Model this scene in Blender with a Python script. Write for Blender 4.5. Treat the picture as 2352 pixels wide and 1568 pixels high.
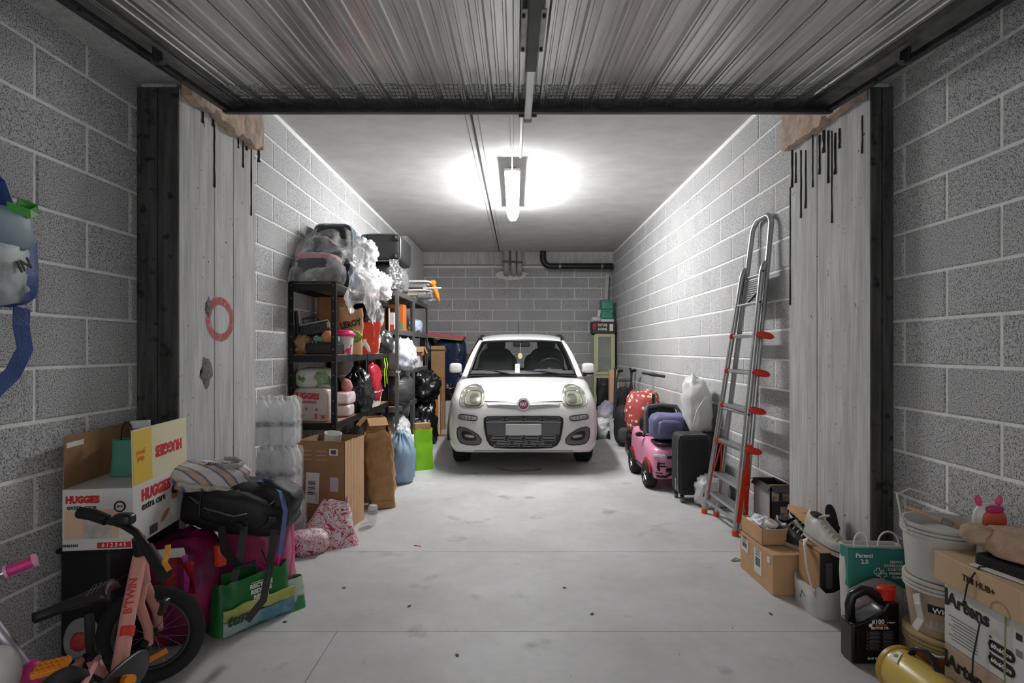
import bpy, bmesh, math, random
from mathutils import Vector, Matrix, Euler, noise
from mathutils.bvhtree import BVHTree
PI = math.pi
SC = bpy.context.scene
for o in list(bpy.data.objects): bpy.data.objects.remove(o)
COL = SC.collection
random.seed(7)
# ------------------------------------------------------------- camera, world, exposure
FPX, CX, CY, CH = 1265.0, 1183.0, 803.0, 1.268      # focal length in px, vanishing point, camera height
cam_d = bpy.data.cameras.new('camera'); cam = bpy.data.objects.new('camera', cam_d); COL.objects.link(cam)
cam.location = (0, 0, CH); cam.rotation_euler = (PI/2, 0, 0)
cam_d.sensor_width = 36; cam_d.lens = FPX/2352*36
cam_d.shift_x = -(CX-1176)/2352; cam_d.shift_y = (CY-784)/2352
cam_d.clip_start = .05
SC.camera = cam
W = bpy.data.worlds.new('world'); SC.world = W; W.use_nodes = True
W.node_tree.nodes['Background'].inputs[0].default_value = (1, 1, 1, 1)
W.node_tree.nodes['Background'].inputs[1].default_value = .38
LAMP_EMISSION = 50.0
SC.view_settings.view_transform = 'Standard'; SC.view_settings.look = 'None'
SC.view_settings.exposure = 1.52; SC.view_settings.gamma = 1; SC.view_settings.use_curve_mapping = False
# ------------------------------------------------------------- helpers
def px(x, y, Y): return Vector(((x-CX)*Y/FPX, Y, CH-(y-CY)*Y/FPX))       # photo pixel at a given depth
def gr(x, y): return px(x, y, FPX*CH/(y-CY))                              # photo pixel on the floor
def lin(c):
    c /= 255
    return c/12.92 if c <= .04045 else ((c+.055)/1.055)**2.4
def rgb(h):
    h = h.lstrip('#')
    return (lin(int(h[0:2],16)), lin(int(h[2:4],16)), lin(int(h[4:6],16)), 1)
MATS = {}
def nd(t, typ, **kw):
    n = t.nodes.new(typ)
    for k, v in kw.items():
        if k[0] == '_': setattr(n, k[1:], v)
        else: n.inputs[k.replace('_', ' ')].default_value = v
    return n
def mat(name, col='#888888', rough=.5, metal=0, var=0, vs=6, bump=0, bs=40, coat=0, stretch=None, col2=None, world=False, spec=None, lo=.35, hi=.65, detail=4):
    """procedural material: base colour with noise variation towards col2, noise bump"""
    if name in MATS: return MATS[name]
    m = bpy.data.materials.new(name); m.use_nodes = True; MATS[name] = m
    t = m.node_tree; b = t.nodes['Principled BSDF']
    b.inputs['Base Color'].default_value = rgb(col); b.inputs['Roughness'].default_value = rough; b.inputs['Metallic'].default_value = metal
    if coat: b.inputs['Coat Weight'].default_value = coat
    if spec is not None: b.inputs['Specular IOR Level'].default_value = spec
    if var or bump:
        if world:
            tc = nd(t, 'ShaderNodeNewGeometry'); out = tc.outputs['Position']
        else:
            tc = nd(t, 'ShaderNodeTexCoord'); out = tc.outputs['Object']
        if stretch:
            mp = nd(t, 'ShaderNodeMapping'); mp.inputs['Scale'].default_value = stretch
            t.links.new(out, mp.inputs[0]); out = mp.outputs[0]
    if var:
        n = nd(t, 'ShaderNodeTexNoise', Scale=vs, Detail=detail); t.links.new(out, n.inputs['Vector'])
        r = nd(t, 'ShaderNodeMapRange', From_Min=lo, From_Max=hi); t.links.new(n.outputs[0], r.inputs[0])
        mx = nd(t, 'ShaderNodeMix', _data_type='RGBA')
        c = rgb(col); c2 = rgb(col2) if col2 else tuple(v*(1-var) for v in c[:3])+(1,)
        mx.inputs[6].default_value = c; mx.inputs[7].default_value = c2
        t.links.new(r.outputs[0], mx.inputs[0]); t.links.new(mx.outputs[2], b.inputs['Base Color'])
    if bump:
        n2 = nd(t, 'ShaderNodeTexNoise', Scale=bs, Detail=3.0); t.links.new(out, n2.inputs['Vector'])
        bp = nd(t, 'ShaderNodeBump', Strength=bump, Distance=.01); t.links.new(n2.outputs[0], bp.inputs['Height'])
        t.links.new(bp.outputs[0], b.inputs['Normal'])
    return m
def film(name, col='#ffffff', op=.3, rough=.15, wr=.0, ws=14):
    """thin clear plastic: part see-through, part glossy, cloudier along creases"""
    if name in MATS: return MATS[name]
    m = bpy.data.materials.new(name); m.use_nodes = True; MATS[name] = m
    t = m.node_tree; b = t.nodes['Principled BSDF']; o = t.nodes['Material Output']
    b.inputs['Base Color'].default_value = rgb(col); b.inputs['Roughness'].default_value = rough
    tr = nd(t, 'ShaderNodeBsdfTransparent'); mx = nd(t, 'ShaderNodeMixShader'); mx.inputs[0].default_value = op
    t.links.new(tr.outputs[0], mx.inputs[1]); t.links.new(b.outputs[0], mx.inputs[2]); t.links.new(mx.outputs[0], o.inputs[0])
    if wr:
        tc = nd(t, 'ShaderNodeTexCoord'); n = nd(t, 'ShaderNodeTexNoise', Scale=ws, Detail=3.0, Distortion=1.2)
        t.links.new(tc.outputs['Object'], n.inputs['Vector'])
        r = nd(t, 'ShaderNodeMapRange', From_Min=.4, From_Max=.7, To_Min=op, To_Max=min(1, op+wr)); t.links.new(n.outputs[0], r.inputs[0]); t.links.new(r.outputs[0], mx.inputs[0])
    return m
class MB:
    """collects geometry of ONE piece, then links it as one mesh object"""
    def __init__(s): s.v = []; s.f = []
    def add(s, vs, fs, M=None):
        k = len(s.v)
        s.v += [tuple(M @ Vector(p)) if M else tuple(p) for p in vs]
        s.f += [tuple(i+k for i in f) for f in fs]; return s
    def box(s, c, d, M=None, bev=0.0):
        x, y, z = [q/2 for q in d]
        if bev <= 0:
            vs = [(a*x, b*y, e*z) for a in (-1,1) for b in (-1,1) for e in (-1,1)]
            fs = [(0,1,3,2),(4,6,7,5),(0,4,5,1),(2,3,7,6),(0,2,6,4),(1,5,7,3)]
        else:
            w = min(bev, x*.95, y*.95, z*.95); bm = bmesh.new(); bmesh.ops.create_cube(bm, size=1)
            for v in bm.verts: v.co = Vector((v.co.x*2*x, v.co.y*2*y, v.co.z*2*z))
            bmesh.ops.bevel(bm, geom=bm.edges[:], offset=w, segments=2, affect='EDGES', profile=.5)
            bm.verts.index_update(); vs = [v.co.copy() for v in bm.verts]; fs = [tuple(v.index for v in f.verts) for f in bm.faces]; bm.free()
        T = Matrix.Translation(Vector(c)) @ (M.to_4x4() if M else Matrix.Identity(4))
        return s.add(vs, fs, T)
    def tube(s, pts, r, n=8, closed=False, caps=True, sx=1.0):
        pts = [Vector(p) for p in pts]; m = len(pts)
        rs = r if isinstance(r, (list, tuple)) else [r]*m
        k = len(s.v); up = None
        for i, p in enumerate(pts):
            a = pts[(i-1) % m] if (closed or i > 0) else p; b = pts[(i+1) % m] if (closed or i < m-1) else p
            d = (b-a).normalized() if (b-a).length > 1e-9 else Vector((0,0,1))
            if up is None:
                up = Vector((0,0,1)) if abs(d.z) < .9 else Vector((1,0,0))
            u = up - d*up.dot(d)
            u = u.normalized() if u.length > 1e-6 else d.orthogonal().normalized()
            w = d.cross(u); up = u
            for j in range(n):
                t = 2*PI*j/n; s.v.append(tuple(p + (u*math.cos(t)*sx + w*math.sin(t))*rs[i]))
        for i in range(m if closed else m-1):
            for j in range(n):
                a = k+i*n+j; b = k+i*n+(j+1) % n; e = k+((i+1) % m)*n
                s.f.append((a, b, e+(j+1) % n, e+j))
        if caps and not closed:
            s.f.append(tuple(k+j for j in reversed(range(n)))); s.f.append(tuple(k+(m-1)*n+j for j in range(n)))
        return s
    def lathe(s, prof, n=20, M=None, caps=True):
        vs = []; fs = []
        for (r, z) in prof:
            for j in range(n): vs.append((r*math.cos(2*PI*j/n), r*math.sin(2*PI*j/n), z))
        for i in range(len(prof)-1):
            for j in range(n): fs.append((i*n+j, i*n+(j+1) % n, (i+1)*n+(j+1) % n, (i+1)*n+j))
        if caps:
            if prof[0][0] > 1e-4: fs.append(tuple(reversed(range(n))))
            if prof[-1][0] > 1e-4: fs.append(tuple((len(prof)-1)*n+j for j in range(n)))
        return s.add(vs, fs, M)
    def grid(s, fn, nu, nv, M=None, cu=False):
        vs = [fn(i/(nu if cu else nu-1), j/(nv-1)) for i in range(nu) for j in range(nv)]
        fs = [(i*nv+j, ((i+1) % nu)*nv+j, ((i+1) % nu)*nv+j+1, i*nv+j+1) for i in range(nu if cu else nu-1) for j in range(nv-1)]
        return s.add(vs, fs, M)
    def prism(s, out, h, M=None):
        """2-D outline in xy, extruded h along z"""
        n = len(out); vs = [(a, b, 0) for a, b in out]+[(a, b, h) for a, b in out]
        fs = [tuple(reversed(range(n))), tuple(range(n, 2*n))]+[(i, (i+1) % n, n+(i+1) % n, n+i) for i in range(n)]
        return s.add(vs, fs, M)
    def ribbon(s, pts, w, t=.003, side=None):
        """flat strap along a path; side = direction across"""
        pts = [Vector(p) for p in pts]; k = len(s.v); m = len(pts); sd = Vector(side) if side else Vector((1,0,0))
        for i, p in enumerate(pts):
            d = (pts[min(i+1, m-1)]-pts[max(i-1, 0)]).normalized(); a = sd - d*sd.dot(d)
            a = a.normalized() if a.length > 1e-5 else d.orthogonal().normalized()
            nn = d.cross(a)
            for (q, e) in ((-1,-1),(1,-1),(1,1),(-1,1)): s.v.append(tuple(p+a*w/2*q+nn*t/2*e))
        for i in range(m-1):
            for j in range(4):
                a = k+i*4+j; b = k+i*4+(j+1) % 4; s.f.append((a, b, b+4, a+4))
        s.f.append((k+3, k+2, k+1, k)); e = k+(m-1)*4; s.f.append((e, e+1, e+2, e+3)); return s
    def sell(s, r, e1=1.0, e2=1.0, seed=0, amp=0, freq=2.5, nu=28, nv=18, M=None, flat=None, fold=0, pinch=0, nf=11):
        """superellipsoid with crumple noise; flat = height (in -1..0 of rz) below which it is cut flat; fold = gathers to the top knot"""
        def sp(a, e): return math.copysign(abs(a)**e, a)
        rx, ry, rz = r
        def fn(u, v):
            th = 2*PI*u; ph = -PI/2+PI*v
            c = sp(math.cos(ph), e1); p = Vector((c*sp(math.cos(th), e2), c*sp(math.sin(th), e2), sp(math.sin(ph), e1)))
            k = 1.0
            if amp:
                q = p*freq+Vector((seed*3.1, seed*1.7, seed*.9))
                k += amp*noise.noise(q) + amp*.6*(abs(noise.noise(q*2.3))*2-.6) + amp*.5*(.35-abs(noise.noise(q*4.7+Vector((1.3,2.1,.4)))))+ amp*.3*(.3-abs(noise.noise(q*9.1)))
            if fold and v > .5:
                k += fold*(v-.5)*2*math.sin(nf*th+3*noise.noise(p*2+Vector((seed, 0, 0))))*.5
            if pinch and v > .6:
                w = (v-.6)/.4; p = Vector((p.x*(1-pinch*w), p.y*(1-pinch*w), p.z+pinch*.25*w*w))
            p = p*k
            if flat is not None and p.z < flat: p.z = flat
            return (p.x*rx, p.y*ry, p.z*rz)
        return s.grid(fn, nu, nv, M, cu=True)
    def sack(s, w, d, h, seed=0, tw=1.0, td=1.0, cr=.012, rows=12, n=36, ex=.35, lean=(0,0), rim=.0, cap=.75, fr=9, thick=.004):
        """standing open bag: rounded-rectangle walls with crumples and an inner wall"""
        def cs(t, e):
            c, q = math.cos(t), math.sin(t)
            return math.copysign(abs(c)**e, c), math.copysign(abs(q)**e, q)
        def wall(v, t, off):
            c, q = cs(t, ex); ww = w/2*(1+(tw-1)*v)-off; dd = d/2*(1+(td-1)*v)-off
            z = h*v + (rim*noise.noise(Vector((math.cos(t)*2+seed, math.sin(t)*2, 3)))*v**3)
            p = Vector((c*ww, q*dd, z)); g = noise.noise(Vector((p.x*fr+seed*2.3, p.y*fr, p.z*fr*.7)))+.5*noise.noise(Vector((p.x*fr*2.6, p.y*fr*2.6+seed, p.z*fr*2)))
            k = cr*(.25+.75*min(1, v*2.5)); dr = Vector((c, q, 0))
            if dr.length > 0: dr.normalize()
            p += dr*g*k + Vector((lean[0]*v*v, lean[1]*v*v, 0)); return tuple(p)
        vs = []; fs = []; R = []
        seq = [(i/(rows-1), 0) for i in range(rows)] + [(1-(1-cap)*i/4, thick) for i in range(0, 5)]
        for (v, off) in seq:
            for j in range(n): vs.append(wall(v, 2*PI*j/n, off))
        m = len(seq)
        for i in range(m-1):
            for j in range(n): fs.append((i*n+j, i*n+(j+1) % n, (i+1)*n+(j+1) % n, (i+1)*n+j))
        fs.append(tuple(reversed(range(n)))); fs.append(tuple((m-1)*n+j for j in range(n)))
        return s.add(vs, fs)
    def build(s, name, m, parent=None, smooth=False, loc=None, rot=None):
        me = bpy.data.meshes.new(name); me.from_pydata(s.v, [], s.f); me.validate(); me.update()
        if m: me.materials.append(m)
        if smooth:
            me.polygons.foreach_set('use_smooth', [True]*len(me.polygons))
            if smooth != 'all':
                try: me.set_sharp_from_angle(angle=math.radians(42))
                except Exception: pass
        o = bpy.data.objects.new(name, me); COL.objects.link(o)
        if parent: o.parent = parent
        if loc is not None: o.location = loc
        if rot is not None: o.rotation_euler = rot
        return o
def tag(o, label, cat, group=None):
    o['label'] = label; o['category'] = cat
    if group: o['group'] = group
    return o
def thing(name, label, cat, loc=(0,0,0), rz=0, group=None, rot=None):
    o = bpy.data.objects.new(name, None); COL.objects.link(o); o.empty_display_size = .05
    o.location = loc; o.rotation_euler = rot if rot else (0, 0, rz)
    return tag(o, label, cat, group)
def struct(o): o['kind'] = 'structure'; return o
def B(name, c, d, m, parent=None, rot=None, bev=0.0, smooth=False):
    """one box piece, its origin at its centre"""
    b = MB(); b.box((0,0,0), d, None, bev)
    return b.build(name, m, parent, smooth, c, rot)
def copy_tree(o, parent=None):
    c = o.copy(); COL.objects.link(c); c.parent = parent
    for ch in list(o.children): copy_tree(ch, c)
    return c
DG = None
def text(name, body, size, m, parent, loc, rot, bold=0.0, ext=.0006, align='CENTER', sx=1.0, shear=0):
    """flat lettering as a mesh part; local x right, y up, z out of the surface"""
    cu = bpy.data.curves.new(name, 'FONT'); cu.body = body; cu.size = size; cu.extrude = ext; cu.offset = bold; cu.align_x = align; cu.align_y = 'CENTER'; cu.resolution_u = 2; cu.shear = shear
    o = bpy.data.objects.new(name, cu); COL.objects.link(o)
    bpy.context.view_layer.update()
    me = bpy.data.meshes.new_from_object(o.evaluated_get(bpy.context.evaluated_depsgraph_get()))
    bpy.data.objects.remove(o); bpy.data.curves.remove(cu)
    me.materials.clear(); me.materials.append(m); me.name = name
    o = bpy.data.objects.new(name, me); COL.objects.link(o); o.parent = parent
    o.location = loc; o.rotation_euler = rot; o.scale = (sx, 1, 1); return o
FRONT = (PI/2, 0, 0)            # lettering on a face that looks to -y
LEFT = (PI/2, 0, -PI/2)         # lettering on a face that looks to -x
RIGHT = (PI/2, 0, PI/2)         # lettering on a face that looks to +x
def R3(rx=0, ry=0, rz=0): return Euler((rx, ry, rz)).to_matrix()
def arc(c, r, a0, a1, n=10, plane='xz'):
    out = []
    for i in range(n+1):
        a = a0+(a1-a0)*i/n; p, q = r*math.cos(a), r*math.sin(a)
        out.append((c[0]+p, c[1], c[2]+q) if plane == 'xz' else (c[0]+p, c[1]+q, c[2]) if plane == 'xy' else (c[0], c[1]+p, c[2]+q))
    return out
def rrect(w, h, r, n=5):
    o = []
    for (sx, sy, a) in ((1,1,0),(-1,1,PI/2),(-1,-1,PI),(1,-1,3*PI/2)):
        for i in range(n+1):
            t = a+PI/2*i/n; o.append((sx*(w/2-r)+r*math.cos(t), sy*(h/2-r)+r*math.sin(t)))
    return o
# ------------------------------------------------------------- common materials
BLACKP = mat('black_plastic', '#141414', .38)
BLACKM = mat('black_rubber', '#101010', .7)
WHITEP = mat('white_plastic', '#d8d8d6', .4)
GREYM = mat('grey_metal', '#8f9090', .35, .8, var=.3, vs=20)
DARKM = mat('dark_metal', '#3a3a3b', .4, .7)
CARD = mat('cardboard', '#b28a60', .85, var=.14, vs=9, bump=.12, bs=60)
CARDD = mat('dark_cardboard', '#9a7450', .85, var=.18, vs=9, bump=.12, bs=60)
CARDL = mat('light_cardboard', '#c99f78', .85, var=.1, vs=9)
KRAFT = mat('kraft_paper', '#b48a5e', .8, var=.22, vs=12, bump=.25, bs=22)
PRINTK = mat('black_print', '#1a1a1a', .7)
PRINTW = mat('white_print', '#e6e4de', .7)
PRINTR = mat('red_print', '#c8232a', .7)
PAPERW = mat('white_paper', '#dcdad6', .8, var=.08, vs=20)
REDP = mat('red_plastic', '#d5311c', .4)
ORANGEP = mat('orange_plastic', '#e88a1e', .45)
BLACKBAG = mat('black_bag_film', '#17181a', .28, bump=.55, bs=22, spec=.6)
WHITEBAG = mat('white_bag_film', '#d5d5d6', .42, var=.12, vs=8, bump=.4, bs=24)
# ============================================================= SETTING
def speckle(name, base, dark, sc=260, lo=.42, hi=.6, bump=.5, var=.12, rnd=.1):
    m = bpy.data.materials.new(name); m.use_nodes = True; MATS[name] = m; t = m.node_tree; b = t.nodes['Principled BSDF']
    b.inputs['Roughness'].default_value = .92; b.inputs['Specular IOR Level'].default_value = .2
    g = nd(t, 'ShaderNodeNewGeometry'); n = nd(t, 'ShaderNodeTexNoise', Scale=sc, Detail=3.0); t.links.new(g.outputs['Position'], n.inputs['Vector'])
    r = nd(t, 'ShaderNodeMapRange', From_Min=lo, From_Max=hi); t.links.new(n.outputs[0], r.inputs[0])
    mx = nd(t, 'ShaderNodeMix', _data_type='RGBA'); mx.inputs[6].default_value = rgb(dark); mx.inputs[7].default_value = rgb(base); t.links.new(r.outputs[0], mx.inputs[0])
    n2 = nd(t, 'ShaderNodeTexNoise', Scale=3.0, Detail=4.0); t.links.new(g.outputs['Position'], n2.inputs['Vector'])
    oi = nd(t, 'ShaderNodeObjectInfo')
    r2 = nd(t, 'ShaderNodeMapRange', From_Min=.3, From_Max=.7, To_Min=1-var, To_Max=1+var*.3); t.links.new(n2.outputs[0], r2.inputs[0])
    r3 = nd(t, 'ShaderNodeMapRange', To_Min=1-rnd, To_Max=1.0); t.links.new(oi.outputs['Random'], r3.inputs[0])
    mu = nd(t, 'ShaderNodeMath', _operation='MULTIPLY'); t.links.new(r2.outputs[0], mu.inputs[0]); t.links.new(r3.outputs[0], mu.inputs[1])
    mm = nd(t, 'ShaderNodeVectorMath', _operation='SCALE'); t.links.new(mx.outputs[2], mm.inputs[0]); t.links.new(mu.outputs[0], mm.inputs['Scale'])
    t.links.new(mm.outputs[0], b.inputs['Base Color'])
    bp = nd(t, 'ShaderNodeBump', Strength=bump, Distance=.004); t.links.new(n.outputs[0], bp.inputs['Height']); t.links.new(bp.outputs[0], b.inputs['Normal'])
    return m
BLOCK = speckle('concrete_block', '#c9c9c9', '#626262', sc=200, lo=.35, hi=.54, rnd=.05, var=.08)
MORTAR = mat('mortar', '#ebebea', .95, var=.1, vs=30, bump=.5, bs=60, world=True)
def concrete(name, base, dark, stretch, vs=5, bump=.4, rough=.85, spot=None, fine=None, speck=None):
    m = bpy.data.materials.new(name); m.use_nodes = True; MATS[name] = m; t = m.node_tree; b = t.nodes['Principled BSDF']
    b.inputs['Roughness'].default_value = rough
    g = nd(t, 'ShaderNodeNewGeometry'); mp = nd(t, 'ShaderNodeMapping'); mp.inputs['Scale'].default_value = stretch; t.links.new(g.outputs['Position'], mp.inputs[0])
    n = nd(t, 'ShaderNodeTexNoise', Scale=vs, Detail=7.0, Roughness=.62); t.links.new(mp.outputs[0], n.inputs['Vector'])
    r = nd(t, 'ShaderNodeMapRange', From_Min=.36, From_Max=.62); t.links.new(n.outputs[0], r.inputs[0])
    mx = nd(t, 'ShaderNodeMix', _data_type='RGBA'); mx.inputs[6].default_value = rgb(dark); mx.inputs[7].default_value = rgb(base); t.links.new(r.outputs[0], mx.inputs[0])
    out = mx.outputs[2]
    if spot:
        n3 = nd(t, 'ShaderNodeTexNoise', Scale=spot[1], Detail=5.0); t.links.new(g.outputs['Position'], n3.inputs['Vector'])
        r3 = nd(t, 'ShaderNodeMapRange', From_Min=spot[2], From_Max=spot[2]+.1); t.links.new(n3.outputs[0], r3.inputs[0])
        m3 = nd(t, 'ShaderNodeMix', _data_type='RGBA'); m3.inputs[7].default_value = rgb(spot[0]); t.links.new(r3.outputs[0], m3.inputs[0]); t.links.new(out, m3.inputs[6]); out = m3.outputs[2]
    if fine:
        mp2 = nd(t, 'ShaderNodeMapping'); mp2.inputs['Scale'].default_value = fine[0]; t.links.new(g.outputs['Position'], mp2.inputs[0])
        n4 = nd(t, 'ShaderNodeTexNoise', Scale=fine[1], Detail=6.0, Roughness=.7); t.links.new(mp2.outputs[0], n4.inputs['Vector'])
        r4 = nd(t, 'ShaderNodeMapRange', From_Min=.3, From_Max=.7, To_Min=1-fine[2], To_Max=1+fine[2]*.4); t.links.new(n4.outputs[0], r4.inputs[0])
        v4 = nd(t, 'ShaderNodeVectorMath', _operation='SCALE'); t.links.new(out, v4.inputs[0]); t.links.new(r4.outputs[0], v4.inputs['Scale']); out = v4.outputs[0]
    if speck:
        n5 = nd(t, 'ShaderNodeTexNoise', Scale=speck[1], Detail=2.0); t.links.new(g.outputs['Position'], n5.inputs['Vector'])
        r5 = nd(t, 'ShaderNodeMapRange', From_Min=speck[2], From_Max=speck[2]+.03); t.links.new(n5.outputs[0], r5.inputs[0])
        m5 = nd(t, 'ShaderNodeMix', _data_type='RGBA'); m5.inputs[7].default_value = rgb(speck[0]); t.links.new(r5.outputs[0], m5.inputs[0]); t.links.new(out, m5.inputs[6]); out = m5.outputs[2]
    t.links.new(out, b.inputs['Base Color'])
    bp = nd(t, 'ShaderNodeBump', Strength=bump, Distance=.006); t.links.new(n.outputs[0], bp.inputs['Height']); t.links.new(bp.outputs[0], b.inputs['Normal'])
    return m
PILLAR = concrete('board_marked_concrete', '#c8c8c7', '#b0b0af', (4, 4, .5), 4, .12, spot=('#6c6b69', 22, .68), fine=((30, 30, .9), 3.0, .3), speck=('#3a3937', 45, .72))
PILLARD = concrete('tarred_concrete', '#4f4e4d', '#333231', (7, 7, .6), 5, .3, spot=('#1f1e1d', 20, .6))
CEIL = concrete('ceiling_concrete', '#c9c9c8', '#bdbdbc', (1, 1.5, 1), 3, .06, fine=((1, 4, 1), 9.0, .06))
FLOORM = concrete('floor_concrete', '#c4c4c4', '#b2b2b1', (1, 1, 1), 1.6, .05, rough=.55, spot=('#979694', 3.3, .62), fine=((1, 1, 1), 14.0, .07), speck=('#4a4947', 40, .755))
ROUGHM = mat('rough_beige_fill', '#c9b09a', .95, var=.35, vs=14, bump=1.0, bs=26, world=True, col2='#a3968a')
YF = 10.12                                     # back wall
WX = 1.78
Z_TOP = 3.03; Z_LOW = 2.53; Y_LINTEL = 2.70
# floor: slabs with joints
fl = MB(); fl.box((0, 4, -.06), (3.7, 12.5, .08)); floor = struct(fl.build('floor', mat('floor_joint', '#5c5b58', .95)))
for (x0, x1, y0, y1) in ((-1.85, -.803, -2.2, 2.478), (-.8, 1.85, -2.2, 2.478), (-1.85, 1.85, 2.482, 3.458), (-1.85, 1.85, 3.462, YF+.1)):
    B('slab', ((x0+x1)/2, (y0+y1)/2, -.012), (x1-x0, y1-y0, .024), FLOORM, floor)
# block walls
def block_mesh(w, h):
    t, e = .012, .006; b = MB()
    o = [(-w/2, -h/2), (w/2, -h/2), (w/2, h/2), (-w/2, h/2)]; i = [(a*(1-2*e/w), c*(1-2*e/h)) for a, c in o]
    b.add([(a, 0, c) for a, c in o]+[(a, -(t-.004), c) for a, c in o]+[(a, -t, c) for a, c in i],
          [(0,1,5,4),(1,2,6,5),(2,3,7,6),(3,0,4,7),(4,5,9,8),(5,6,10,9),(6,7,11,10),(7,4,8,11),(8,9,10,11)])
    me = bpy.data.meshes.new('block'); me.from_pydata(b.v, [], b.f); me.materials.append(BLOCK); return me
BM = {}
def lay(wall, place, rz, a0, a1, rows, phase, skip=None, jy=.012):
    """courses of blocks; a runs along the wall, phase(k) = position of a vertical joint in course k"""
    for k in rows:
        z0 = k*.2; h = min(.2, Z_TOP-z0)
        if h < .05: continue
        p = phase(k); a = a0
        ends = [a0]; n = math.ceil((a0-p)/.5+1e-6); q = p+n*.5
        while q < a1-.02:
            if q-a0 > .02: ends.append(q)
            q += .5
        ends.append(a1)
        for i in range(len(ends)-1):
            b0, b1 = ends[i], ends[i+1]; w = round(b1-b0-jy, 3); hh = round(h-jy, 3)
            if w < .03 or (skip and skip(k, (b0+b1)/2)): continue
            if (w, hh) not in BM: BM[(w, hh)] = block_mesh(w, hh)
            o = bpy.data.objects.new('block', BM[(w, hh)]); COL.objects.link(o); o.parent = wall
            off = random.uniform(-.0012, .0012)
            o.location = place((b0+b1)/2, z0+h/2, off); o.rotation_euler = (0, 0, rz)
def wallbox(name, c, d): b = MB(); b.box(c, d); return struct(b.build(name, MORTAR))
wl = wallbox('wall_left', (-WX-.10, 4.1, 1.52), (.2, 12.3, 3.06))
wr = wallbox('wall_right', (WX+.10, 4.1, 1.52), (.2, 12.3, 3.06))
wb = wallbox('wall_back', (0, YF+.1, 1.52), (4.0, .2, 3.06))
skf = lambda k, a: k >= 13 and a < Y_LINTEL
# faces: block front stands 8 mm proud of the mortar bed
lay(wl, lambda a, z, o: (-WX-.008+o, a, z), PI/2, 1.04, YF, range(0, 16), lambda k: 2.04 if k % 2 else 2.29, skf)
lay(wr, lambda a, z, o: (WX+.008+o, a, z), -PI/2, 1.04, YF, range(0, 16), lambda k: 2.27 if k % 2 else 2.015, skf)
lay(wb, lambda a, z, o: (a, YF+.008+o, z), 0, -WX, WX, range(0, 14), lambda k: .09 if k % 2 else .35)
# ceilings and lintel
b = MB(); b.box((0, (Y_LINTEL+YF)/2+.1, Z_TOP+.06), (3.9, YF-Y_LINTEL+.4, .12)); ceil = struct(b.build('ceiling', CEIL))
B('expansion_joint', (-.305, 6.9, Z_TOP-.002), (.014, 5.9, .008), mat('joint_black', '#1c1b1a', .9), ceil, rot=(0, 0, -.008))
for dx in (.045, -.05): B('formwork_seam', (-.305+dx, 6.4, Z_TOP-.001), (.004, 6.6, .004), mat('seam_grey', '#8d8c89', .9), ceil, rot=(0, 0, -.008))
b = MB(); b.box((0, (Y_LINTEL-1.6)/2, Z_LOW+.31), (3.96, Y_LINTEL+1.6, .62)); cf = struct(b.build('ceiling_front', PILLAR))
# back beam and the concrete pier behind the shelves
b = MB(); b.box((0, YF-.09, 2.92), (3.56, .18, .22)); struct(b.build('trim_1', PILLAR))
B('mortar_bed', (0, YF-.012, 2.79), (3.5, .012, .05), MORTAR, bpy.data.objects['trim_1'])
b = MB(); b.box((-WX+.065, 9.2, 1.51), (.13, 1.5, 3.02)); pb = struct(b.build('pier_left', PILLAR))
for i in range(7): B('board_mark', (-WX+.131, 8.56+i*.21, 1.51), (.008, .2, 3.0), PILLAR, pb)
# the two gate pillars
Y1, Y2 = 2.587, 3.355
def pillar(name, s, xin, seams, top):
    b = MB(); b.box((s*(WX+xin+.006)/2, (Y1+Y2)/2+.004, top/2), (WX-xin-.006, Y2-Y1-.012, top)); p = struct(b.build(name, PILLAR))
    e = [Y1]+seams+[Y2]
    for i in range(len(e)-1):
        B('board_mark', (s*(xin+.006), (e[i]+e[i+1])/2, top/2), (.02, e[i+1]-e[i]-.007, top), PILLAR, p, bev=.003)
    xs = [xin-.005+i*(WX-xin)/2 for i in range(3)]
    for i in range(2):
        B('board_mark', (s*(xs[i]+xs[i+1])/2, Y1+.002, top/2), (xs[i+1]-xs[i]-.005, .016, top), PILLARD, p, bev=.003)
    # rough fill between the pillar head and the ceiling, ragged lower edge
    f = MB()
    def fn(u, v):
        y = Y1+.02+(Y2-Y1-.03)*u; z = top-.05+(Z_TOP-top+.05)*v
        if v == 0: z += .05*noise.noise(Vector((y*14, 2, s)))+.02
        return (s*(xin-.004-.014*abs(noise.noise(Vector((y*9, z*9, s))))), y, z)
    f.grid(fn, 26, 12); o = f.build('rough_fill', ROUGHM, p)
    md = o.modifiers.new('thick', 'SOLIDIFY'); md.thickness = .05*(-1 if s < 0 else 1)
    B('head', (s*(WX+xin)/2+s*.02, (Y1+Y2)/2+.01, (top+Z_TOP)/2), (WX-xin-.01, Y2-Y1-.04, Z_TOP-top), PILLAR, p)
    return p
pl = pillar('pillar_left', -1, 1.583, [2.893, 3.09], 2.50)
pr = pillar('pillar_right', 1, 1.673, [3.045], 2.50)
TAR = mat('tar_drip', '#191816', .6)
def drips(p, s, xin, lst):
    for (x, y0, y1, w) in lst:
        Y = FPX*xin/abs(x-CX); k = Y/FPX
        z0 = CH-(y0-CY)*k; z1 = CH-(y1-CY)*k; b = MB(); n = 7
        pts = [(s*(xin-.006), Y+.004*noise.noise(Vector((i*.9, x, 0))), z0+(z1-z0)*i/(n-1)) for i in range(n)]
        b.tube(pts, [w*(.6+.8*abs(noise.noise(Vector((i*1.3, x*.3, 1))))) for i in range(n-1)]+[w*1.2], 6); b.build('tar_drip', TAR, p, True)
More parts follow.
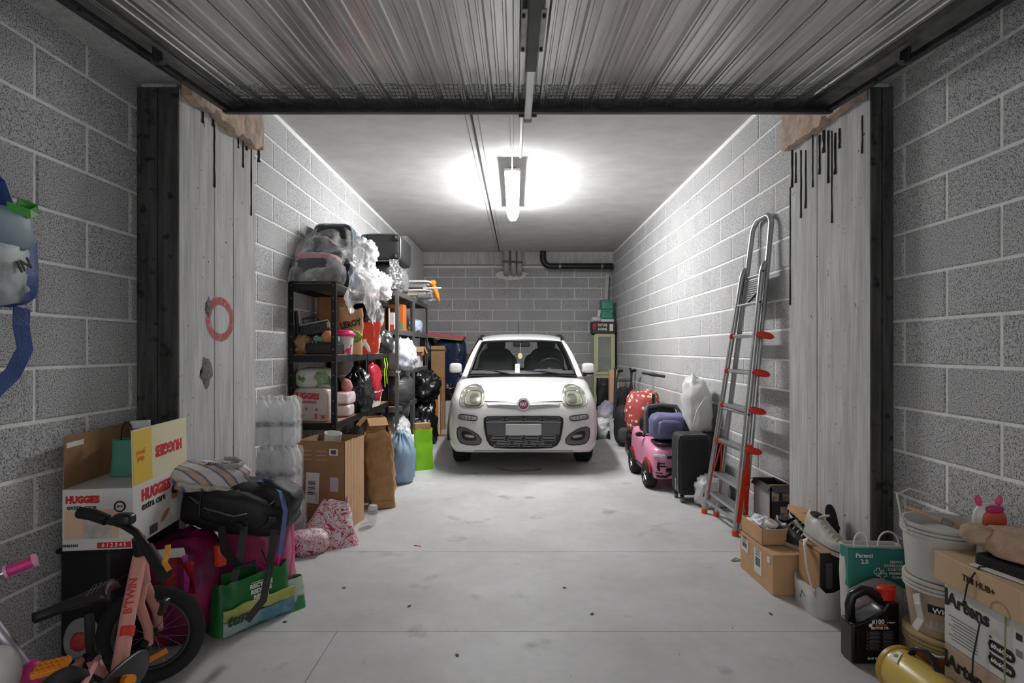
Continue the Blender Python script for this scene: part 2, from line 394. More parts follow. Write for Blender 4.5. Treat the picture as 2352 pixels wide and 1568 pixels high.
drips(pl, -1, 1.583, [(490, 290, 430, .006), (556, 305, 385, .006), (564, 310, 345, .008), (575, 318, 495, .005), (592, 335, 372, .01), (463, 250, 282, .008), (487, 265, 290, .01), (545, 300, 340, .005)])
drips(pr, 1, 1.673, [(1822, 345, 430, .009), (1830, 350, 420, .007), (1842, 345, 500, .006), (1853, 345, 478, .006), (1869, 300, 430, .005), (1885, 310, 400, .007), (1913, 300, 512, .005), (1905, 300, 420, .007), (1921, 305, 400, .008), (1931, 295, 340, .007), (1983, 265, 352, .004), (1817, 430, 700, .005), (1895, 300, 350, .009)])
# red spray ring on the left pillar, a few scars
ring = MB()
def rf(u, v):
    a = 2*PI*u; k = 1+.06*noise.noise(Vector((math.cos(a)*2, math.sin(a)*2, 5))); w = (v-.5)*.042
    return (-1.583+.0062, min(2.95+(.118+w)*math.cos(a)*k, 3.083), 1.43+(.098+w)*math.sin(a)*k)
ring.grid(rf, 60, 4, cu=True)
sp = bpy.data.materials.new('red_spray'); sp.use_nodes = True; MATS['red_spray'] = sp; t = sp.node_tree; bb = t.nodes['Principled BSDF']; bb.inputs['Base Color'].default_value = rgb('#c0504a'); bb.inputs['Roughness'].default_value = .9
g = nd(t, 'ShaderNodeNewGeometry'); n_ = nd(t, 'ShaderNodeTexNoise', Scale=30.0, Detail=4.0); t.links.new(g.outputs['Position'], n_.inputs['Vector'])
r_ = nd(t, 'ShaderNodeMapRange', From_Min=.3, From_Max=.62, To_Min=.25, To_Max=.8); t.links.new(n_.outputs[0], r_.inputs[0]); t.links.new(r_.outputs[0], bb.inputs['Alpha'])
o = ring.build('sprayed_ring', sp, pl); o['label'] = 'faded red sprayed ring'
for (x, y, ry, rz) in ((472, 855, .055, .07), (478, 705, .03, .045)):
    Y = FPX*1.583/(CX-x); b = MB(); z = CH-(y-CY)*Y/FPX
    b.sell((.006, ry, rz), 1, 1, x, .5, 2, 16, 8); b.build('concrete_scar', mat('scar', '#6f6d69', .95, bump=1, bs=60), pl, True, (-1.583+.004, Y, z))
# ------------------------------------------------------------- up-and-over door
DY, DZ, DXC, DHW = 2.72, 2.485, .063, 1.489; TILT = math.atan(.0838); DL = 2.05
GALV = mat('galvanised_sheet', '#d6d6d5', .3, .85, var=.35, vs=3.2, stretch=(7, .5, 1))
GALVD = mat('dark_frame_steel', '#4a4a4a', .45, .7, var=.3, vs=8)
door = struct(bpy.data.objects.new('door_1', None)); COL.objects.link(door); door.location = (DXC, DY, DZ); door.rotation_euler = (TILT, 0, 0)
SPC = .1237; X0 = .006-DXC
n0 = int(math.ceil((-DHW+.07-X0)/SPC)); n1 = int(math.floor((DHW-.07-X0)/SPC))
ribs = [X0+SPC*i for i in range(n0, n1+1)]
def strip(w):
    p = [(-w/2, .0), (-w*.22, .0), (-w*.19, -.004), (-w*.13, -.004), (-w*.10, 0), (w*.10, 0), (w*.13, -.004), (w*.19, -.004), (w*.22, 0), (w/2, .0)]
    b = MB(); vs = [(x, y, z) for (x, z) in p for y in (-DL, 0)]+[(x, y, .008) for (x, z) in p for y in (-DL, 0)]; k = 2*len(p)
    fs = []
    for i in range(len(p)-1): a = 2*i; fs += [(a, a+2, a+3, a+1), (k+a, k+a+1, k+a+3, k+a+2)]
    e = 2*(len(p)-1); fs += [(0, 1, k+1, k), (e, e+k, e+k+1, e+1)]
    fs += [tuple(2*i for i in range(len(p)))[::-1]+tuple(k+2*i for i in range(len(p))), tuple(2*i+1 for i in range(len(p)))+tuple(k+2*i+1 for i in range(len(p)))[::-1]]
    b.add(vs, fs); return b
ed = [-DHW+.03]+ribs+[DHW-.03]
sm = None
for i in range(len(ed)-1):
    w = ed[i+1]-ed[i]; 
    if abs(w-SPC) < 1e-4 and sm:
        o = bpy.data.objects.new('door_panel', sm); COL.objects.link(o); o.parent = door
    else:
        o = strip(w-.001).build('door_panel', GALV, door)
        if abs(w-SPC) < 1e-4: sm = o.data
    o.location = ((ed[i]+ed[i+1])/2, 0, 0)
rb = MB(); rb.prism([(-.016, .004), (-.009, -.020), (-.004, -.020), (-.003, -.012), (.003, -.012), (.004, -.020), (.009, -.020), (.016, .004)], DL, Matrix(((1,0,0,0),(0,0,1,-DL),(0,1,0,0),(0,0,0,1))))
ro = None
for x in ribs:
    if ro is None: ro = rb.build('rib', GALV, door); q = ro
    else: q = ro.copy(); COL.objects.link(q)
    q.parent = door; q.location = (x, 0, 0)
SLOT = mat('slot_lip', '#c4c4c4', .5); so = None
for i in range(1, len(ed)-2):
    for r in range(4):
        b = MB(); b.box((0,0,0), (SPC*.62, .010, .012))
        if so is None: so = b.build('vent_slot', SLOT, door); q = so
        else: q = so.copy(); COL.objects.link(q)
        q.parent = door; q.location = ((ed[i]+ed[i+1])/2, -.085-.045*r, .0)
B('end_rail', (0, .004, -.012), (2*DHW, .045, .07), GALVD, door, bev=.004)
B('end_lip', (0, -.024, -.052), (2*DHW, .03, .008), GALVD, door)
RAILM = mat('rail_steel', '#777776', .4, .7, var=.35, vs=14)
for s in (-1, 1):
    r = B('side_rail', (s*(DHW-.012), -DL/2, -.012), (.03, DL, .072), GALVD, door, bev=.003)
    B('side_plate', (s*(DHW-.062), -DL/2, -.014), (.07, DL, .006), RAILM, door, rot=(0, s*.35, 0))
    B('side_flange', (s*(DHW-.105), -DL/2, -.012), (.014, DL, .02), RAILM, door)
    for k in range(14): B('rivet', (s*(DHW-.028), -.12-.14*k, -.046), (.007, .007, .01), DARKM, door)
    c = B('catch', (s*(DHW-.06), -.62, -.045), (.012, .05, .055), DARKM, door, bev=.003); B('catch_pin', (0, 0, -.022), (.05, .012, .012), GREYM, c)
cb = B('centre_bar', (0, -.26, -.062), (.036, .60, .026), mat('bright_bar', '#b9b9b8', .3, .8), door, bev=.004)
B('centre_bar_cover', (0, -.95, -.058), (.042, .8, .034), GALVD, door, bev=.004)
for s in (-1, 1): B('bar_bracket', (s*.03, .022, -.05), (.03, .006, .022), GREYM, door, bev=.002)
B('bar_foot', (0, .03, -.066), (.04, .03, .03), GREYM, door, bev=.004)
B('lock_plate', (0, -.78, -.03), (.085, .3, .01), GREYM, door, bev=.003)
for s in (-1, 1):
    for y in (-.66, -.9): B('bolt', (s*.034, y, -.038), (.011, .011, .01), DARKM, door, bev=.003)
net = MB(); NW = 2*DHW-.1
def nz(x, y): return -.034-.018*noise.noise(Vector((x*6, y*8, 1)))-.012*noise.noise(Vector((x*17, y*9, 4)))
def npos(x, y): return Vector((x+.008*noise.noise(Vector((x*8, y*10, 7))), y+.022*noise.noise(Vector((x*5, 3, 2)))*(1 if y < -.2 else .3)+.01*noise.noise(Vector((x*11, y*9, 2))), nz(x, y)))
th = .0014
for i in range(13):
    y = -.02-.025*i; n = 220; L = [npos(-NW/2+NW*j/n, y) for j in range(n+1)]
    for j in range(n):
        a, c = L[j], L[j+1]; net.add([a-Vector((0,th,0)), c-Vector((0,th,0)), c+Vector((0,th,0)), a+Vector((0,th,0))], [(0,1,2,3)])
for i in range(150):
    x = -NW/2+NW*i/149; L = [npos(x, -.02-.025*j) for j in range(13)]
    for j in range(12):
        a, c = L[j], L[j+1]; net.add([a-Vector((th,0,0)), a+Vector((th,0,0)), c+Vector((th,0,0)), c-Vector((th,0,0))], [(0,1,2,3)])
o = net.build('netting', mat('net_black', '#1b1b1a', .7), door); o['kind'] = 'stuff'; o['label'] = 'black plastic netting over the vent slots'
# ------------------------------------------------------------- ceiling lamp, conduit, pipes
EM = bpy.data.materials.new('lamp_diffuser'); EM.use_nodes = True; t = EM.node_tree; b_ = t.nodes['Principled BSDF']
b_.inputs['Base Color'].default_value = (.8,.8,.8,1); b_.inputs['Emission Color'].default_value = (1, 1, 1, 1); b_.inputs['Emission Strength'].default_value = LAMP_EMISSION
lamp = thing('batten_lamp', 'glowing white batten lamp fixed below the concrete ceiling', 'lamp', (0, 0, 0))
LX, LY0, LY1, LZ = -.026, 5.08, 6.72, 2.90
B('housing', (LX, (LY0+LY1)/2, LZ+.025), (.15, LY1-LY0+.03, .03), WHITEP, lamp, bev=.01)
d = MB(); d.prism([(-.064, .0), (-.044, -.045), (-.026, -.06), (.026, -.06), (.044, -.045), (.064, .0)], LY1-LY0, Matrix(((1,0,0,LX),(0,0,1,LY0),(0,1,0,LZ),(0,0,0,1)))); d.build('diffuser', EM, lamp)
for y in (LY0+.25, LY1-.25): B('ceiling_clip', (LX, y, (LZ+.042+Z_TOP)/2), (.05, .03, Z_TOP-LZ-.03), GREYM, lamp)
cd = thing('conduit', 'thin grey cable conduit running along the ceiling to the lamp', 'conduit', (0,0,0))
CG = mat('conduit_grey', '#c2c1be', .5)
b = MB(); b.tube([(LX+.0, 2.72, Z_TOP-.014), (LX, 4.75, Z_TOP-.014)], .013, 8); b.build('pipe', CG, cd, True)
b = MB(); b.tube([(LX+.0, 4.74, Z_TOP-.02), (LX, 4.9, Z_TOP-.03), (LX, 5.03, LZ+.035), (LX, 5.075, LZ+.03)], .007, 8); b.build('cable', CG, cd, True)
B('trunking', (LX+.075, 3.9, Z_TOP-.006), (.018, 2.3, .012), CG, cd)
PG = mat('pipe_grey', '#a9a8a5', .5); PKB = mat('pipe_black', '#1d1d1c', .4)
pp = thing('drain_pipes', 'three short grey drain pipes dropping from the ceiling into the back wall', 'pipe', (0,0,0))
for x in (-.156, -.03, .08):
    b = MB(); b.tube([(x, 9.86, Z_TOP), (x, 9.86, 2.76)]+[(x, 9.86+.12-.12*math.cos(a), 2.76-.10*math.sin(a)) for a in (.3,.6,.9,1.2,1.5)]+[(x, YF, 2.66)], .052, 14); b.build('pipe', PG, pp, True)
B('pipe_strap', (-.04, 9.80, 2.83), (.36, .012, .03), mat('strap_rust', '#6b5a4c', .7, .5), pp, rot=(0, .06, 0))
b = MB(); b.sell((.29, .02, .085), .8, .8, 3, .15, 3, 24, 10); b.build('mortar_collar', MORTAR, pp, True, (-.06, YF-.012, 2.64))
bp_ = thing('black_drain_pipe', 'black drain pipe running under the back beam to the right wall', 'pipe', (0,0,0))
b = MB(); b.tube([(.50, 9.84, Z_TOP), (.50, 9.84, 2.90)]+[(.50+.14-.14*math.cos(a), 9.84, 2.90-.14*math.sin(a)) for a in (.25,.5,.75,1.0,1.25,1.5)]+[(1.74, 9.84, 2.76)], .055, 16); b.build('pipe', PKB, bp_, True)
for x in (.80, 1.55): b = MB(); b.tube([(x-.02, 9.84, 2.76), (x+.02, 9.84, 2.76)], .06, 16); b.build('clamp', GREYM, bp_, True)
pk = B('plank', (1.60, 9.97, 1.318), (.06, .03, 2.63), mat('pale_plank', '#c9c6bf', .7, var=.15, vs=12), rot=(-.02, .055, 0)); tag(pk, 'pale narrow plank leaning in the back right corner', 'plank')
# ============================================================= THE CAR
CARW = mat('car_white_paint', '#d2d2d0', .28, coat=.6)
CARG = film('car_glass', '#1c2220', .16, .03)
CARTRIM = mat('car_black_trim', '#131314', .45)
CARGRY = mat('car_grey_trim', '#58595a', .55, bump=.15, bs=400)
CHROME = mat('chrome', '#c9cacb', .15, 1.0)
SATIN = mat('satin_grey', '#9fa0a1', .3, .7)
TYRE = mat('tyre_rubber', '#1b1b1b', .8, bump=.4, bs=90)
INTER = mat('car_interior', '#2d2e30', .8)
INTERL = mat('car_dash_grey', '#4b5452', .7)
car = thing('car', 'small white hatchback parked at the back under the lamp', 'car', (.085, 5.56, 0))
def cr(p0, p1, p2, p3, t): return .5*((2*p1)+(-p0+p2)*t+(2*p0-5*p1+4*p2-p3)*t*t+(-p0+3*p1-3*p2+p3)*t**3)
def dense(seq, k):
    out = []; n = len(seq)
    for i in range(n-1):
        a, b_, c, d_ = seq[max(i-1, 0)], seq[i], seq[i+1], seq[min(i+2, n-1)]
        for j in range(k): out.append([cr(a[q], b_[q], c[q], d_[q], j/k) for q in range(len(a))])
    out.append(list(seq[-1])); return out
ST = [ # y : section half-outline (x, z) from bottom centre round to top centre
 (0.00, [(0,.29),(.38,.29),(.47,.32),(.50,.40),(.50,.47),(.48,.53),(.45,.575),(.38,.60),(.2,.612),(0,.615)]),
 (0.02, [(0,.25),(.46,.25),(.57,.28),(.605,.38),(.605,.47),(.59,.56),(.56,.625),(.48,.66),(.26,.68),(0,.685)]),
 (0.06, [(0,.225),(.54,.225),(.645,.255),(.68,.37),(.68,.49),(.665,.60),(.63,.685),(.55,.725),(.3,.745),(0,.75)]),
 (0.13, [(0,.21),(.60,.21),(.70,.24),(.735,.36),(.735,.50),(.725,.62),(.69,.72),(.62,.772),(.36,.795),(0,.802)]),
 (0.24, [(0,.205),(.63,.205),(.74,.235),(.772,.36),(.775,.50),(.765,.63),(.735,.735),(.66,.802),(.4,.833),(0,.842)]),
 (0.42, [(0,.20),(.65,.20),(.765,.235),(.802,.37),(.806,.52),(.795,.65),(.765,.755),(.69,.836),(.42,.874),(0,.885)]),
 (0.78, [(0,.20),(.66,.20),(.78,.24),(.816,.38),(.82,.54),(.81,.68),(.785,.79),(.71,.885),(.44,.924),(0,.935)]),
 (1.02, [(0,.19),(.66,.19),(.78,.23),(.816,.38),(.82,.55),(.815,.70),(.795,.82),(.725,.915),(.45,.945),(0,.955)]),
 (1.60, [(0,.18),(.66,.18),(.77,.22),(.81,.38),(.815,.55),(.815,.71),(.80,.83),(.745,.93),(.45,.94),(0,.94)]),
 (2.80, [(0,.19),(.66,.19),(.78,.23),(.815,.38),(.82,.55),(.82,.72),(.80,.85),(.74,.95),(.45,.95),(0,.95)]),
 (3.40, [(0,.24),(.62,.24),(.74,.27),(.785,.40),(.79,.55),(.785,.72),(.77,.85),(.70,.95),(.4,.95),(0,.95)]),
 (3.60, [(0,.30),(.55,.30),(.66,.33),(.70,.42),(.70,.55),(.70,.70),(.68,.82),(.62,.90),(.4,.91),(0,.91)]),
 (3.65, [(0,.36),(.45,.36),(.55,.38),(.58,.45),(.58,.55),(.58,.66),(.56,.76),(.50,.82),(.3,.83),(0,.83)])]
rows_ = [[y]+[c for p in s for c in p] for y, s in ST]
rows_ = dense(rows_, 4)
secs = []
for r in rows_:
    h = dense([(r[1+2*i], r[2+2*i]) for i in range(10)], 4)
    h[0][0] = 0; h[-1][0] = 0
    full = [(x, r[0], z) for x, z in h]+[(-x, r[0], z) for x, z in h[-2:0:-1]]
    secs.append(full)
bd = MB(); nS = len(secs[0])
for s_ in secs: bd.v += s_
for i in range(len(secs)-1):
    for j in range(nS): bd.f.append((i*nS+j, i*nS+(j+1) % nS, (i+1)*nS+(j+1) % nS, (i+1)*nS+j))
bd.f.append(tuple(range(nS))[::-1]); bd.f.append(tuple((len(secs)-1)*nS+j for j in range(nS)))
body = bd.build('body', CARW, car, True)
BV = BVHTree.FromPolygons([Vector(v) for v in bd.v], bd.f)
def hit(x, z):
    r = BV.ray_cast(Vector((x, -1, z)), Vector((0, 1, 0)))
    return r[0] if r[0] else Vector((x, .3, z))
def hitn(x, z):
    r = BV.ray_cast(Vector((x, -1, z)), Vector((0, 1, 0)))
    return (r[0], r[1]) if r[0] else (Vector((x, .3, z)), Vector((0,-1,0)))
def patch(name, out, m, off, parent, rings=6, dome=0.0, c=None, back=.02):
    """a piece shaped by a front-view outline (x, z), laid on the car's front surface with real thickness"""
    n = len(out); cx = c[0] if c else sum(p[0] for p in out)/n; cz = c[1] if c else sum(p[1] for p in out)/n
    b = MB(); ys = []
    def pt(x, z, o): p = hit(x, z); return (x, p.y-o, z)
    b.v.append(pt(cx, cz, off+dome))
    for k in range(1, rings+1):
        t = k/rings
        for (x, z) in out: b.v.append(pt(cx+(x-cx)*t, cz+(z-cz)*t, off+dome*(1-t*t)))
    for (x, z) in out: b.v.append(pt(x, z, -back))
    for j in range(n): b.f.append((0, 1+(j+1) % n, 1+j))
    for k in range(rings):
        for j in range(n): a = 1+k*n; b.f.append((a+j, a+(j+1) % n, a+n+(j+1) % n, a+n+j))
    return b.build(name, m, parent, True)
def band(name, out, m, w, off, parent, wd=.004):
    """raised outline tube laid on the front surface"""
    b = MB(); b.tube([(x, hit(x, z).y-off, z) for x, z in out], w, 6, closed=True); return b.build(name, m, parent, True)
def sq(cx, cz, w, h, e=.5, n=28, sk=0, rot=0):
    o = []
    for i in range(n):
        t = 2*PI*i/n; c, q = math.cos(t), math.sin(t)
        x = math.copysign(abs(c)**e, c)*w/2; z = math.copysign(abs(q)**e, q)*h/2
        x += sk*z; o.append((cx+x*math.cos(rot)-z*math.sin(rot), cz+x*math.sin(rot)+z*math.cos(rot)))
    return o
# bonnet shut line + grey bar with the round badge
bar = patch('badge_bar', [(-.37,.728),(-.2,.722),(-.06,.712),(.06,.712),(.2,.722),(.37,.728),(.36,.702),(.2,.690),(.06,.682),(-.06,.682),(-.2,.690),(-.36,.702)], SATIN, .012, car, 3, .004, (0, .703))
b = MB(); b.tube([(x, hit(x, .742-.03*(1-(abs(x)/.4)**.7)*0).y-.001, .742-.012*(1-abs(x)/.42)) for x in [-.40+.05*i for i in range(17)]], .005, 6); b.build('bonnet_gap', CARTRIM, car, True)
by = hit(0, .715).y
bg = MB(); bg.lathe([(.0, .03), (.058, .03), (.064, .02), (.064, -.03)], 32, Matrix.Translation((0, by, .715)) @ R3(PI/2).to_4x4()); badge = bg.build('badge', CHROME, car, True)
bg = MB(); bg.lathe([(0, .0335), (.049, .0335), (.05, .028)], 32, Matrix.Translation((0, by, .715)) @ R3(PI/2).to_4x4()); bg.build('badge_disc', mat('badge_red', '#8a3a6a', .25, .3), badge, True)
text('badge_lettering', 'FIAT', .046, CHROME, badge, (0, by-.035, .715), FRONT, .0015, .001, sx=.72)
# grille
GX = .395
gout = []
for (x, z) in [(-GX+.03,.592),(-.2,.597),(0,.598),(.2,.597),(GX-.03,.592),(GX-.002,.575),(GX,.54),(GX-.006,.48),(GX-.016,.42),(GX-.03,.36),(GX-.06,.31),(GX-.11,.284),(.15,.276),(0,.274),(-.15,.276),(-GX+.11,.284),(-GX+.06,.31),(-GX+.03,.36),(-GX+.016,.42),(-GX+.006,.48),(-GX,.54),(-GX+.002,.575)]: gout.append((x, z))
grille = patch('grille', gout, CARTRIM, .006, car, 5, 0, (0, .43)); band('grille_rim', gout, CARTRIM, .008, .008, grille)
patch('grille_band', [(-.375,.533),(0,.538),(.375,.533),(.362,.415),(.18,.408),(-.18,.408),(-.362,.415)], CARGRY, .014, grille, 4, 0, (0, .47))
patch('chrome_strip', [(-.378,.545),(0,.55),(.378,.545),(.376,.536),(0,.541),(-.376,.536)], SATIN, .018, grille, 2, 0, (0, .543))
def pill(cx, cz, w, h): band('grille_slot', sq(cx, cz, w, h, .45, 20), mat('slot_grey', '#8d8e8f', .5), .003, .010, grille)
for i in range(4): pill(-.285+.19*i, .571, .165, .026)
for r, (z, ws) in enumerate(((.393, (-.25, -.08, .09, .26)), (.364, (-.26, -.09, .08, .25)), (.333, (-.2, -.03, .14)), (.305, (-.24, -.1, .06, .22)))):
    for x in ws: pill(x if r < 3 else x, z, .135 if r != 3 else .12, .021)
py = hit(0, .463).y-.026
pt_ = B('number_plate', (0, py, .465), (.36, .012, .112), mat('plate_grey', '#b7b7b6', .5, var=.06, vs=6), car, bev=.004); pt_['label'] = 'blurred blank number plate'
LENS = mat('lamp_lens', '#a9ab9c', .08, .25, coat=1, var=.35, vs=5)
LENSIN = mat('lamp_reflector', '#8c8e80', .2, .6, var=.4, vs=14)
for s in (-1, 1):
    ho = [(s*x, z) for x, z in ((.405,.72),(.40,.77),(.415,.83),(.455,.872),(.51,.886),(.57,.880),(.62,.858),(.648,.82),(.655,.77),(.648,.725),(.62,.698),(.57,.686),(.50,.684),(.44,.692))]
    if s < 0: ho = ho[::-1]
    hl = patch('headlight', ho, LENS, .010, car, 5, .006, (s*.53, .782)); band('headlight_rim', ho, SATIN, .006, .006, hl)
    band('headlight_ring', sq(s*.515, .772, .17, .13, .55), LENSIN, .006, .016, hl)
    patch('reflector', sq(s*.50, .77, .10, .09, .8, 20), LENSIN, .018, hl, 3, .006)
    fo = sq(s*.565, .582, .195, .052, .55, 24, s*-.15, s*.09)
    fl_ = patch('side_light', fo, mat('side_light_lens', '#8f9092', .15, .3, coat=.7), .006, car, 3, .004); band('side_light_rim', fo, CARTRIM, .005, .004, fl_)
    for k in range(4): patch('light_cell', sq(s*(.515+.035*k), .578+.003*k, .024, .03, .7, 14), SATIN, .012, fl_, 2, .003)
    go = [(s*x, z) for x, z in ((.43,.33),(.425,.365),(.46,.41),(.52,.45),(.585,.478),(.645,.485),(.672,.468),(.678,.42),(.668,.365),(.64,.325),(.58,.308),(.50,.306),(.45,.312))]
    if s < 0: go = go[::-1]
    fg = patch('fog_surround', go, CARGRY, .006, car, 4, .002); band('fog_rim', go, CARTRIM, .005, .005, fg)
    patch('fog_recess', [(s*(.55+(x-.55)*.62), .395+(z-.395)*.55+.005) for x, z in [(abs(a), c) for a, c in go]], BLACKP, .009, fg, 3)
    patch('fog_lamp', sq(s*.545, .398, .10, .028, .6, 18, 0, s*.1), SATIN, .014, fg, 2, .003)
    patch('fog_screw', sq(s*.45, .335, .012, .012, 1, 10), GREYM, .012, fg, 1)
# lower bumper line
b = MB(); b.tube([(x, hit(x, .25).y-.002, .243) for x in [-.5+.0625*i for i in range(17)]], .004, 6); b.build('bumper_line', SATIN, car, True)
# glasshouse
def bez(p, q, t): return p+(q-p)*t
def wbase(u): x = -.66+1.32*u; k = (x/.66)**2; return Vector((x, .93+.11*k, .972-.012*k))
def wtop(u): x = -.525+1.05*u; k = (x/.525)**2; return Vector((x, 1.50+.09*k, 1.400-.028*k))
def shield(u, v): p = wbase(u).lerp(wtop(u), v); bow = .035*math.sin(PI*v); p.z += bow*.6; p.y -= bow*.8; return p
b = MB(); b.grid(lambda u, v: tuple(shield(.03+.94*u, .03+.93*v)), 24, 14); ws = b.build('windscreen', CARG, car, True)
# dark band around the screen (real strip standing on the glass edge)
b = MB(); loop = [shield(.015+.97*i/16, .02) for i in range(17)]+[shield(.985, .02+.95*i/12) for i in range(1, 13)]+[shield(.985-.97*i/16, .97) for i in range(1, 17)]+[shield(.015, .97-.95*i/12) for i in range(1, 12)]
b.tube(loop, .014, 6, closed=True); b.build('screen_seal', CARTRIM, ws, True)
b = MB(); b.grid(lambda u, v: tuple(shield(.06+.88*u, .945+.035*v)+Vector((0,-.002,.002))), 20, 3); b.build('shade_band', mat('shade_band', '#23272b', .3), ws, True)
ROOF = [(1.50, .525, 1.400, 1.372), (1.62, .545, 1.432, 1.395), (1.95, .565, 1.475, 1.425), (2.4, .575, 1.498, 1.442), (2.9, .565, 1.492, 1.435), (3.3, .535, 1.462, 1.41), (3.42, .50, 1.43, 1.385)]
rr = dense(ROOF, 3)
def roof(u, v):
    i = v*(len(rr)-1); k = min(int(i), len(rr)-2); f = i-k; r = [rr[k][q]+(rr[k+1][q]-rr[k][q])*f for q in range(4)]
    a = (u-.5)*2; x = r[1]*a; k2 = abs(a)**3.2
    return (x, r[0]+.09*a*a*(1 if v < .25 else 0)*(1-v*4 if v < .25 else 0), r[2]+(r[3]-r[2])*k2)
b = MB(); b.grid(roof, 25, 22); ro_ = b.build('roof', CARW, car, True); md = ro_.modifiers.new('t', 'SOLIDIFY'); md.thickness = .03; md.offset = -1
b = MB(); b.grid(lambda u, v: (lambda p: (p[0]*.96, p[1]+.02, p[2]-.035))(roof(u, v)), 13, 12); b.build('headliner', INTER, ro_)
for s in (-1, 1):
    def side_b(v): y = 1.04+(3.35-1.04)*v; return Vector((s*(.70+.05*math.sin(PI*v)), y, .945+.02*v))
    def side_t(v): return Vector(roof(1 if s > 0 else 0, .015+.96*v))+Vector((0, 0, -.01))
    b = MB(); b.grid(lambda u, v: tuple(side_b(.09+.80*u).lerp(side_t(.10+.80*u), .06+.84*v)+Vector((s*.02*math.sin(PI*v), 0, 0))), 14, 8); b.build('side_window', film('side_glass', '#1c2220', .3, .04), car, True)
    A0, A1 = wbase(1 if s > 0 else 0), wtop(1 if s > 0 else 0)
    b = MB(); pts = [A0+Vector((s*.03, .0, -.03)), A0.lerp(A1, .25)+Vector((s*.022, -.02, .012)), A0.lerp(A1, .5)+Vector((s*.018, -.028, .022)), A0.lerp(A1, .75)+Vector((s*.014, -.02, .016)), A1+Vector((s*.008, .0, -.004)), Vector(roof(1 if s > 0 else 0, .08))+Vector((0,0,-.012))]
    b.tube(pts, [.042, .036, .033, .031, .03, .024], 10); b.build('front_pillar', CARW, car, True)
    for v, w in ((.44, .03), (.72, .03)):
        b = MB(); b.tube([side_b(v)+Vector((s*.012, 0, -.02)), side_b(v).lerp(side_t(v), .5)+Vector((s*.03, 0, 0)), side_t(v)], w, 8); b.build('door_pillar', CARTRIM, car, True)
    b = MB(); b.tube([side_b(.97)+Vector((0,0,-.05)), side_b(.96).lerp(side_t(.94), .5)+Vector((s*.02,0,0)), side_t(.93)], [.11, .09, .06], 10); b.build('rear_pillar', CARW, car, True)
    rl = MB(); rl.tube([(s*.515, 1.60, 1.378), (s*.535, 1.72, 1.418), (s*.55, 2.1, 1.462), (s*.555, 2.5, 1.478), (s*.55, 2.9, 1.47), (s*.52, 3.25, 1.435)], .017, 8); rl.build('roof_rail', CARTRIM, car, True)
    # mirrors
    mr = MB(); mr.sell((.078, .055, .068), .55, .6, nu=24, nv=16); mi = mr.build('door_mirror', CARW, car, True, (s*.83, 1.36, 1.035), (0, 0, s*.1))
    mb_ = MB(); mb_.box((0, .0, -.058), (.13, .09, .03), None, .012); mb_.tube([(-s*.02, 0, -.065), (-s*.10, .02, -.085), (-s*.16, .03, -.075)], [.026, .024, .022], 8); mb_.build('mirror_foot', CARTRIM, mi, True)
    # arches, side skirts
    for wy in (.78, 3.08):
        b = MB(); b.tube([(s*.808, wy+.335*math.cos(a), .285+.335*math.sin(a)) for a in [PI*i/16 for i in range(17)]], .018, 8); b.build('wheel_arch', CARTRIM, car, True)
        b = MB(); b.prism([(.325*math.cos(a), .325*math.sin(a)) for a in [PI*i/20 for i in range(21)]], .012, Matrix(((0,0,s,s*.806),(1,0,0,wy),(0,1,0,.285),(0,0,0,1)))); b.build('wheel_well', BLACKM, car)
        wM = Matrix.Translation((s*.69, wy, .284)) @ R3(0, s*PI/2).to_4x4()
        b = MB(); b.lathe([(.20, -.085), (.262, -.09), (.280, -.075), (.284, -.04), (.284, .04), (.280, .075), (.262, .09), (.20, .085), (.19, .07), (.19, -.07)], 36, wM, False); ty = b.build('tyre', TYRE, car, True)
        for k in range(36):
            a = 2*PI*k/36; B('tread_block', (s*.69+(.03 if k % 2 else -.03), wy+.2845*math.cos(a), .284+.2845*math.sin(a)), (.09, .03, .006), TYRE, ty, rot=(a-PI/2, 0, .25)) if wy < 2 and math.cos(a) < .1 else None
        b = MB(); b.lathe([(0, .06), (.04, .062), (.05, .05), (.17, .055), (.195, .075), (.2, .08), (.2, -.06)], 30, wM); b.build('wheel_rim', SATIN, car, True)
b = MB(); b.grid(lambda u, v: (-.47+.94*u, 3.36+.03*v-.0*u, 1.0+.39*v), 10, 6); b.build('rear_window', CARG, car)
for xa in (-1, 1):
    b = MB(); b.tube([(xa*.56, 3.38, .96), (xa*.5, 3.39, 1.2), (xa*.47, 3.40, 1.40)], .05, 8); b.build('tailgate_frame', CARW, car, True)
# cabin
b = MB(); b.box((0, 2.3, .965), (1.36, 2.1, .03)); b.build('cabin_floor', INTER, car)
b = MB(); b.grid(lambda u, v: (-.63+1.26*u, .99+.36*v+.06*(2*u-1)**2, .972+.045*math.sin(PI*min(1, v*1.2))*1.0+(.02 if .62 < u < .9 and v > .5 else 0)), 26, 10); b.build('dashboard', INTERL, car, True)
for s in (-1, 1):
    st = MB(); st.sell((.24, .10, .28), .6, .7, nu=22, nv=14); seat = st.build('seat', INTER, car, True, (s*.34, 1.88, 1.02), (-.2, 0, 0))
    st = MB(); st.sell((.125, .055, .085), .6, .7, nu=18, nv=12); st.build('headrest', INTER, seat, True, (0, .01, .34))
    for q in (-.05, .05): b = MB(); b.tube([(q, .01, .22), (q, .01, .3)], .008, 6); b.build('headrest_post', CHROME, seat)
    st = MB(); st.sell((.26, .08, .2), .6, .7, nu=20, nv=12); st.build('rear_seat', INTER, car, True, (s*.31, 2.85, 1.02), (-.2, 0, 0))
    st = MB(); st.sell((.10, .05, .07), .7, .8, nu=16, nv=10); st.build('rear_headrest', INTER, car, True, (s*.31, 2.9, 1.2))
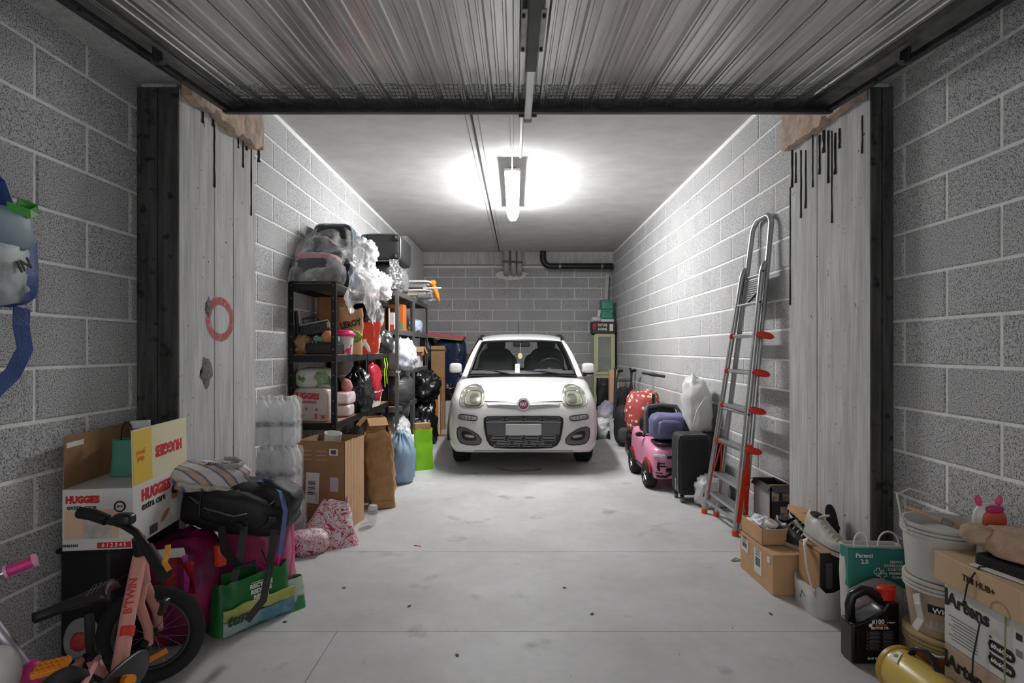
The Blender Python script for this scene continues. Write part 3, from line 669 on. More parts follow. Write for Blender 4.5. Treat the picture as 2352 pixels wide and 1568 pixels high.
b = MB(); b.tube([(.36+.17*math.cos(a), 1.36-.05*math.sin(a), 1.005+.15*math.sin(a)) for a in [2*PI*i/28 for i in range(28)]], .014, 8, closed=True); swm = b.build('steering_wheel', CARTRIM, car, True)
b = MB(); b.sell((.06, .03, .05), .7, .7, nu=14, nv=8); b.build('steering_hub', CARTRIM, swm, True, (.36, 1.37, 1.0))
b = MB(); b.box((0,0,0), (.22, .03, .062), None, .014); im = b.build('inner_mirror', CARTRIM, car, True, (0, 1.50, 1.335)); B('mirror_stem', (0, .01, .035), (.02, .02, .05), CARTRIM, im)
b = MB(); b.lathe([(0, .003), (.036, .003), (.036, -.003), (0, -.003)], 20, R3(PI/2).to_4x4()); af = b.build('air_freshener', mat('freshener_yellow', '#e8d9a0', .7), car, False, (-.02, 1.46, 1.19)); af.scale = (.8, 1, 1.05)
b = MB(); b.tube([(0, 0, .035), (.01, .02, .15)], .002, 5); b.build('string', PRINTW, af)
# wipers, scuttle, aerial
sc_ = MB(); sc_.grid(lambda u, v: (-.66+1.32*u, .885+.05*v+.11*(2*u-1)**2, .966+.012*v-.012*(2*u-1)**2), 24, 3); o = sc_.build('scuttle', CARTRIM, car, True)
for (a, c) in (((-.56, .135), (-.16, .02)), ((.02, .08), (.42, .03))):
    p, q = shield((a[0]+.66)/1.32, a[1]), shield((c[0]+.66)/1.32, c[1]); b = MB(); b.tube([p+Vector((0,-.018,.012)), p.lerp(q, .5)+Vector((0,-.022,.014)), q+Vector((0,-.02,.01))], .007, 6); wp = b.build('wiper', CARTRIM, car, True)
    b = MB(); b.tube([q+Vector((.02,-.04,-.0)), p.lerp(q, .5)+Vector((0,-.03,.02))], .009, 6); b.build('wiper_arm', CARTRIM, wp, True)
b = MB(); b.tube([(-.03, 2.85, 1.485), (-.03, 2.95, 1.72)], [.007, .003], 6); an = b.build('aerial', CARTRIM, car, True)
b = MB(); b.tube([(-.12, .3, .02), (.05, .5, .012), (.25, .6, .02)], .008, 6)
hz = MB(); hz.tube([(-.28, .45, .008), (-.1, .33, .008), (.05, .35, .008), (.2, .42, .008)], .007, 6); h_ = hz.build('hose', GREYM, None, True, (.085, 5.4, .0)); tag(h_, 'thin grey hose lying on the floor under the car', 'hose')
# ============================================================= GENERIC THINGS
def carton(label, loc, rz, w, d, h, m=CARD, flaps=None, name='cardboard_box', rot=None, tape=True, cat='box'):
    """flaps None = closed; else list of (side 'F','B','L','R', angle from flat-open outwards, length)"""
    r = thing(name, label, cat, loc, rz, rot=rot)
    if flaps is None:
        B('body', (0, 0, h/2), (w, d, h), m, r, bev=.004)
        if tape: B('tape', (0, 0, h+.0004), (w*.99, .05, .001), mat('packing_tape', '#b79a72', .3), r)
    else:
        t = .006; b = MB()
        b.box((0, 0, t/2), (w, d, t)); b.box((0, -d/2+t/2, h/2), (w, t, h)); b.box((0, d/2-t/2, h/2), (w, t, h)); b.box((-w/2+t/2, 0, h/2), (t, d, h)); b.box((w/2-t/2, 0, h/2), (t, d, h))
        o = b.build('body', m, r); o['label'] = 'open carton walls'
        for (sd, a, L) in flaps:
            mb = MB()
            if sd in 'FB':
                mb.box((0, (-1 if sd == 'F' else 1)*L/2, 0), (w*.985, L, t*.7)); mb.build('flap', m, r, False, (0, (-1 if sd == 'F' else 1)*(d/2-.003), h), ((-a if sd == 'F' else a), 0, 0))
            else:
                mb.box(((-1 if sd == 'L' else 1)*L/2, 0, 0), (L, d*.985, t*.7)); mb.build('flap', m, r, False, ((-1 if sd == 'L' else 1)*(w/2-.003), 0, h), (0, (a if sd == 'L' else -a), 0))
    return r
def soft(name, label, cat, loc, r, seed, m, e=(.8, .8), amp=.12, freq=2.4, rz=0, rot=None, flat=-.82, fold=0, pinch=0, nu=46, nv=30, tuft=None, parent=None):
    """sack or soft bundle resting on its flattened base at loc"""
    b = MB(); b.sell(r, e[0], e[1], seed, amp, freq, nu, nv, Matrix.Translation((0, 0, -flat*r[2])), flat, fold, pinch)
    if parent or tuft:
        root = parent or thing(name, label, cat, loc, rz, rot=rot)
        o = b.build('body' if not parent else name, m, root, 'all', loc if parent else None)
        if tuft:
            t = MB(); t.sell((tuft, tuft*.8, tuft*.9), .9, .9, seed+3, .5, 3, 16, 10, flat=-.9); t.build('knot', m, root, 'all', (0, 0, r[2]*(1-flat)*.97+tuft*.3))
        return root
    o = b.build(name, m, None, 'all', loc, rot if rot else (0, 0, rz)); return tag(o, label, cat)
def handles(root, m, pts_list, r=.004):
    for pts in pts_list: b = MB(); b.tube(pts, r, 6); b.build('handle', m, root, True)
def loop(c, w, h, n=10, ax='x'):
    return [((c[0]+w/2*math.cos(PI-PI*i/n)) if ax == 'x' else c[0], (c[1]+w/2*math.cos(PI-PI*i/n)) if ax == 'y' else c[1], c[2]+h*math.sin(PI*i/n)**.8) for i in range(n+1)]
# ============================================================= SHELVING ALONG THE LEFT WALL
SHBLK = mat('shelf_black_steel', '#1e1f21', .42, .5)
SHGRY = mat('shelf_grey_steel', '#85888a', .38, .7, var=.2, vs=12)
SHBRD = mat('shelf_board', '#9c7a55', .8, var=.2, vs=10)
def shelving(label, x0, x1, y0, y1, H, levels, m):
    r = thing('shelving_unit', label, 'shelf', ((x0+x1)/2, (y0+y1)/2, 0)); w, d = x1-x0, y1-y0
    for sx in (-1, 1):
        for sy in (-1, 1):
            b = MB(); b.box((0, sy*.018, H/2), (.003, .038, H)); b.box((-sx*.0, sy*.0, H/2), (.003, .003, H)); b.box((-sx*.018, sy*.036, H/2), (.038, .003, H)); b.build('post', m, r, False, (sx*w/2, sy*(d/2-.038), 0))
            for k in range(int(H/.1)): B('post_hole', (sx*w/2-sx*.02, sy*(d/2), .07+k*.1), (.007, .006, .012), GREYM, r) if sy < 0 else None
    for z in levels:
        B('board', (0, 0, z-.006), (w-.01, d-.01, .012), SHBRD, r)
        for sx in (-1, 1): B('beam', (sx*(w/2-.006), 0, z-.032), (.012, d-.06, .055), m, r, bev=.003)
        for sy in (-1, 1): B('beam', (0, sy*(d/2-.008), z-.032), (w-.03, .012, .055), m, r, bev=.003)
    return r
shelving('black steel shelving unit nearest the gate, beside the water bottles', -1.768, -1.40, 4.30, 5.20, 1.80, (.12, .70, 1.23, 1.79), SHBLK)
shelving('second black steel shelving unit, behind the nearest one', -1.768, -1.40, 5.22, 6.10, 1.80, (.12, .70, 1.23, 1.79), SHBLK)
shelving('tall grey steel shelving unit with a string tied on its post', -1.765, -1.315, 6.20, 7.10, 1.95, (.12, .62, 1.03, 1.50, 1.94), SHGRY)
shelving('farthest grey steel shelving unit, by the concrete pier', -1.765, -1.30, 7.12, 8.20, 1.95, (.12, .62, 1.03, 1.50, 1.94), SHGRY)
# ---- first unit, lowest visible shelf (z .70)
PACK = mat('nappy_pack_film', '#cdbfba', .35, var=.12, vs=7, bump=.15, bs=14)
hp = thing('nappy_pack', 'pink and white nappy pack with red lettering on the low shelf', 'package', (-1.605, 4.44, .70))
b = MB(); b.sell((.15, .125, .137), .3, .28, 3, .03, 3, 30, 18, Matrix.Translation((0, 0, .13)), -.95); b.build('body', PACK, hp, 'all')
text('lettering', 'HUGGIES', .062, PRINTR, hp, (-.035, -.127, .205), (PI/2, .06, 0), .0025, .001, sx=.82); text('lettering', 'ultra comfort', .034, PRINTR, hp, (-.045, -.127, .162), (PI/2, .06, 0), .0005, .001)
text('lettering', '5', .05, PRINTR, hp, (.045, -.127, .045), FRONT, .002, .001); text('lettering', '34', .026, PRINTR, hp, (.1, -.127, .04), FRONT, .001, .001)
for (x, z) in ((-.1, .1), (-.03, .105), (.05, .1), (-.06, .05)):
    for k in range(3): B('star_print', (x, -.1285, z), (.026, .001, .003), PRINTR, hp, rot=(0, k*PI/3, 0))
b = MB(); b.tube([(.075, -.1285, .055), (.08, -.1285, .03), (.12, -.1285, .03), (.127, -.1285, .055)], .0015, 5, closed=True); b.build('size_mark', PRINTR, hp)
gp = thing('nappy_pack', 'green topped clear nappy pack lying on the pink and white pack', 'package', (-1.60, 4.46, .963), .15)
b = MB(); b.sell((.15, .12, .085), .45, .4, 8, .06, 3, 30, 16, Matrix.Translation((0, 0, .076)), -.9); b.build('body', mat('pack_film_green', '#c3c4bb', .25, var=1, vs=9, col2='#62804a', lo=.52, hi=.58, bump=.3, bs=20), gp, 'all')
b = MB(); b.sell((.07, .01, .03), .8, .8, 1, .1); b.build('printed_patch', mat('print_darkgreen', '#28402c', .4), gp, 'all', (.0, -.10, .115), (-.6, .0, 0))
PINKW = mat('wipe_pack_film', '#d9cfcf', .35, var=.6, vs=11, col2='#c98c96', lo=.5, hi=.62, stretch=(.4, .4, 3))
for i, (z, lb) in enumerate(((.70, 'pink striped wipes pack at the bottom of its pair'), (.805, 'pink striped wipes pack on top of its pair'))):
    b = MB(); b.sell((.075, .12, .054), .4, .35, 4+i, .05, 3, 22, 14, Matrix.Translation((0, 0, .051)), -.95); tag(b.build('wipes_pack', PINKW, None, 'all', (-1.475, 4.74, z), (0, 0, .1-.15*i)), lb, 'package', 'wipes packs')
b = MB(); b.sell((.05, .045, .06), 1, 1, 2, .12, 2, 18, 12, Matrix.Translation((0, 0, .05)), -.9); tag(b.build('toy', mat('toy_skin', '#c98b80', .5), None, 'all', (-1.455, 4.76, .906)), 'small pink rubber toy on the wipes packs', 'toy')
soft('rubbish_bag', 'shiny black rubbish bag tied with a string on the low shelf', 'bag', (-1.44, 5.03, .70), (.135, .15, .20), 11, BLACKBAG, (.85, .9), .2, 2.2, fold=.25, pinch=.3, tuft=.05)
soft('rubbish_bag', 'small black crumpled bag behind the wipes packs', 'bag', (-1.66, 4.95, .70), (.10, .12, .19), 12, BLACKBAG, (.85, .9), .2, 2.5)
bs_ = thing('plastic_basin', 'white plastic basin on the low shelf under the red bag', 'basin', (-1.50, 5.58, .70))
b = MB(); b.sack(.22, .34, .15, 1, 1.2, 1.15, 0, 6, 32, .5, rim=0, cap=.2); b.build('body', mat('basin_white', '#d6d0cb', .4), bs_, True)
b = MB(); b.tube([(.135*math.copysign(abs(math.cos(a))**.5, math.cos(a)), .198*math.copysign(abs(math.sin(a))**.5, math.sin(a)), .15) for a in [2*PI*i/32 for i in range(32)]], .008, 6, closed=True); b.build('rim', mat('basin_white'), bs_, True)
RB = mat('red_shiny_bag', '#bf2436', .3, bump=.4, bs=20, var=.3, vs=7)
soft('red_bag', 'shiny red bag standing in the white basin', 'bag', (-1.48, 5.54, .75), (.12, .16, .215), 21, RB, (.6, .8), .12)
lt = thing('lime_belt', 'lime green webbing belt hanging off the middle shelf edge', 'belt', (-1.372, 5.78, .88))
LIME = mat('lime_fabric', '#a8d22e', .6)
for (dx, dy, z1, z0) in ((0, 0, .30, 0), (.012, .04, .30, .03), (.006, -.03, .28, .12)): b = MB(); b.ribbon([(dx, dy, z1), (dx+.012, dy+.01, z1-.08), (dx, dy, (z0+z1)/2), (dx+.008, dy, z0)], .026, .003, (0, 1, 0)); b.build('strap', LIME, lt)
# ---- first unit, middle shelf (z 1.23)
soft('paper_sack', 'small crumpled brown paper sack in the shelf corner by the wall', 'bag', (-1.70, 4.43, 1.23), (.062, .09, .085), 31, KRAFT, (.7, .8), .25, 3)
bc = thing('tool_case', 'flat black tool case on the middle shelf under the toys', 'case', (-1.545, 4.50, 1.23)); B('body', (0, 0, .045), (.235, .28, .09), BLACKP, bc, bev=.012); B('seam', (0, -.141, .048), (.225, .004, .006), DARKM, bc)
for x in (-.07, .07): B('latch', (x, -.144, .05), (.03, .008, .03), DARKM, bc, bev=.003)
ty_ = thing('squeeze_toy', 'orange and teal squeeze toy lying on the flat tool case', 'toy', (-1.50, 4.42, 1.32))
b = MB(); b.sell((.052, .048, .052), 1, 1, 3, .05, 2, 20, 14, Matrix.Translation((0, 0, .05)), -.96); b.build('body', mat('toy_orange', '#e08a62', .5), ty_, 'all')
b = MB(); b.lathe([(0, -.05), (.022, -.05), (.026, .0), (.022, .03)], 14, Matrix.Translation((-.062, 0, .032)) @ R3(0, PI/2).to_4x4()); b.build('nozzle', mat('toy_teal', '#5fa6a0', .5), ty_, True)
b = MB(); b.lathe([(.024, -.02), (.03, .0), (.02, .03), (0, .03)], 14, Matrix.Translation((.058, 0, .035)) @ R3(0, PI/2).to_4x4()); b.build('collar', mat('toy_teal'), ty_, True)
dc = thing('drill_case', 'black ribbed drill case tilted on top of the toys and bags', 'case', (-1.62, 4.49, 1.385), rot=(0, -.22, .15))
B('body', (0, 0, .055), (.25, .13, .11), BLACKP, dc, bev=.014)
for i in range(9): B('case_rib', (-.1+.025*i, -.066, .055), (.006, .006, .085), BLACKP, dc, bev=.002)
B('lid_edge', (0, -.067, .1), (.25, .008, .01), GREYM, dc); b = MB(); b.tube([(-.06, -.06, .11), (-.06, -.08, .145), (.06, -.08, .145), (.06, -.06, .11)], .008, 6); b.build('handle', BLACKP, dc, True)
B('corner_latch', (.118, -.05, .06), (.022, .04, .05), mat('brass_latch', '#a08868', .4, .6), dc, bev=.004)
gl = thing('hand_saw', 'black handled saw standing against the block wall on the shelf', 'saw', (-1.735, 4.40, 1.315)); b = MB(); b.tube([(0, 0, 0), (.0, 0, .1), (-.01, 0, .2), (-.015, 0, .26)], [.012, .014, .017, .013], 10); b.build('grip', BLACKP, gl, True)
B('blade', (.012, .02, .03), (.003, .05, .12), GREYM, gl)
kb = thing('paper_bag', 'large folded brown paper bag at the back of the middle shelf', 'bag', (-1.625, 4.86, 1.23), .15); b = MB(); b.sack(.22, .16, .50, 5, 1.05, .7, .02, 12, 36, .4); b.build('body', KRAFT, kb, True)
lb = thing('paper_bag', 'brown shop bag with black arched lettering on the middle shelf', 'bag', (-1.47, 4.83, 1.23), rot=(0, .05, .5)); b = MB(); b.sack(.24, .15, .40, 9, 1.0, .6, .014, 12, 36, .4, rim=.03); b.build('body', mat('kraft_light', '#bd9064', .8, var=.2, vs=9, bump=.3, bs=18), lb, True)
text('lettering', 'LEROY', .075, PRINTK, lb, (.0, -.072, .26), (PI/2-.12, -.3, 0), .003, .001, sx=.8)
b = MB(); b.sell((.07, .006, .05), 1, 1, 2, .3, 3); b.build('leaf_print', mat('print_leaf', '#7fae3c', .6, var=.6, vs=22), lb, 'all', (.03, -.075, .16), (0, .3, 0))
bk = thing('toy_bucket', 'white patterned toy bucket with a bright pink lid', 'bucket', (-1.445, 4.66, 1.23))
b = MB(); b.lathe([(0, 0), (.062, 0), (.066, .01), (.078, .15), (.080, .155)], 28); b.build('body', mat('bucket_pattern', '#dad5d2', .35, var=1, vs=13, col2='#d83a7c', lo=.57, hi=.6), bk, True)
b = MB(); b.lathe([(.086, .150), (.096, .158), (.097, .170), (.085, .178), (.074, .196), (.04, .205), (0, .207)], 28); b.build('lid', mat('lid_pink', '#e5307a', .3), bk, True)
rg = thing('shop_bag', 'stiff red carrier bag tilted on the middle shelf edge', 'bag', (-1.38, 5.10, 1.235), rot=(.12, .28, -.8))
b = MB(); b.sack(.05, .24, .29, 14, .8, 1.1, .008, 10, 30, .35); b.build('body', mat('bag_red', '#dd3a1c', .45, var=.15, vs=5), rg, True)
b = MB(); b.sell((.005, .02, .075), 1, 1); b.build('ribbon_print', PRINTW, rg, 'all', (.028, -.01, .08), (.5, 0, 0)); b = MB(); b.sell((.005, .015, .06), 1, 1); b.build('ribbon_print', PRINTW, rg, 'all', (.028, -.05, .1), (-.6, 0, 0))
b = MB(); b.tube(loop((.0, 0, .265), .1, .07, 8, 'y'), .004, 5); b.build('handle', mat('navy_cord', '#2a2c44', .7), rg, True)
soft('carrier_bag', 'lime and white knotted carrier bag beside the red bag', 'bag', (-1.44, 5.42, 1.23), (.10, .13, .13), 17, mat('bag_limewhite', '#d6d9c8', .4, var=1, vs=7, col2='#b2cf55', lo=.46, hi=.54, bump=.4, bs=18), (.9, .9), .22, 2.6, fold=.3, tuft=.05)
for i in range(4):
    tag(B('book', (-1.55, 5.70, 1.23+.0225+.047*i), (.24-.02*i, .2, .044), mat(('book_grey', 'book_blue', 'book_slate', 'book_white')[i], ('#8b8d90', '#6e8090', '#4c5258', '#b9bcc0')[i], .6), bev=.004), ('grey', 'blue', 'slate', 'pale')[i]+' flat book in the stack on the second unit, '+('lowest', 'second from below', 'third from below', 'topmost')[i], 'book', 'books stacked on the second unit')
soft('rubbish_bag', 'grey black bag bulging over the edge beside the stacked books', 'bag', (-1.435, 5.96, 1.23), (.11, .11, .14), 23, mat('grey_black_bag', '#4a4a4c', .3, bump=.5, bs=20, var=.4, vs=8), (.85, .9), .2)
tag(B('board_sheet', (-1.70, 5.65, 1.42), (.02, .6, .36), CARDD, rot=(0, .08, 0)), 'brown board leaning on the wall behind the stacked books', 'board')
# ---- on top of the black units (z 1.79)
dv = thing('rolled_mattress', 'grey and pink rolled mattress under the clear plastic sheet', 'mattress', (-1.59, 4.47, 1.79))
b = MB(); b.sell((.20, .19, .12), .6, .6, 5, .1, 2, 30, 18, Matrix.Translation((0, 0, .1)), -.85); b.build('body', mat('mattress_grey', '#5d5b5c', .8, var=.3, vs=6), dv, 'all')
b = MB(); b.sell((.17, .16, .045), .7, .7, 6, .08); b.build('pink_layer', mat('mattress_pink', '#c79c98', .8), dv, 'all', (0, 0, .21))
CASEB = mat('case_blue', '#2f4a60', .75, bump=.3, bs=300); CASEK = mat('case_black', '#242526', .55, bump=.3, bs=200)
bl = thing('suitcase', 'blue fabric suitcase standing highest against the left wall', 'suitcase', (-1.575, 4.84, 1.79), .06); b = MB(); b.sell((.17, .11, .29), .3, .3, nu=28, nv=18, M=Matrix.Translation((0, 0, .28)), flat=-.96); b.build('body', CASEB, bl, True)
b = MB(); b.tube([(.165*math.copysign(abs(math.cos(a))**.3, math.cos(a)), -.085, .28+.28*math.copysign(abs(math.sin(a))**.3, math.sin(a))) for a in [2*PI*i/40 for i in range(40)]], .008, 6, closed=True); b.build('piping', mat('piping_pale', '#93a5a3', .6), bl, True)
ds = thing('travel_bag', 'dark travel bag half covered by the clear plastic sheet', 'bag', (-1.53, 4.635, 1.99), .1); b = MB(); b.sell((.14, .085, .17), .5, .5, 7, .06, 2, 28, 16, Matrix.Translation((0, 0, .15)), -.9); b.build('body', CASEK, ds, 'all'); B('tag', (.06, -.088, .16), (.035, .004, .05), GREYM, ds)
# clear sheet draped over the load and hanging off the shelf edge
def sheet(u, v):
    y = 4.255+1.10*u; fr = min(1, u/.16); y = max(y, 4.262+.17*fr*fr) if u < .16 else y
    top = 2.02+.10*math.exp(-((y-4.36)/.18)**2)+.25*math.exp(-((y-4.66)/.16)**2)-.02*u
    L = 1.08; s = v*L
    if s < .10: x, z = -1.765, top-.17+s*1.2
    elif s < .50: q = (s-.10)/.40; x = -1.765+.43*q; z = top-.05+.08*math.sin(PI*q)-.05*q*q
    else:
        q = (s-.50)/(L-.50); hang = .30+.36*math.exp(-((u-.80)/.14)**2)+.16*math.exp(-((u-.45)/.12)**2)+.12*math.exp(-((u-.1)/.1)**2); x = -1.335+.03*math.sin(q*5+u*9)+.03*q; z = top-.05-q*(hang+(top-2.0)*.85)
    k = Vector((x*5, y*6, z*5)); n_ = noise.noise(k*.7)*.05+abs(noise.noise(k*1.3))*.075+abs(noise.noise(k*2.6+Vector((3,1,2))))*.014+noise.noise(k*4.3)*.003
    x += n_*(1 if s > .45 else .4); z += n_*(.25 if s > .5 else .9); y += .02*noise.noise(k*1.7)
    if u < .16: z = 1.80+(z-1.80)*fr**.6 if s < .5 else z
    return (max(x, -1.77), y, z)
b = MB(); b.grid(sheet, 90, 80); tag(b.build('plastic_sheet', film('clear_sheet', '#eeeeee', .12, .10, .45, 7), None, 'all'), 'crumpled clear plastic sheet draped over the top of the nearest shelving unit', 'sheet')
WT = mat('tissue_white', '#d9d9da', .4, var=.1, vs=8, bump=.6, bs=16)
soft('carrier_bag', 'white crumpled carrier bag on top of the second black unit', 'bag', (-1.50, 5.42, 1.79), (.15, .15, .20), 41, WT, (.9, .9), .25, 2.8, fold=.15)
soft('carrier_bag', 'puffy white bag resting highest in front of the black suitcase', 'bag', (-1.52, 5.50, 2.10), (.14, .12, .15), 43, WT, (.9, .9), .25, 2.8)
soft('carrier_bag', 'white bag with violet lines slumped over the second unit edge', 'bag', (-1.45, 5.86, 1.79), (.13, .12, .16), 47, mat('bag_violet', '#d8d8dc', .4, var=1, vs=6, col2='#8f8fc0', lo=.62, hi=.66, bump=.5, bs=18), (.9, .9), .25, 2.8)
tag(B('red_box', (-1.44, 5.62, 1.815), (.06, .12, .05), mat('box_red', '#d23a2c', .5), bev=.006), 'small red box peeping out under the white bags on the second unit', 'box')
sk = thing('suitcase', 'black suitcase lying on the tall load with its wheels towards the gate', 'suitcase', (-1.515, 6.52, 2.27)); b = MB(); b.sell((.235, .33, .155), .22, .22, nu=32, nv=18, M=Matrix.Translation((0, 0, .15)), flat=-.97); b.build('body', CASEK, sk, True)
for (x, z) in ((-.185, .255), (.185, .255), (.185, .05), (-.185, .05)):
    w_ = B('wheel_housing', (x, -.335, z), (.05, .03, .07), BLACKP, sk, bev=.01); b = MB(); b.lathe([(0, -.01), (.02, -.01), (.02, .01), (0, .01)], 14, R3(0, PI/2).to_4x4()); b.build('wheel', GREYM, w_, True, (0, -.02, .0))
b = MB(); b.tube([(.22*math.copysign(abs(math.cos(a))**.3, math.cos(a)), -.31, .15+.15*math.copysign(abs(math.sin(a))**.3, math.sin(a))) for a in [2*PI*i/40 for i in range(40)]], .009, 6, closed=True); b.build('piping', GREYM, sk, True)
soft('duvet_bag', 'dark grey bundle under the black suitcase on the grey unit', 'bundle', (-1.56, 6.56, 1.94), (.19, .28, .185), 51, mat('bundle_grey', '#4e4e50', .7, var=.3, vs=6), (.5, .5), .08)
soft('grey_sheet', 'grey crumpled covering bulging over the grey unit corner', 'sheet', (-1.375, 6.55, 1.94), (.085, .26, .16), 53, mat('cover_grey', '#7c7c7d', .5, bump=.5, bs=16, var=.3, vs=7), (.7, .7), .22)
fo_ = thing('foil_strip', 'crumpled silver foil hanging over the grey unit post', 'foil', (-1.335, 6.17, 1.95)); b = MB(); b.grid(lambda u, v: (.03*noise.noise(Vector((u*4, v*9, 1))), -.07+.14*u*(1-.5*abs(v-.4))-.02*noise.noise(Vector((u*9, v*9, 3))), .33*v+.01*noise.noise(Vector((u*7, v*7, 5)))), 12, 30); o = b.build('body', mat('silver_foil', '#c9c9ca', .22, .9, bump=.6, bs=22), fo_); fo_.rotation_euler = (0, 0, -PI/2+.5); md = o.modifiers.new('t', 'SOLIDIFY'); md.thickness = .004
cf_ = thing('folding_chair', 'white tube folding chair laid on top of the farthest unit', 'chair', (-1.30, 7.5, 1.94), -.06)
WTUBE = mat('white_tube', '#d9d9d8', .35)
for k, z in enumerate((.02, .12, .235)):
    b = MB(); b.tube([(-.38, -.2, z), (.13, -.22, z), (.17, -.18, z-.004), (.18, -.1, z-.008), (.18, .1, z-.008), (.17, .18, z), (.13, .22, z), (-.38, .2, z)], .012, 8); b.build('frame_tube', WTUBE, cf_, True)
for k, z in enumerate((.07, .18)): B('seat_fabric', (-.1, 0, z), (.44, .38, .05), mat('chair_fabric', ('#b9aea5', '#8b8b8c')[k], .8) if k == 0 else mat('chair_fabric_grey', '#8b8b8c', .8), cf_, bev=.01)
b = MB(); b.tube([(.1, -.23, .14), (.34, -.2, .145)], .011, 8); b.build('arm_tube', WTUBE, cf_, True)
og = thing('life_vest', 'orange float toy hanging beside the white chair tubes', 'toy', (-1.11, 7.42, 1.955)); b = MB(); b.tube([(.0, .0, .20), (.03, .02, .12), (.06, .02, .04), (.085, .02, -.04)], [.032, .036, .03, .012], 10); b.sell((.05, .05, .045), 1, 1, 2, .2, 3, 16, 10, Matrix.Translation((.0, 0, .21))); b.build('body', mat('orange_fabric', '#ee8a1c', .6, var=.2, vs=12), og, 'all')
tag(B('grey_roll', (-1.19, 7.28, 1.972), (.22, .08, .06), mat('roll_grey', '#76777a', .6, var=.5, vs=20), bev=.025), 'grey crumpled roll at the corner of the farthest unit top', 'roll')
soft('duvet_pack', 'flat beige pack on the second black unit beside the white bags', 'package', (-1.62, 5.9, 1.79), (.11, .15, .09), 55, mat('pack_beige', '#b9a898', .7, var=.2, vs=6), (.5, .5), .06)
soft('cloth_heap', 'grey and white cloth heap on the second unit middle shelf', 'cloth', (-1.60, 5.98, 1.23), (.12, .10, .2), 56, mat('cloth_ash', '#8e8c8c', .8, var=.4, vs=8), (.7, .8), .15)
soft('pale_sack', 'pale crumpled sack behind the pink bucket on the middle shelf', 'bag', (-1.56, 5.06, 1.23), (.10, .11, .16), 57, mat('sack_pale', '#b9b1a8', .6, var=.3, vs=8, bump=.5, bs=18), (.8, .9), .2)
soft('pink_cloth', 'dusty pink cloth wad under the red carrier bag', 'cloth', (-1.46, 5.26, 1.23), (.08, .09, .06), 58, mat('cloth_dustypink', '#b98f8c', .8, var=.3, vs=10), (.8, .9), .2)
soft('white_pack', 'white pack at the back of the low shelf beside the black bag', 'package', (-1.64, 5.30, .70), (.11, .14, .16), 59, WHITEBAG, (.5, .6), .1)
# ---- grey units
soft('rubbish_bag', 'big grey bag with stretched highlights on the grey unit low shelf', 'bag', (-1.42, 6.58, .62), (.21, .27, .215), 61, mat('stretched_grey_bag', '#4c4d4f', .25, bump=.5, bs=6, stretch=(3, 3, 18)), (.85, .9), .06, 2)
soft('rubbish_bag', 'black crumpled bag stuffed above the big grey bag', 'bag', (-1.60, 6.85, .62), (.12, .18, .18), 62, BLACKBAG, (.85, .9), .25)
soft('carrier_bag', 'white bag with blue corners on the grey unit middle shelf', 'bag', (-1.36, 6.46, 1.03), (.19, .20, .20), 63, mat('bag_bluewhite', '#d4d5da', .4, var=1, vs=5, col2='#8a93c4', lo=.6, hi=.65, bump=.5, bs=16), (.85, .9), .22)
tg = MB(); tg.tube([(.012*math.cos(a)*1.6, .022*math.sin(a)*1.4, .01*math.sin(3*a)) for a in [2*PI*i/24 for i in range(48)]], .004, 6); tg.tube([(.0, -.03, 0), (.02, -.04, -.05), (.015, -.035, -.11)], .003, 5); tag(tg.build('tied_string', PRINTW, None, True, (-1.313, 6.19, 1.02)), 'white string knotted around the grey unit front post', 'string')
soft('green_bundle', 'dark green net bundle on the grey unit middle shelf', 'bundle', (-1.46, 6.88, 1.03), (.1, .12, .12), 64, mat('dark_green_net', '#48523f', .8, var=.5, vs=18, bump=.6, bs=40), (.8, .9), .15)
tag(B('wooden_box', (-1.60, 6.98, 1.10), (.2, .16, .14), mat('wood_light', '#c08a4c', .6, var=.3, vs=8, stretch=(1, 1, 8)), bev=.004), 'small honey wood box behind the green net bundle', 'box')
rb_ = thing('tissue_box', 'white and red box on the upper shelf of the grey unit', 'box', (-1.47, 6.48, 1.50)); B('body', (0, 0, .10), (.13, .16, .20), PAPERW, rb_, bev=.003); B('red_band', (.0, -.081, .03), (.13, .003, .06), mat('box_red'), rb_); B('grey_panel', (-.03, -.081, .13), (.06, .003, .07), mat('panel_grey', '#8c8c8c', .6), rb_)
ob_ = thing('orange_carton', 'tall orange carton with a dark round picture on the grey unit', 'box', (-1.47, 6.80, 1.50)); B('body', (0, 0, .16), (.22, .20, .32), mat('carton_orange', '#c8692a', .6), ob_, bev=.003); b = MB(); b.lathe([(0, .001), (.07, .001), (.07, -.001)], 24, R3(PI/2).to_4x4()); b.build('round_picture', mat('pic_dark', '#3a2420', .6), ob_, False, (-.02, -.102, .2)); B('green_strip', (.09, -.101, .06), (.04, .003, .07), mat('strip_green', '#4f9a6a', .6), ob_)
carton('tall narrow brown carton standing between the black and grey units', (-1.44, 6.15, 1.23), 0, .07, .07, .50, CARDL, tape=False)
soft('light_blue_bag', 'light blue bag on the upper shelf of the farthest unit', 'bag', (-1.37, 7.55, 1.50), (.10, .16, .10), 66, mat('bag_skyblue', '#a9bfd4', .45, bump=.4, bs=14), (.8, .9), .15)
carton('open brown carton with torn flaps on the farthest unit', (-1.40, 7.62, 1.19), .1, .30, .34, .12, CARD, [('F', -.9, .09), ('R', -1.2, .1), ('B', -1.3, .12)])
tb = thing('shoe_box', 'white box with handwriting on the farthest unit middle shelf', 'box', (-1.40, 7.56, 1.03)); B('body', (0, 0, .078), (.22, .3, .155), PAPERW, tb, bev=.003); text('lettering', 'ITEMS', .05, PRINTK, tb, (.0, -.1515, .085), (PI/2, -.1, 0), 0, .0006)
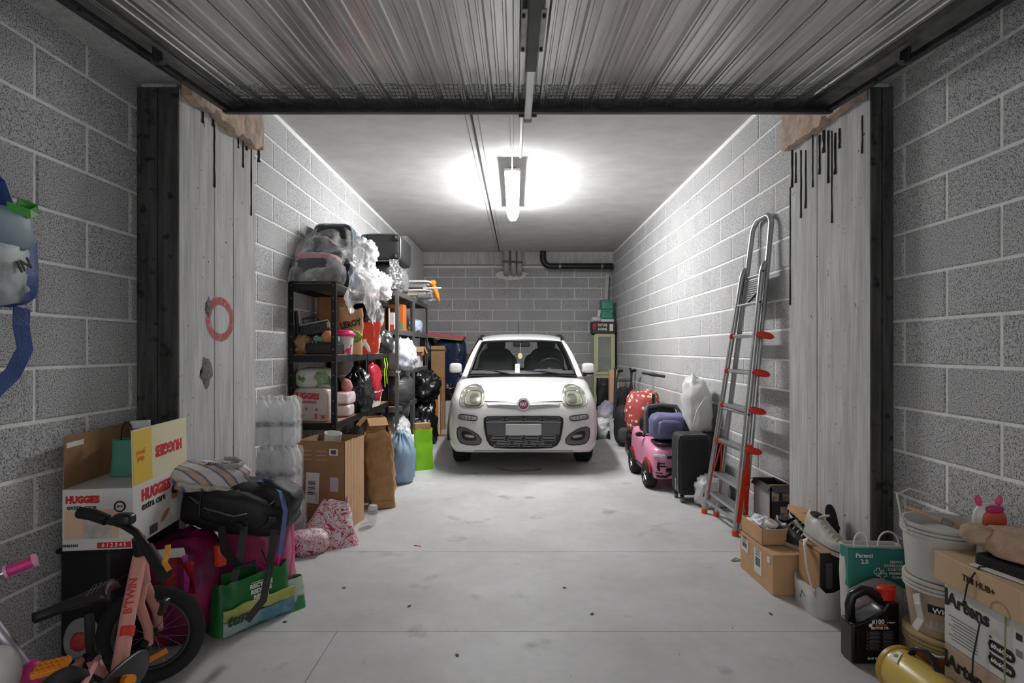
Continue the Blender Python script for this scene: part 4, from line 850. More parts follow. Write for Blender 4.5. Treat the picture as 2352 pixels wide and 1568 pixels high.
soft('rubbish_bag', 'black bag drooping over the low shelf of the farthest unit', 'bag', (-1.23, 7.50, .60), (.20, .24, .20), 67, BLACKBAG, (.8, .9), .25, 2.6, fold=.2)
soft('rubbish_bag', 'black bag under the farthest unit next to the wooden panel', 'bag', (-1.24, 7.45, .0), (.18, .24, .30), 68, BLACKBAG, (.7, .9), .25, 2.8)
soft('carrier_bag', 'white bag on the floor under the grey unit', 'bag', (-1.42, 6.62, .12), (.16, .2, .19), 69, WHITEBAG, (.8, .9), .22)
soft('clear_bag', 'translucent grey bag on the floor shelf of the second unit', 'bag', (-1.55, 5.75, .12), (.17, .3, .22), 70, mat('bag_palegrey', '#a9aaab', .4, var=.2, vs=6, bump=.4, bs=14), (.8, .9), .2)
soft('rubbish_bag', 'black bag on the floor shelf of the nearest unit', 'bag', (-1.56, 4.75, .12), (.19, .36, .20), 71, BLACKBAG, (.7, .9), .2)
# ---- beyond the shelves
wp_ = thing('wooden_board', 'honey brown wooden board standing beyond the shelves', 'board', (-1.15, 8.46, 0), .12); B('body', (0, 0, .42), (.03, .46, .84), mat('panel_wood', '#9a6a3c', .55, var=.4, vs=5, stretch=(4, 4, .6)), wp_, bev=.003); B('edge_strip', (-.045, -.235, .40), (.05, .012, .80), mat('strip_orange', '#c07a30', .6), wp_); B('pale_strip', (-.012, -.236, .42), (.02, .012, .82), PAPERW, wp_)
sh_ = B('paper_sheet', (.018, -.14, .3), (.003, .12, .4), PAPERW, wp_, bev=.001)
carton('tall light carton with side flaps beyond the farthest unit', (-1.24, 8.90, 0), .1, .22, .26, 1.33, CARD, [('R', -1.35, .1), ('F', -1.0, .07)])
fm = thing('foam_mat', 'stack top of pink and green puzzle foam mats', 'mat', (-1.21, 9.62, 1.46), rot=(.0, .10, .0)); B('pink_mat', (.02, 0, .045), (.62, .5, .065), mat('foam_pink', '#d9647c', .8), fm, bev=.004); B('green_mat', (-.02, .0, .0), (.64, .52, .02), mat('foam_green', '#93c452', .8), fm, bev=.003)
for i in range(7): B('puzzle_tooth', (-.25+.09*i, -.268, .001), (.04, .025, .019), mat('foam_green'), fm, bev=.003)
nv_ = soft('wrapped_bundle', 'tall navy plastic wrapped bundle under the foam mats', 'bundle', (-1.12, 9.66, .41), (.27, .22, .53), 73, mat('navy_wrap', '#1f2c4e', .22, bump=.7, bs=9, stretch=(1, 1, 4)), (.35, .4), .06, flat=-.97)
soft('wrapped_bundle', 'black plastic wrapped bundle beside the navy one', 'bundle', (-1.57, 9.72, .0), (.15, .22, .78), 74, BLACKBAG, (.35, .4), .08, flat=-.95)
tag(B('low_cabinet', (-1.08, 9.64, .20), (.62, .5, .40), WHITEP, bev=.006), 'low white cabinet at the back wall under the wrapped bundles', 'cabinet')
soft('rubbish_bag', 'black bag on the low white cabinet in front of the navy bundle', 'bag', (-1.165, 9.46, .40), (.15, .09, .17), 75, BLACKBAG, (.7, .9), .2)
carton('small brown carton on the low white cabinet beside the car', (-.885, 9.48, .40), 0, .13, .12, .18, CARD, tape=False)
b = MB(); b.lathe([(0, 0), (.09, 0), (.09, .012), (0, .012)], 24); tag(b.build('wooden_disc', CARDD, None, True, (-1.10, 8.13, 0)), 'flat brown disc on the floor by the wooden panel', 'disc')
tag(B('brown_board', (-.83, 10.06, .6), (.14, .03, 1.2), CARDD), 'brown board standing on the back wall left of the car', 'board')
# ============================================================= LEFT SIDE, ON THE FLOOR
def WB(b, name, m, root, smooth=True):
    """a piece modelled in room coordinates, parented to an unrotated root"""
    return b.build(name, m, root, smooth, -Vector(root.location))
def bands(name, base, cols, scale, rough=.6, bump=0, dist=1.5, detail=3.0):
    """printed swirl pattern: narrow colour bands of a noise field"""
    m = bpy.data.materials.new(name); m.use_nodes = True; MATS[name] = m; t = m.node_tree; b = t.nodes['Principled BSDF']; b.inputs['Roughness'].default_value = rough
    tc = nd(t, 'ShaderNodeTexCoord'); n = nd(t, 'ShaderNodeTexNoise', Scale=scale, Detail=detail, Distortion=dist); t.links.new(tc.outputs['Object'], n.inputs['Vector'])
    r = nd(t, 'ShaderNodeValToRGB'); r.color_ramp.interpolation = 'CONSTANT'; e = r.color_ramp.elements; e[0].color = rgb(base); e[0].position = 0; e[1].color = rgb(base); e[1].position = 1
    for (p, w, c) in cols:
        a = e.new(p); a.color = rgb(c); z = e.new(p+w); z.color = rgb(base)
    t.links.new(n.outputs[0], r.inputs[0]); t.links.new(r.outputs[0], b.inputs['Base Color'])
    if bump:
        n2 = nd(t, 'ShaderNodeTexNoise', Scale=18.0); t.links.new(tc.outputs['Object'], n2.inputs['Vector']); bp = nd(t, 'ShaderNodeBump', Strength=bump, Distance=.01); t.links.new(n2.outputs[0], bp.inputs['Height']); t.links.new(bp.outputs[0], b.inputs['Normal'])
    return m
def stripes(name, c1, c2, scale, axis='X', rough=.8, c3=None):
    m = bpy.data.materials.new(name); m.use_nodes = True; MATS[name] = m; t = m.node_tree; b = t.nodes['Principled BSDF']; b.inputs['Roughness'].default_value = rough
    tc = nd(t, 'ShaderNodeTexCoord'); w = nd(t, 'ShaderNodeTexWave', Scale=scale, Distortion=.6); w.bands_direction = axis; t.links.new(tc.outputs['Object'], w.inputs['Vector'])
    r = nd(t, 'ShaderNodeValToRGB'); r.color_ramp.interpolation = 'CONSTANT'; e = r.color_ramp.elements; e[0].color = rgb(c1); e[1].color = rgb(c2); e[1].position = .5
    if c3: q = e.new(.8); q.color = rgb(c3)
    t.links.new(w.outputs[0], r.inputs[0]); t.links.new(r.outputs[0], b.inputs['Base Color']); return m
# ---- packs of water bottles
PET = film('clear_bottle', '#f2f5f6', .42, .1); WRAP = film('shrink_wrap', '#f4f4f4', .10, .1, .25, 8)
bot = MB(); bot.lathe([(0, .004), (.034, 0), (.042, .012), (.043, .05), (.0405, .06), (.043, .07), (.043, .10), (.0405, .11), (.043, .12), (.043, .155), (.038, .175), (.0385, .185), (.043, .20), (.042, .235), (.032, .27), (.017, .292), (.0135, .297), (.0135, .302)], 16)
def pack(label, loc, rz, nx=3, ny=2, lean=0):
    r = thing('water_bottle_pack', label, 'bottle pack', loc, rz, 'shrink wrapped packs of water bottles', rot=(0, lean, rz)); first = None
    for i in range(nx):
        for j in range(ny):
            p = ((i-(nx-1)/2)*.0875, (j-(ny-1)/2)*.0875, 0)
            if first is None:
                first = bot.build('bottle', PET, r, True, p)
                c = MB(); c.lathe([(0, .317), (.0145, .317), (.016, .313), (.016, .298), (.0145, .297)], 14); c.build('cap', WHITEP, first, True)
                l = MB(); l.lathe([(.0436, .122), (.0436, .153)], 16, caps=False); l.build('label_band', mat('bottle_label', '#b9bcc2', .5, var=.5, vs=40), first, True)
            else:
                q = copy_tree(first, r); q.location = p
    w = MB(); w.sell((nx*.0455, ny*.0465, .157), .18, .3, 5, .006, 3, 36, 16, Matrix.Translation((0, 0, .155)), -.99); w.build('shrink_wrap', WRAP, r, 'all'); return r
pack('lowest pack of clear water bottles on the floor behind the backpack', (-1.52, 3.62, 0), .1)
pack('middle pack of clear water bottles in the stack by the pillar', (-1.55, 3.62, .325), -.05)
pack('topmost pack of clear water bottles in the stack by the pillar', (-1.555, 3.615, .65), .06)
# ---- tall open carton
cb_ = carton('tall open brown carton with a white barcode label', (-1.335, 4.0, 0), -.17, .36, .30, .63, CARDD, [])
B('front_sheet', (0, -.152, .315), (.358, .002, .62), CARDD, cb_)
b = MB(); b.grid(lambda u, v: (.182+.001*math.sin(u*40), -.15+.3*u, .63*v+(.02*noise.noise(Vector((u*9, 1, 1))) if v == 1 else 0)), 20, 6); b.build('torn_side_sheet', CARDL, cb_)
lbx = B('address_label', (-.06, -.1545, .30), (.10, .002, .215), PAPERW, cb_, rot=(0, .05, 0)); 
for i in range(9): B('barcode_bar', (-.004, -.0016, -.045+.0115*i), (.055, .001, (.004, .007, .003)[i % 3]), PRINTK, lbx)
for i in range(3): B('address_line', (.034, -.0016, -.06), (.002, .001, .07), PRINTK, lbx)
s1 = B('stamp_label', (.10, -.1545, .555), (.062, .002, .045), PRINTW, cb_); B('stamp_code', (0, -.0016, 0), (.04, .001, .03), mat('stamp_dark', '#4a4a6a', .7), s1)
B('pale_label', (.105, -.1545, .33), (.062, .002, .10), mat('label_lilac', '#b9aebb', .7), cb_)
PT = mat('tan_print', '#b99872', .8)
for i in range(9): B('print_line', (.04-.012*(i % 3), -.1542, .09+.017*i), (.20+.03*(i % 2), .001, .005), PT, cb_)
for i in range(6): B('print_line', (-.10+.11*(i % 2), -.1542, .50+.03*(i//2)), (.07, .001, .006), PT, cb_)
b = MB(); b.tube([(-.135+.03*math.cos(a), -.154, .36+.03*math.sin(a)) for a in [2*PI*i/24 for i in range(24)]], .0015, 5, closed=True); b.build('round_mark', PT, cb_)
cu_ = thing('plastic_tub', 'white plastic tub poking out of the tall open carton', 'tub', (-1.33, 3.97, .50), rot=(.1, .15, 0)); b = MB(); b.lathe([(0, 0), (.05, 0), (.052, .01), (.06, .17), (.062, .175), (.056, .175), (.05, .03), (0, .03)], 22); b.build('body', WHITEP, cu_, True)
# ---- bags along the shelves
pb_ = thing('paper_bag', 'tall crumpled brown paper bag standing beside the tall carton', 'bag', (-1.075, 4.47, 0), .25); b = MB(); b.sack(.21, .17, .60, 3, 1.0, .5, .042, 20, 48, .4, (-.05, .02), .07, .75, 11); b.build('body', KRAFT, pb_, True); B('bottom_fold', (.0, -.087, .035), (.17, .004, .05), KRAFT, pb_, rot=(-.3, 0, 0))
cpz = carton('torn white lined carton sticking up behind the brown paper bag', (-1.19, 4.66, 0), .5, .16, .14, .70, CARD, [('F', -.6, .10), ('R', -1.0, .12), ('L', -.8, .09)], tape=False)
soft('rubbish_bag', 'light blue rubbish bag standing on the floor before the grey unit', 'bag', (-1.09, 5.27, 0), (.135, .135, .245), 81, mat('sky_bag', '#8fa9c2', .45, var=.12, vs=6, bump=.35, bs=14), (.75, .95), .10, 2, fold=.22, pinch=.35, tuft=.05)
soft('carrier_bag', 'white bag with orange print behind the light blue bag', 'bag', (-1.15, 5.62, 0), (.12, .12, .26), 82, WHITEBAG, (.8, .9), .2)
lg = thing('lime_bag', 'bright lime green carrier bag with a carton inside', 'bag', (-.985, 5.86, 0), .45); b = MB(); b.sack(.21, .13, .43, 6, 1.0, .9, .016, 12, 36, .4, rim=.03, cap=.6); b.build('body', mat('lime_bag_film', '#8fd417', .4, var=.2, vs=6, bump=.25, bs=14), lg, True)
carton('brown carton poking out of the lime green bag', (-.99, 5.86, .27), .45, .17, .08, .22, CARD, tape=False)
# patterned pink and white bag on the floor
FLOR = bands('pink_floral', '#d9d4d3', [(.36, .03, '#c0284a'), (.44, .025, '#b83858'), (.53, .03, '#c63e62'), (.60, .05, '#b32348')], 9, .5, .3, 1.8)
fb = thing('floral_bag', 'pink and white floral plastic bag collapsed before the tall carton', 'bag', (-1.225, 3.60, 0), .38)
b = MB(); b.sack(.40, .24, .27, 22, .42, .12, .028, 16, 44, .45, (.06, .02), .05, .8, 7); b.build('body', FLOR, fb, True)
b = MB(); b.sell((.13, .10, .075), .8, .8, 9, .2, 2.5, 24, 14, Matrix.Translation((-.12, -.10, .06)), -.85); b.build('slumped_corner', FLOR, fb, 'all')
sb_ = thing('water_bottle', 'small dented clear bottle standing upside down on the floor', 'bottle', (-1.035, 3.98, 0), rot=(.0, .06, 0)); b = MB(); b.lathe([(0, 0), (.016, 0), (.03, .02), (.034, .05), (.031, .07), (.034, .09), (.034, .13), (.028, .146), (0, .15)], 16); b.build('body', PET, sb_, True); b = MB(); b.lathe([(.0348, .085), (.0348, .118)], 16, caps=False); b.build('label_band', mat('bottle_label'), sb_, True)
tag(B('red_splinter', (-.63, 3.56, .002), (.05, .006, .004), REDP, rot=(0, 0, -.35)), 'thin red plastic splinter on the floor', 'litter')
tag(B('paper_scrap', (-.80, 5.2, .001), (.085, .02, .002), PAPERW, rot=(0, 0, .1)), 'white paper scrap on the floor near the light blue bag', 'litter')
LEAF = mat('dry_leaf', '#6b5a45', .9)
for i, (x, y, l) in enumerate(((655, 1428, 'dry leaf on the floor by the green bag'), (940, 1392, 'small brown crumb left of the floor middle'), (1050, 1505, 'dark speck on the front slab'), (1297, 1350, 'dark speck right of the floor middle'), (1360, 1410, 'tiny chip on the front slab near the joint'), (1770, 1410, 'dark crumb beside the brown box'), (790, 1350, 'pale crumb near the pink floral bag'))):
    p = gr(x, y); b = MB(); b.sell((.011, .007, .003), 1, 1, i, .4, 3, 10, 6); tag(b.build('stone_chip', LEAF, None, True, (p.x, p.y, .002), (0, 0, i)), l, 'chip')
tag(B('cardboard_scrap', (1.535, 3.44, .006), (.05, .09, .012), CARDD, rot=(.05, .1, .4), bev=.002), 'torn brown cardboard scrap on the floor behind the parcel box', 'litter')
b = MB(); b.ribbon([(0, 0, .004), (.03, .02, .012), (.06, .01, .006)], .02, .002, (0, 1, 0)); tag(b.build('dry_leaf', mat('leaf_green', '#6f7352', .8), None, False, (1.30, 3.30, 0)), 'small dry green leaf on the floor beside the parcel box', 'leaf')
# ---- nappy carton with the raised flap
st_ = thing('black_crate', 'black crate in the dark corner under the nappy carton', 'crate', (-1.665, 2.33, 0)); B('body', (0, 0, .243), (.19, .40, .486), BLACKP, st_, bev=.01); B('crate_rim', (0, 0, .49), (.21, .42, .02), BLACKP, st_, bev=.006)
HW = mat('nappy_box_white', '#d6d2cd', .6); HY = mat('nappy_box_yellow', '#d9b93c', .6); HS = mat('print_skin', '#b0765a', .7); HH = mat('print_hair', '#2d211d', .7)
hb = thing('nappy_carton', 'white and yellow nappy carton with red lettering and a raised flap', 'box', (-1.628, 2.335, .50), .12)
bw, bdp, bh = .25, .45, .235
B('body', (0, 0, bh/2), (bw, bdp, bh), HW, hb, bev=.003)
f0 = -bdp/2-.0015
text('lettering', 'HUGGIES', .036, PRINTR, hb, (-.052, f0, .194), FRONT, .0022, .0006, sx=.8); text('lettering', 'extra care', .025, PRINTK, hb, (-.055, f0, .166), FRONT, .0004, .0006)
B('peach_panel', (-.02, f0, .10), (.19, .001, .11), mat('peach_print', '#d9b79a', .7), hb); B('picture_panel', (.0, f0-.0005, .095), (.10, .001, .10), mat('grey_print', '#c4bdb5', .7, var=.3, vs=30), hb)
B('red_strip', (.06, f0, .018), (.12, .001, .022), PRINTR, hb); text('lettering', '0 1 2 3 4 5', .02, PRINTW, hb, (.06, f0-.001, .018), FRONT, .0004, .0004)
b = MB(); b.tube([(.08+.019*math.cos(a), f0, .165+.019*math.sin(a)) for a in [2*PI*i/20 for i in range(20)]], .003, 5, closed=True); b.build('round_seal', PRINTK, hb); text('lettering', '4+1', .014, PRINTK, hb, (.08, f0, .165), FRONT, .0005)
text('lettering', 'XN62441', .014, PRINTK, hb, (-.095, f0, .02), FRONT, .0003)
s0 = bw/2+.0015
text('lettering', 'HUGGIES', .062, PRINTR, hb, (s0, -.05, .185), RIGHT, .003, .0006, sx=.88); text('lettering', 'extra care', .044, PRINTK, hb, (s0, -.07, .142), RIGHT, .0006, .0006); text('lettering', '4', .04, PRINTK, hb, (s0, -.185, .03), RIGHT, .001)
b = MB(); b.sell((.001, .028, .034), 1, 1, nu=18, nv=10); hd = b.build('child_print', HS, hb, 'all', (s0, .10, .13)); b = MB(); b.sell((.001, .029, .02), 1, 1, nu=16, nv=8); b.build('hair_print', HH, hd, 'all', (.0006, 0, .02))
b = MB(); b.sell((.001, .034, .045), .8, .8, nu=16, nv=8); b.build('shirt_print', PRINTW, hb, 'all', (s0, .10, .075)); b = MB(); b.sell((.001, .04, .014), 1, 1, nu=16, nv=8); b.build('arm_print', HS, hb, 'all', (s0, .02, .06), (.5, 0, 0)); B('yellow_print', (s0, .195, .19), (.001, .045, .075), HY, hb)
b = MB(); b.tube([(s0, .195+.018*math.cos(a), .14+.018*math.sin(a)) for a in [2*PI*i/20 for i in range(20)]], .003, 5, closed=True); b.build('round_seal', PRINTK, hb)
for i in range(7): B('barcode_bar', (s0, -.10+.009*i, .03), (.001, .004, .035), PRINTK, hb)
fp = thing('flap_root', 'x', 'y'); bpy.data.objects.remove(fp)
fl1 = MB(); fl1.box((0, 0, .11), (.004, bdp*.98, .22)); flp = fl1.build('flap', mat('nappy_flap', '#d8cfae', .6), hb, False, (bw/2-.002, 0, bh), (0, -.02, 0)); flp['label'] = 'raised yellow and white flap with upside down lettering'
B('yellow_half', (.0026, -.15, .11), (.001, .135, .21), HY, flp); text('lettering', 'HUGGIES', .062, PRINTR, flp, (.003, .06, .11), (PI/2, PI, PI/2), .003, .0006, sx=.88)
text('lettering', 'good', .03, mat('print_orange', '#d0702a', .7), flp, (.0035, -.165, .125), (PI/2, PI, PI/2), .001); text('lettering', 'deal', .03, mat('print_orange'), flp, (.0035, -.165, .10), (PI/2, PI, PI/2), .001)
fl2 = MB(); fl2.box((0, 0, .10), (.004, bdp*.98, .20)); fl2.build('back_flap', CARDD, hb, False, (-bw/2+.002, 0, bh), (0, .02, 0)); fl3 = MB(); fl3.box((0, 0, .035), (.0035, .1, .02)); fl3.build('paper_strip', PAPERW, hb, False, (-bw/2+.006, -.16, bh+.13))
# teal gift bag inside the carton top
tg_ = thing('paper_bag', 'teal paper bag with black cord handles on the nappy carton', 'bag', (-1.62, 2.36, .737), .12); b = MB(); b.sack(.17, .10, .15, 4, 1.02, .7, .006, 10, 32, .3); b.build('body', mat('teal_paper', '#4f8f7d', .7, var=.12, vs=9), tg_, True)
handles(tg_, BLACKP, [loop((-.03, -.02, .14), .045, .085), loop((.06, .02, .14), .045, .085)], .003)
sp_ = thing('gift_card', 'striped card sticking out of the teal paper bag', 'card', (-1.60, 2.37, .80), rot=(.05, -.05, .15)); B('body', (0, 0, .08), (.075, .02, .17), mat('card_white', '#c9c6c4', .6), sp_, bev=.003)
for i, c in enumerate(('#3f3f86', '#6a6a9a', '#7f9a3c', '#3f3f86', '#8a8a8a')): B('stripe', (0, -.011, .06+.018*i), (.074, .001, .008), mat('stripe_%s' % ('navy', 'lilac', 'olive', 'indigo', 'ash')[i], c, .6), sp_)
# ---- pile by the pillar: bags and rucksack
MAG = mat('magenta_bag', '#a01252', .45, var=.7, vs=8, col2='#4d0d3c', bump=.4, bs=18)
mg = thing('shopping_bag', 'magenta shopping bag squeezed behind the bicycle wheel', 'bag', (-1.475, 2.45, 0)); b = MB(); b.sell((.125, .135, .235), .55, .6, 91, .12, 2.5, 30, 22, Matrix.Translation((0, 0, .22)), -.94); b.build('body', MAG, mg, 'all')
B('white_print', (.02, -.128, .41), (.12, .004, .045), PRINTW, mg, rot=(.35, -.05, .1)); b = MB(); b.ribbon([(.08, -.12, .40), (.10, -.14, .30), (.09, -.14, .20)], .022, .003, (1, 0, 0)); b.build('strap', mat('violet_strap', '#b43aa4', .6), mg)
b = MB(); b.grid(lambda u, v: (.0+.13*u, -.135-.012*math.sin(6*u+3*v), .24+.14*v+.02*noise.noise(Vector((u*4, v*4, 1)))), 12, 8); o = b.build('lace_panel', mat('crimson_lace', '#b01828', .6, var=.6, vs=30), mg); md = o.modifiers.new('t', 'SOLIDIFY'); md.thickness = .003
pk_ = thing('shopping_bag', 'shiny pink shopping bag behind the green bag', 'bag', (-1.31, 2.80, 0)); b = MB(); b.sell((.17, .13, .235), .5, .55, 93, .12, 2.5, 30, 22, Matrix.Translation((0, 0, .22)), -.94); b.build('body', mat('pink_shiny', '#c04a7c', .35, var=.4, vs=7, bump=.5, bs=16), pk_, 'all')
for (a, c) in (((.17, -.10, .36), (.12, -.14, .06)), ((.185, -.02, .40), (.19, -.06, .12)), ((.08, -.15, .24), (.2, -.12, .1))): b = MB(); b.ribbon([a, ((a[0]+c[0])/2+.015, (a[1]+c[1])/2-.01, (a[2]+c[2])/2), c], .02, .003, (0, 1, 0)); b.build('strap', mat('hot_pink', '#d8247c', .5), pk_)
GRN = mat('green_bag', '#1f7a38', .4, var=.35, vs=6, bump=.35, bs=16)
gb = thing('shopping_bag', 'green reusable shopping bag slumped in front of the rucksack', 'bag', (-1.235, 2.585, 0), .94); b = MB(); b.sack(.37, .13, .225, 31, .92, .9, .018, 14, 44, .4, (0, .02), .03, .7, 8); b.build('body', GRN, gb, True)
def panel(name, z0, z1, m, y=-.073, x0=-.17, x1=.17): b = MB(); b.grid(lambda u, v: (x0+(x1-x0)*u, y-.006*noise.noise(Vector((u*6, v*3, 2))), z0+(z1-z0)*v+.012*noise.noise(Vector((u*5, v, 7)))), 20, 6); o = b.build(name, m, gb, True); md = o.modifiers.new('t', 'SOLIDIFY'); md.thickness = .004; return o
panel('yellow_print', .075, .125, mat('print_yellowgreen', '#b9bf6a', .5, var=.3, vs=9), -.078); panel('blue_print', .01, .072, mat('print_bluegrey', '#a9b6b4', .5, var=.6, vs=7, col2='#4f7f9a'), -.078)
text('lettering', 'RECYCLE\nREDUCE\nREUSE', .026, PRINTW, gb, (.0, -.083, .165), FRONT, .0012); text('lettering', 'ture', .07, mat('print_green', '#2a4a26', .6), gb, (-.10, -.088, .075), FRONT, .002, shear=.3)
B('print_frame', (.0, -.081, .207), (.09, .002, .002), PRINTW, gb); B('print_frame', (.0, -.081, .125), (.09, .002, .002), PRINTW, gb)
b = MB(); b.sack(.10, .16, .14, 5, 1, .3, .02, 8, 26, .5); b.build('folded_end', mat('green_white_film', '#b9c4b9', .4, var=1, vs=6, col2='#2e7d46', lo=.5, hi=.56), gb, True, (.19, -.01, 0))
RK = mat('rucksack_black', '#1b1b1d', .6, var=.35, vs=7, bump=.35, bs=30)
rk = thing('rucksack', 'large black hiking rucksack lying on top of the coloured bags', 'rucksack', (-1.325, 2.63, .42), rot=(-.12, .18, .06))
b = MB(); b.sell((.255, .17, .125), .6, .65, 95, .08, 2.2, 36, 24, Matrix.Translation((0, 0, .11)), -.9); b.build('body', RK, rk, 'all')
b = MB(); b.sell((.16, .06, .075), .6, .6, 96, .08, 2.2, 28, 18); b.build('front_pocket', RK, rk, 'all', (.03, -.155, .12), (.2, 0, 0))
b = MB(); b.sell((.10, .12, .06), .6, .7, 97, .08, 2.2, 24, 16); b.build('top_lid', RK, rk, 'all', (.17, -.02, .19), (0, .35, 0))
b = MB(); b.tube([(-.18, -.16, .14), (-.08, -.205, .11), (.05, -.22, .10), (.16, -.20, .14), (.19, -.16, .18)], .004, 6); b.build('zip', GREYM, rk, True)
b = MB(); b.tube([(-.22, -.12, .19), (-.1, -.15, .15), (0, -.17, .07), (.1, -.18, .04)], .0035, 6); b.build('piping', GREYM, rk, True)
BLUS = mat('blue_webbing', '#4b6a9a', .6)
b = MB(); b.ribbon([(.06, -.05, .235), (.13, -.09, .25), (.2, -.13, .22), (.245, -.15, .14), (.26, -.16, .02), (.262, -.15, -.05), (.25, -.14, .0)], .03, .003, (.3, 1, .2)); b.build('blue_strap', BLUS, rk); B('strap_buckle', (.12, -.085, .256), (.045, .035, .012), mat('navy_buckle', '#2a3566', .5), rk, bev=.004)
for pts in ([(.10, -.20, .06), (.12, -.23, -.06), (.12, -.24, -.16)], [(.22, -.17, .06), (.25, -.22, -.10), (.26, -.24, -.22), (.22, -.27, -.30)], [(.0, -.19, .04), (.05, -.24, -.04), (.13, -.27, -.09), (.2, -.25, -.07)]):
    b = MB(); b.ribbon(pts, .03, .008, (1, .3, 0)); b.build('black_strap', RK, rk)
b = MB(); b.tube([(.2, -.22, -.02), (.26, -.26, -.08), (.27, -.27, -.14), (.24, -.26, -.12)], .003, 5); b.build('cord', BLACKP, rk, True)
rb2 = MB(); rb2.lathe([(0, .05), (.022, .05), (.026, .045), (.026, .005), (.024, -.04), (0, -.045)], 18); tag(rb2.build('drink_bottle', mat('bottle_red', '#d93a22', .4), None, True, (-1.30, 2.43, .36)), 'red capped drink bottle wedged under the rucksack', 'bottle')
STR = stripes('lilac_stripes', '#c9c6c4', '#6f6f98', 5, 'DIAGONAL', .85, '#b9a48f')
sb2 = thing('fabric_pouch', 'striped white and lilac fabric bag lying on the rucksack', 'bag', (-1.425, 2.56, .63), rot=(.1, .10, .45)); b = MB(); b.sell((.165, .10, .062), .6, .7, 98, .1, 2.5, 32, 18, Matrix.Translation((0, 0, .055)), -.88); b.build('body', STR, sb2, 'all')
b = MB(); b.tube([(-.12+.025*i, -.105+.01*math.sin(i*2.2), .05-.004*i) for i in range(11)], [.012+.004*math.sin(i*2.7) for i in range(11)], 8); b.build('fringe', mat('fringe_cream', '#bdb5a6', .9, bump=1, bs=60), sb2, True)
b = MB(); b.tube([(.03, -.03, .115), (.06, -.07, .12), (.11, -.06, .12), (.13, .0, .115), (.10, .05, .12), (.05, .05, .12)], .012, 8); b.build('drawstring_edge', mat('cord_grey', '#9a9a98', .8), sb2, True)
text('lettering', 'Simply', .05, PRINTK, sb2, (.04, -.03, .121), (0, 0, .1), .0008, .001, shear=.35)
for (p, r_) in (((-.06, -.20, .10), .1), ((.08, -.215, .06), -.2), ((.2, -.17, .1), .3)): B('buckle', (p[0]-.0, p[1], p[2]), (.035, .012, .03), DARKM, rk, rot=(.2, 0, r_), bev=.004)
for i in range(4): b = MB(); b.tube([(-.12+.07*i, -.185, .17), (-.11+.07*i, -.2, .12), (-.10+.07*i, -.2, .07)], .005, 6); b.build('compression_cord', BLACKP, rk, True)
# ---- blue bag hanging on the left wall
BLU = mat('blue_woven', '#2f4a8c', .5, var=.25, vs=8, bump=.2, bs=120); hbg = thing('hanging_bag', 'blue woven shopping bag hanging on the left wall', 'bag', (-1.70, 1.745, 1.35))
b = MB(); b.sell((.065, .19, .165), .6, .7, 99, .10, 2.2, 28, 20, Matrix.Translation((0, 0, .22))); b.build('body', BLU, hbg, 'all')
b = MB(); b.sell((.06, .15, .12), .6, .75, 101, .12, 2.2, 26, 18, Matrix.Translation((.022, -.02, .18))); b.build('white_panel', mat('bag_panel_pale', '#a9b0b4', .5, var=.9, vs=7, col2='#5c6b62', lo=.5, hi=.62), hbg, 'all')
b = MB(); b.sell((.05, .12, .07), .6, .75, 102, .12, 2.2, 24, 14, Matrix.Translation((.035, .02, .31))); b.build('grey_blue_flap', mat('flap_greyblue', '#7f99a6', .5, var=.3, vs=8), hbg, 'all')
b = MB(); b.ribbon([(.07, .02, .38), (.085, .09, .37), (.085, .12, .39), (.06, .14, .40), (.05, .08, .41)], .03, .003, (0, 0, 1)); b.build('green_ribbon', mat('ribbon_green', '#3c9a2c', .5), hbg)
text('lettering', 'IN', .05, PRINTK, hbg, (.088, .065, .195), (PI/2, -.5, PI/2), .002)
for pts in ([(.03, .07, .36), (.02, .04, .46), (.0, -.10, .54), (-.05, -.26, .66)], [(.0, -.18, .34), (.0, -.22, .5), (-.05, -.26, .66)]): b = MB(); b.ribbon(pts, .055, .003, (1, .2, 0)); b.build('strap', BLU, hbg)
b = MB(); b.ribbon([(.03, .12, .06), (.045, .1, .0), (.05, .11, -.08), (.045, .07, -.16), (.04, .0, -.22)], .05, .004, (.2, 1, .2)); b.build('loose_strap', BLU, hbg)
b = MB(); b.tube([(-.085, -.26, .66), (-.04, -.26, .66), (-.04, -.26, .675)], .004, 6); b.build('wall_hook', GREYM, hbg)
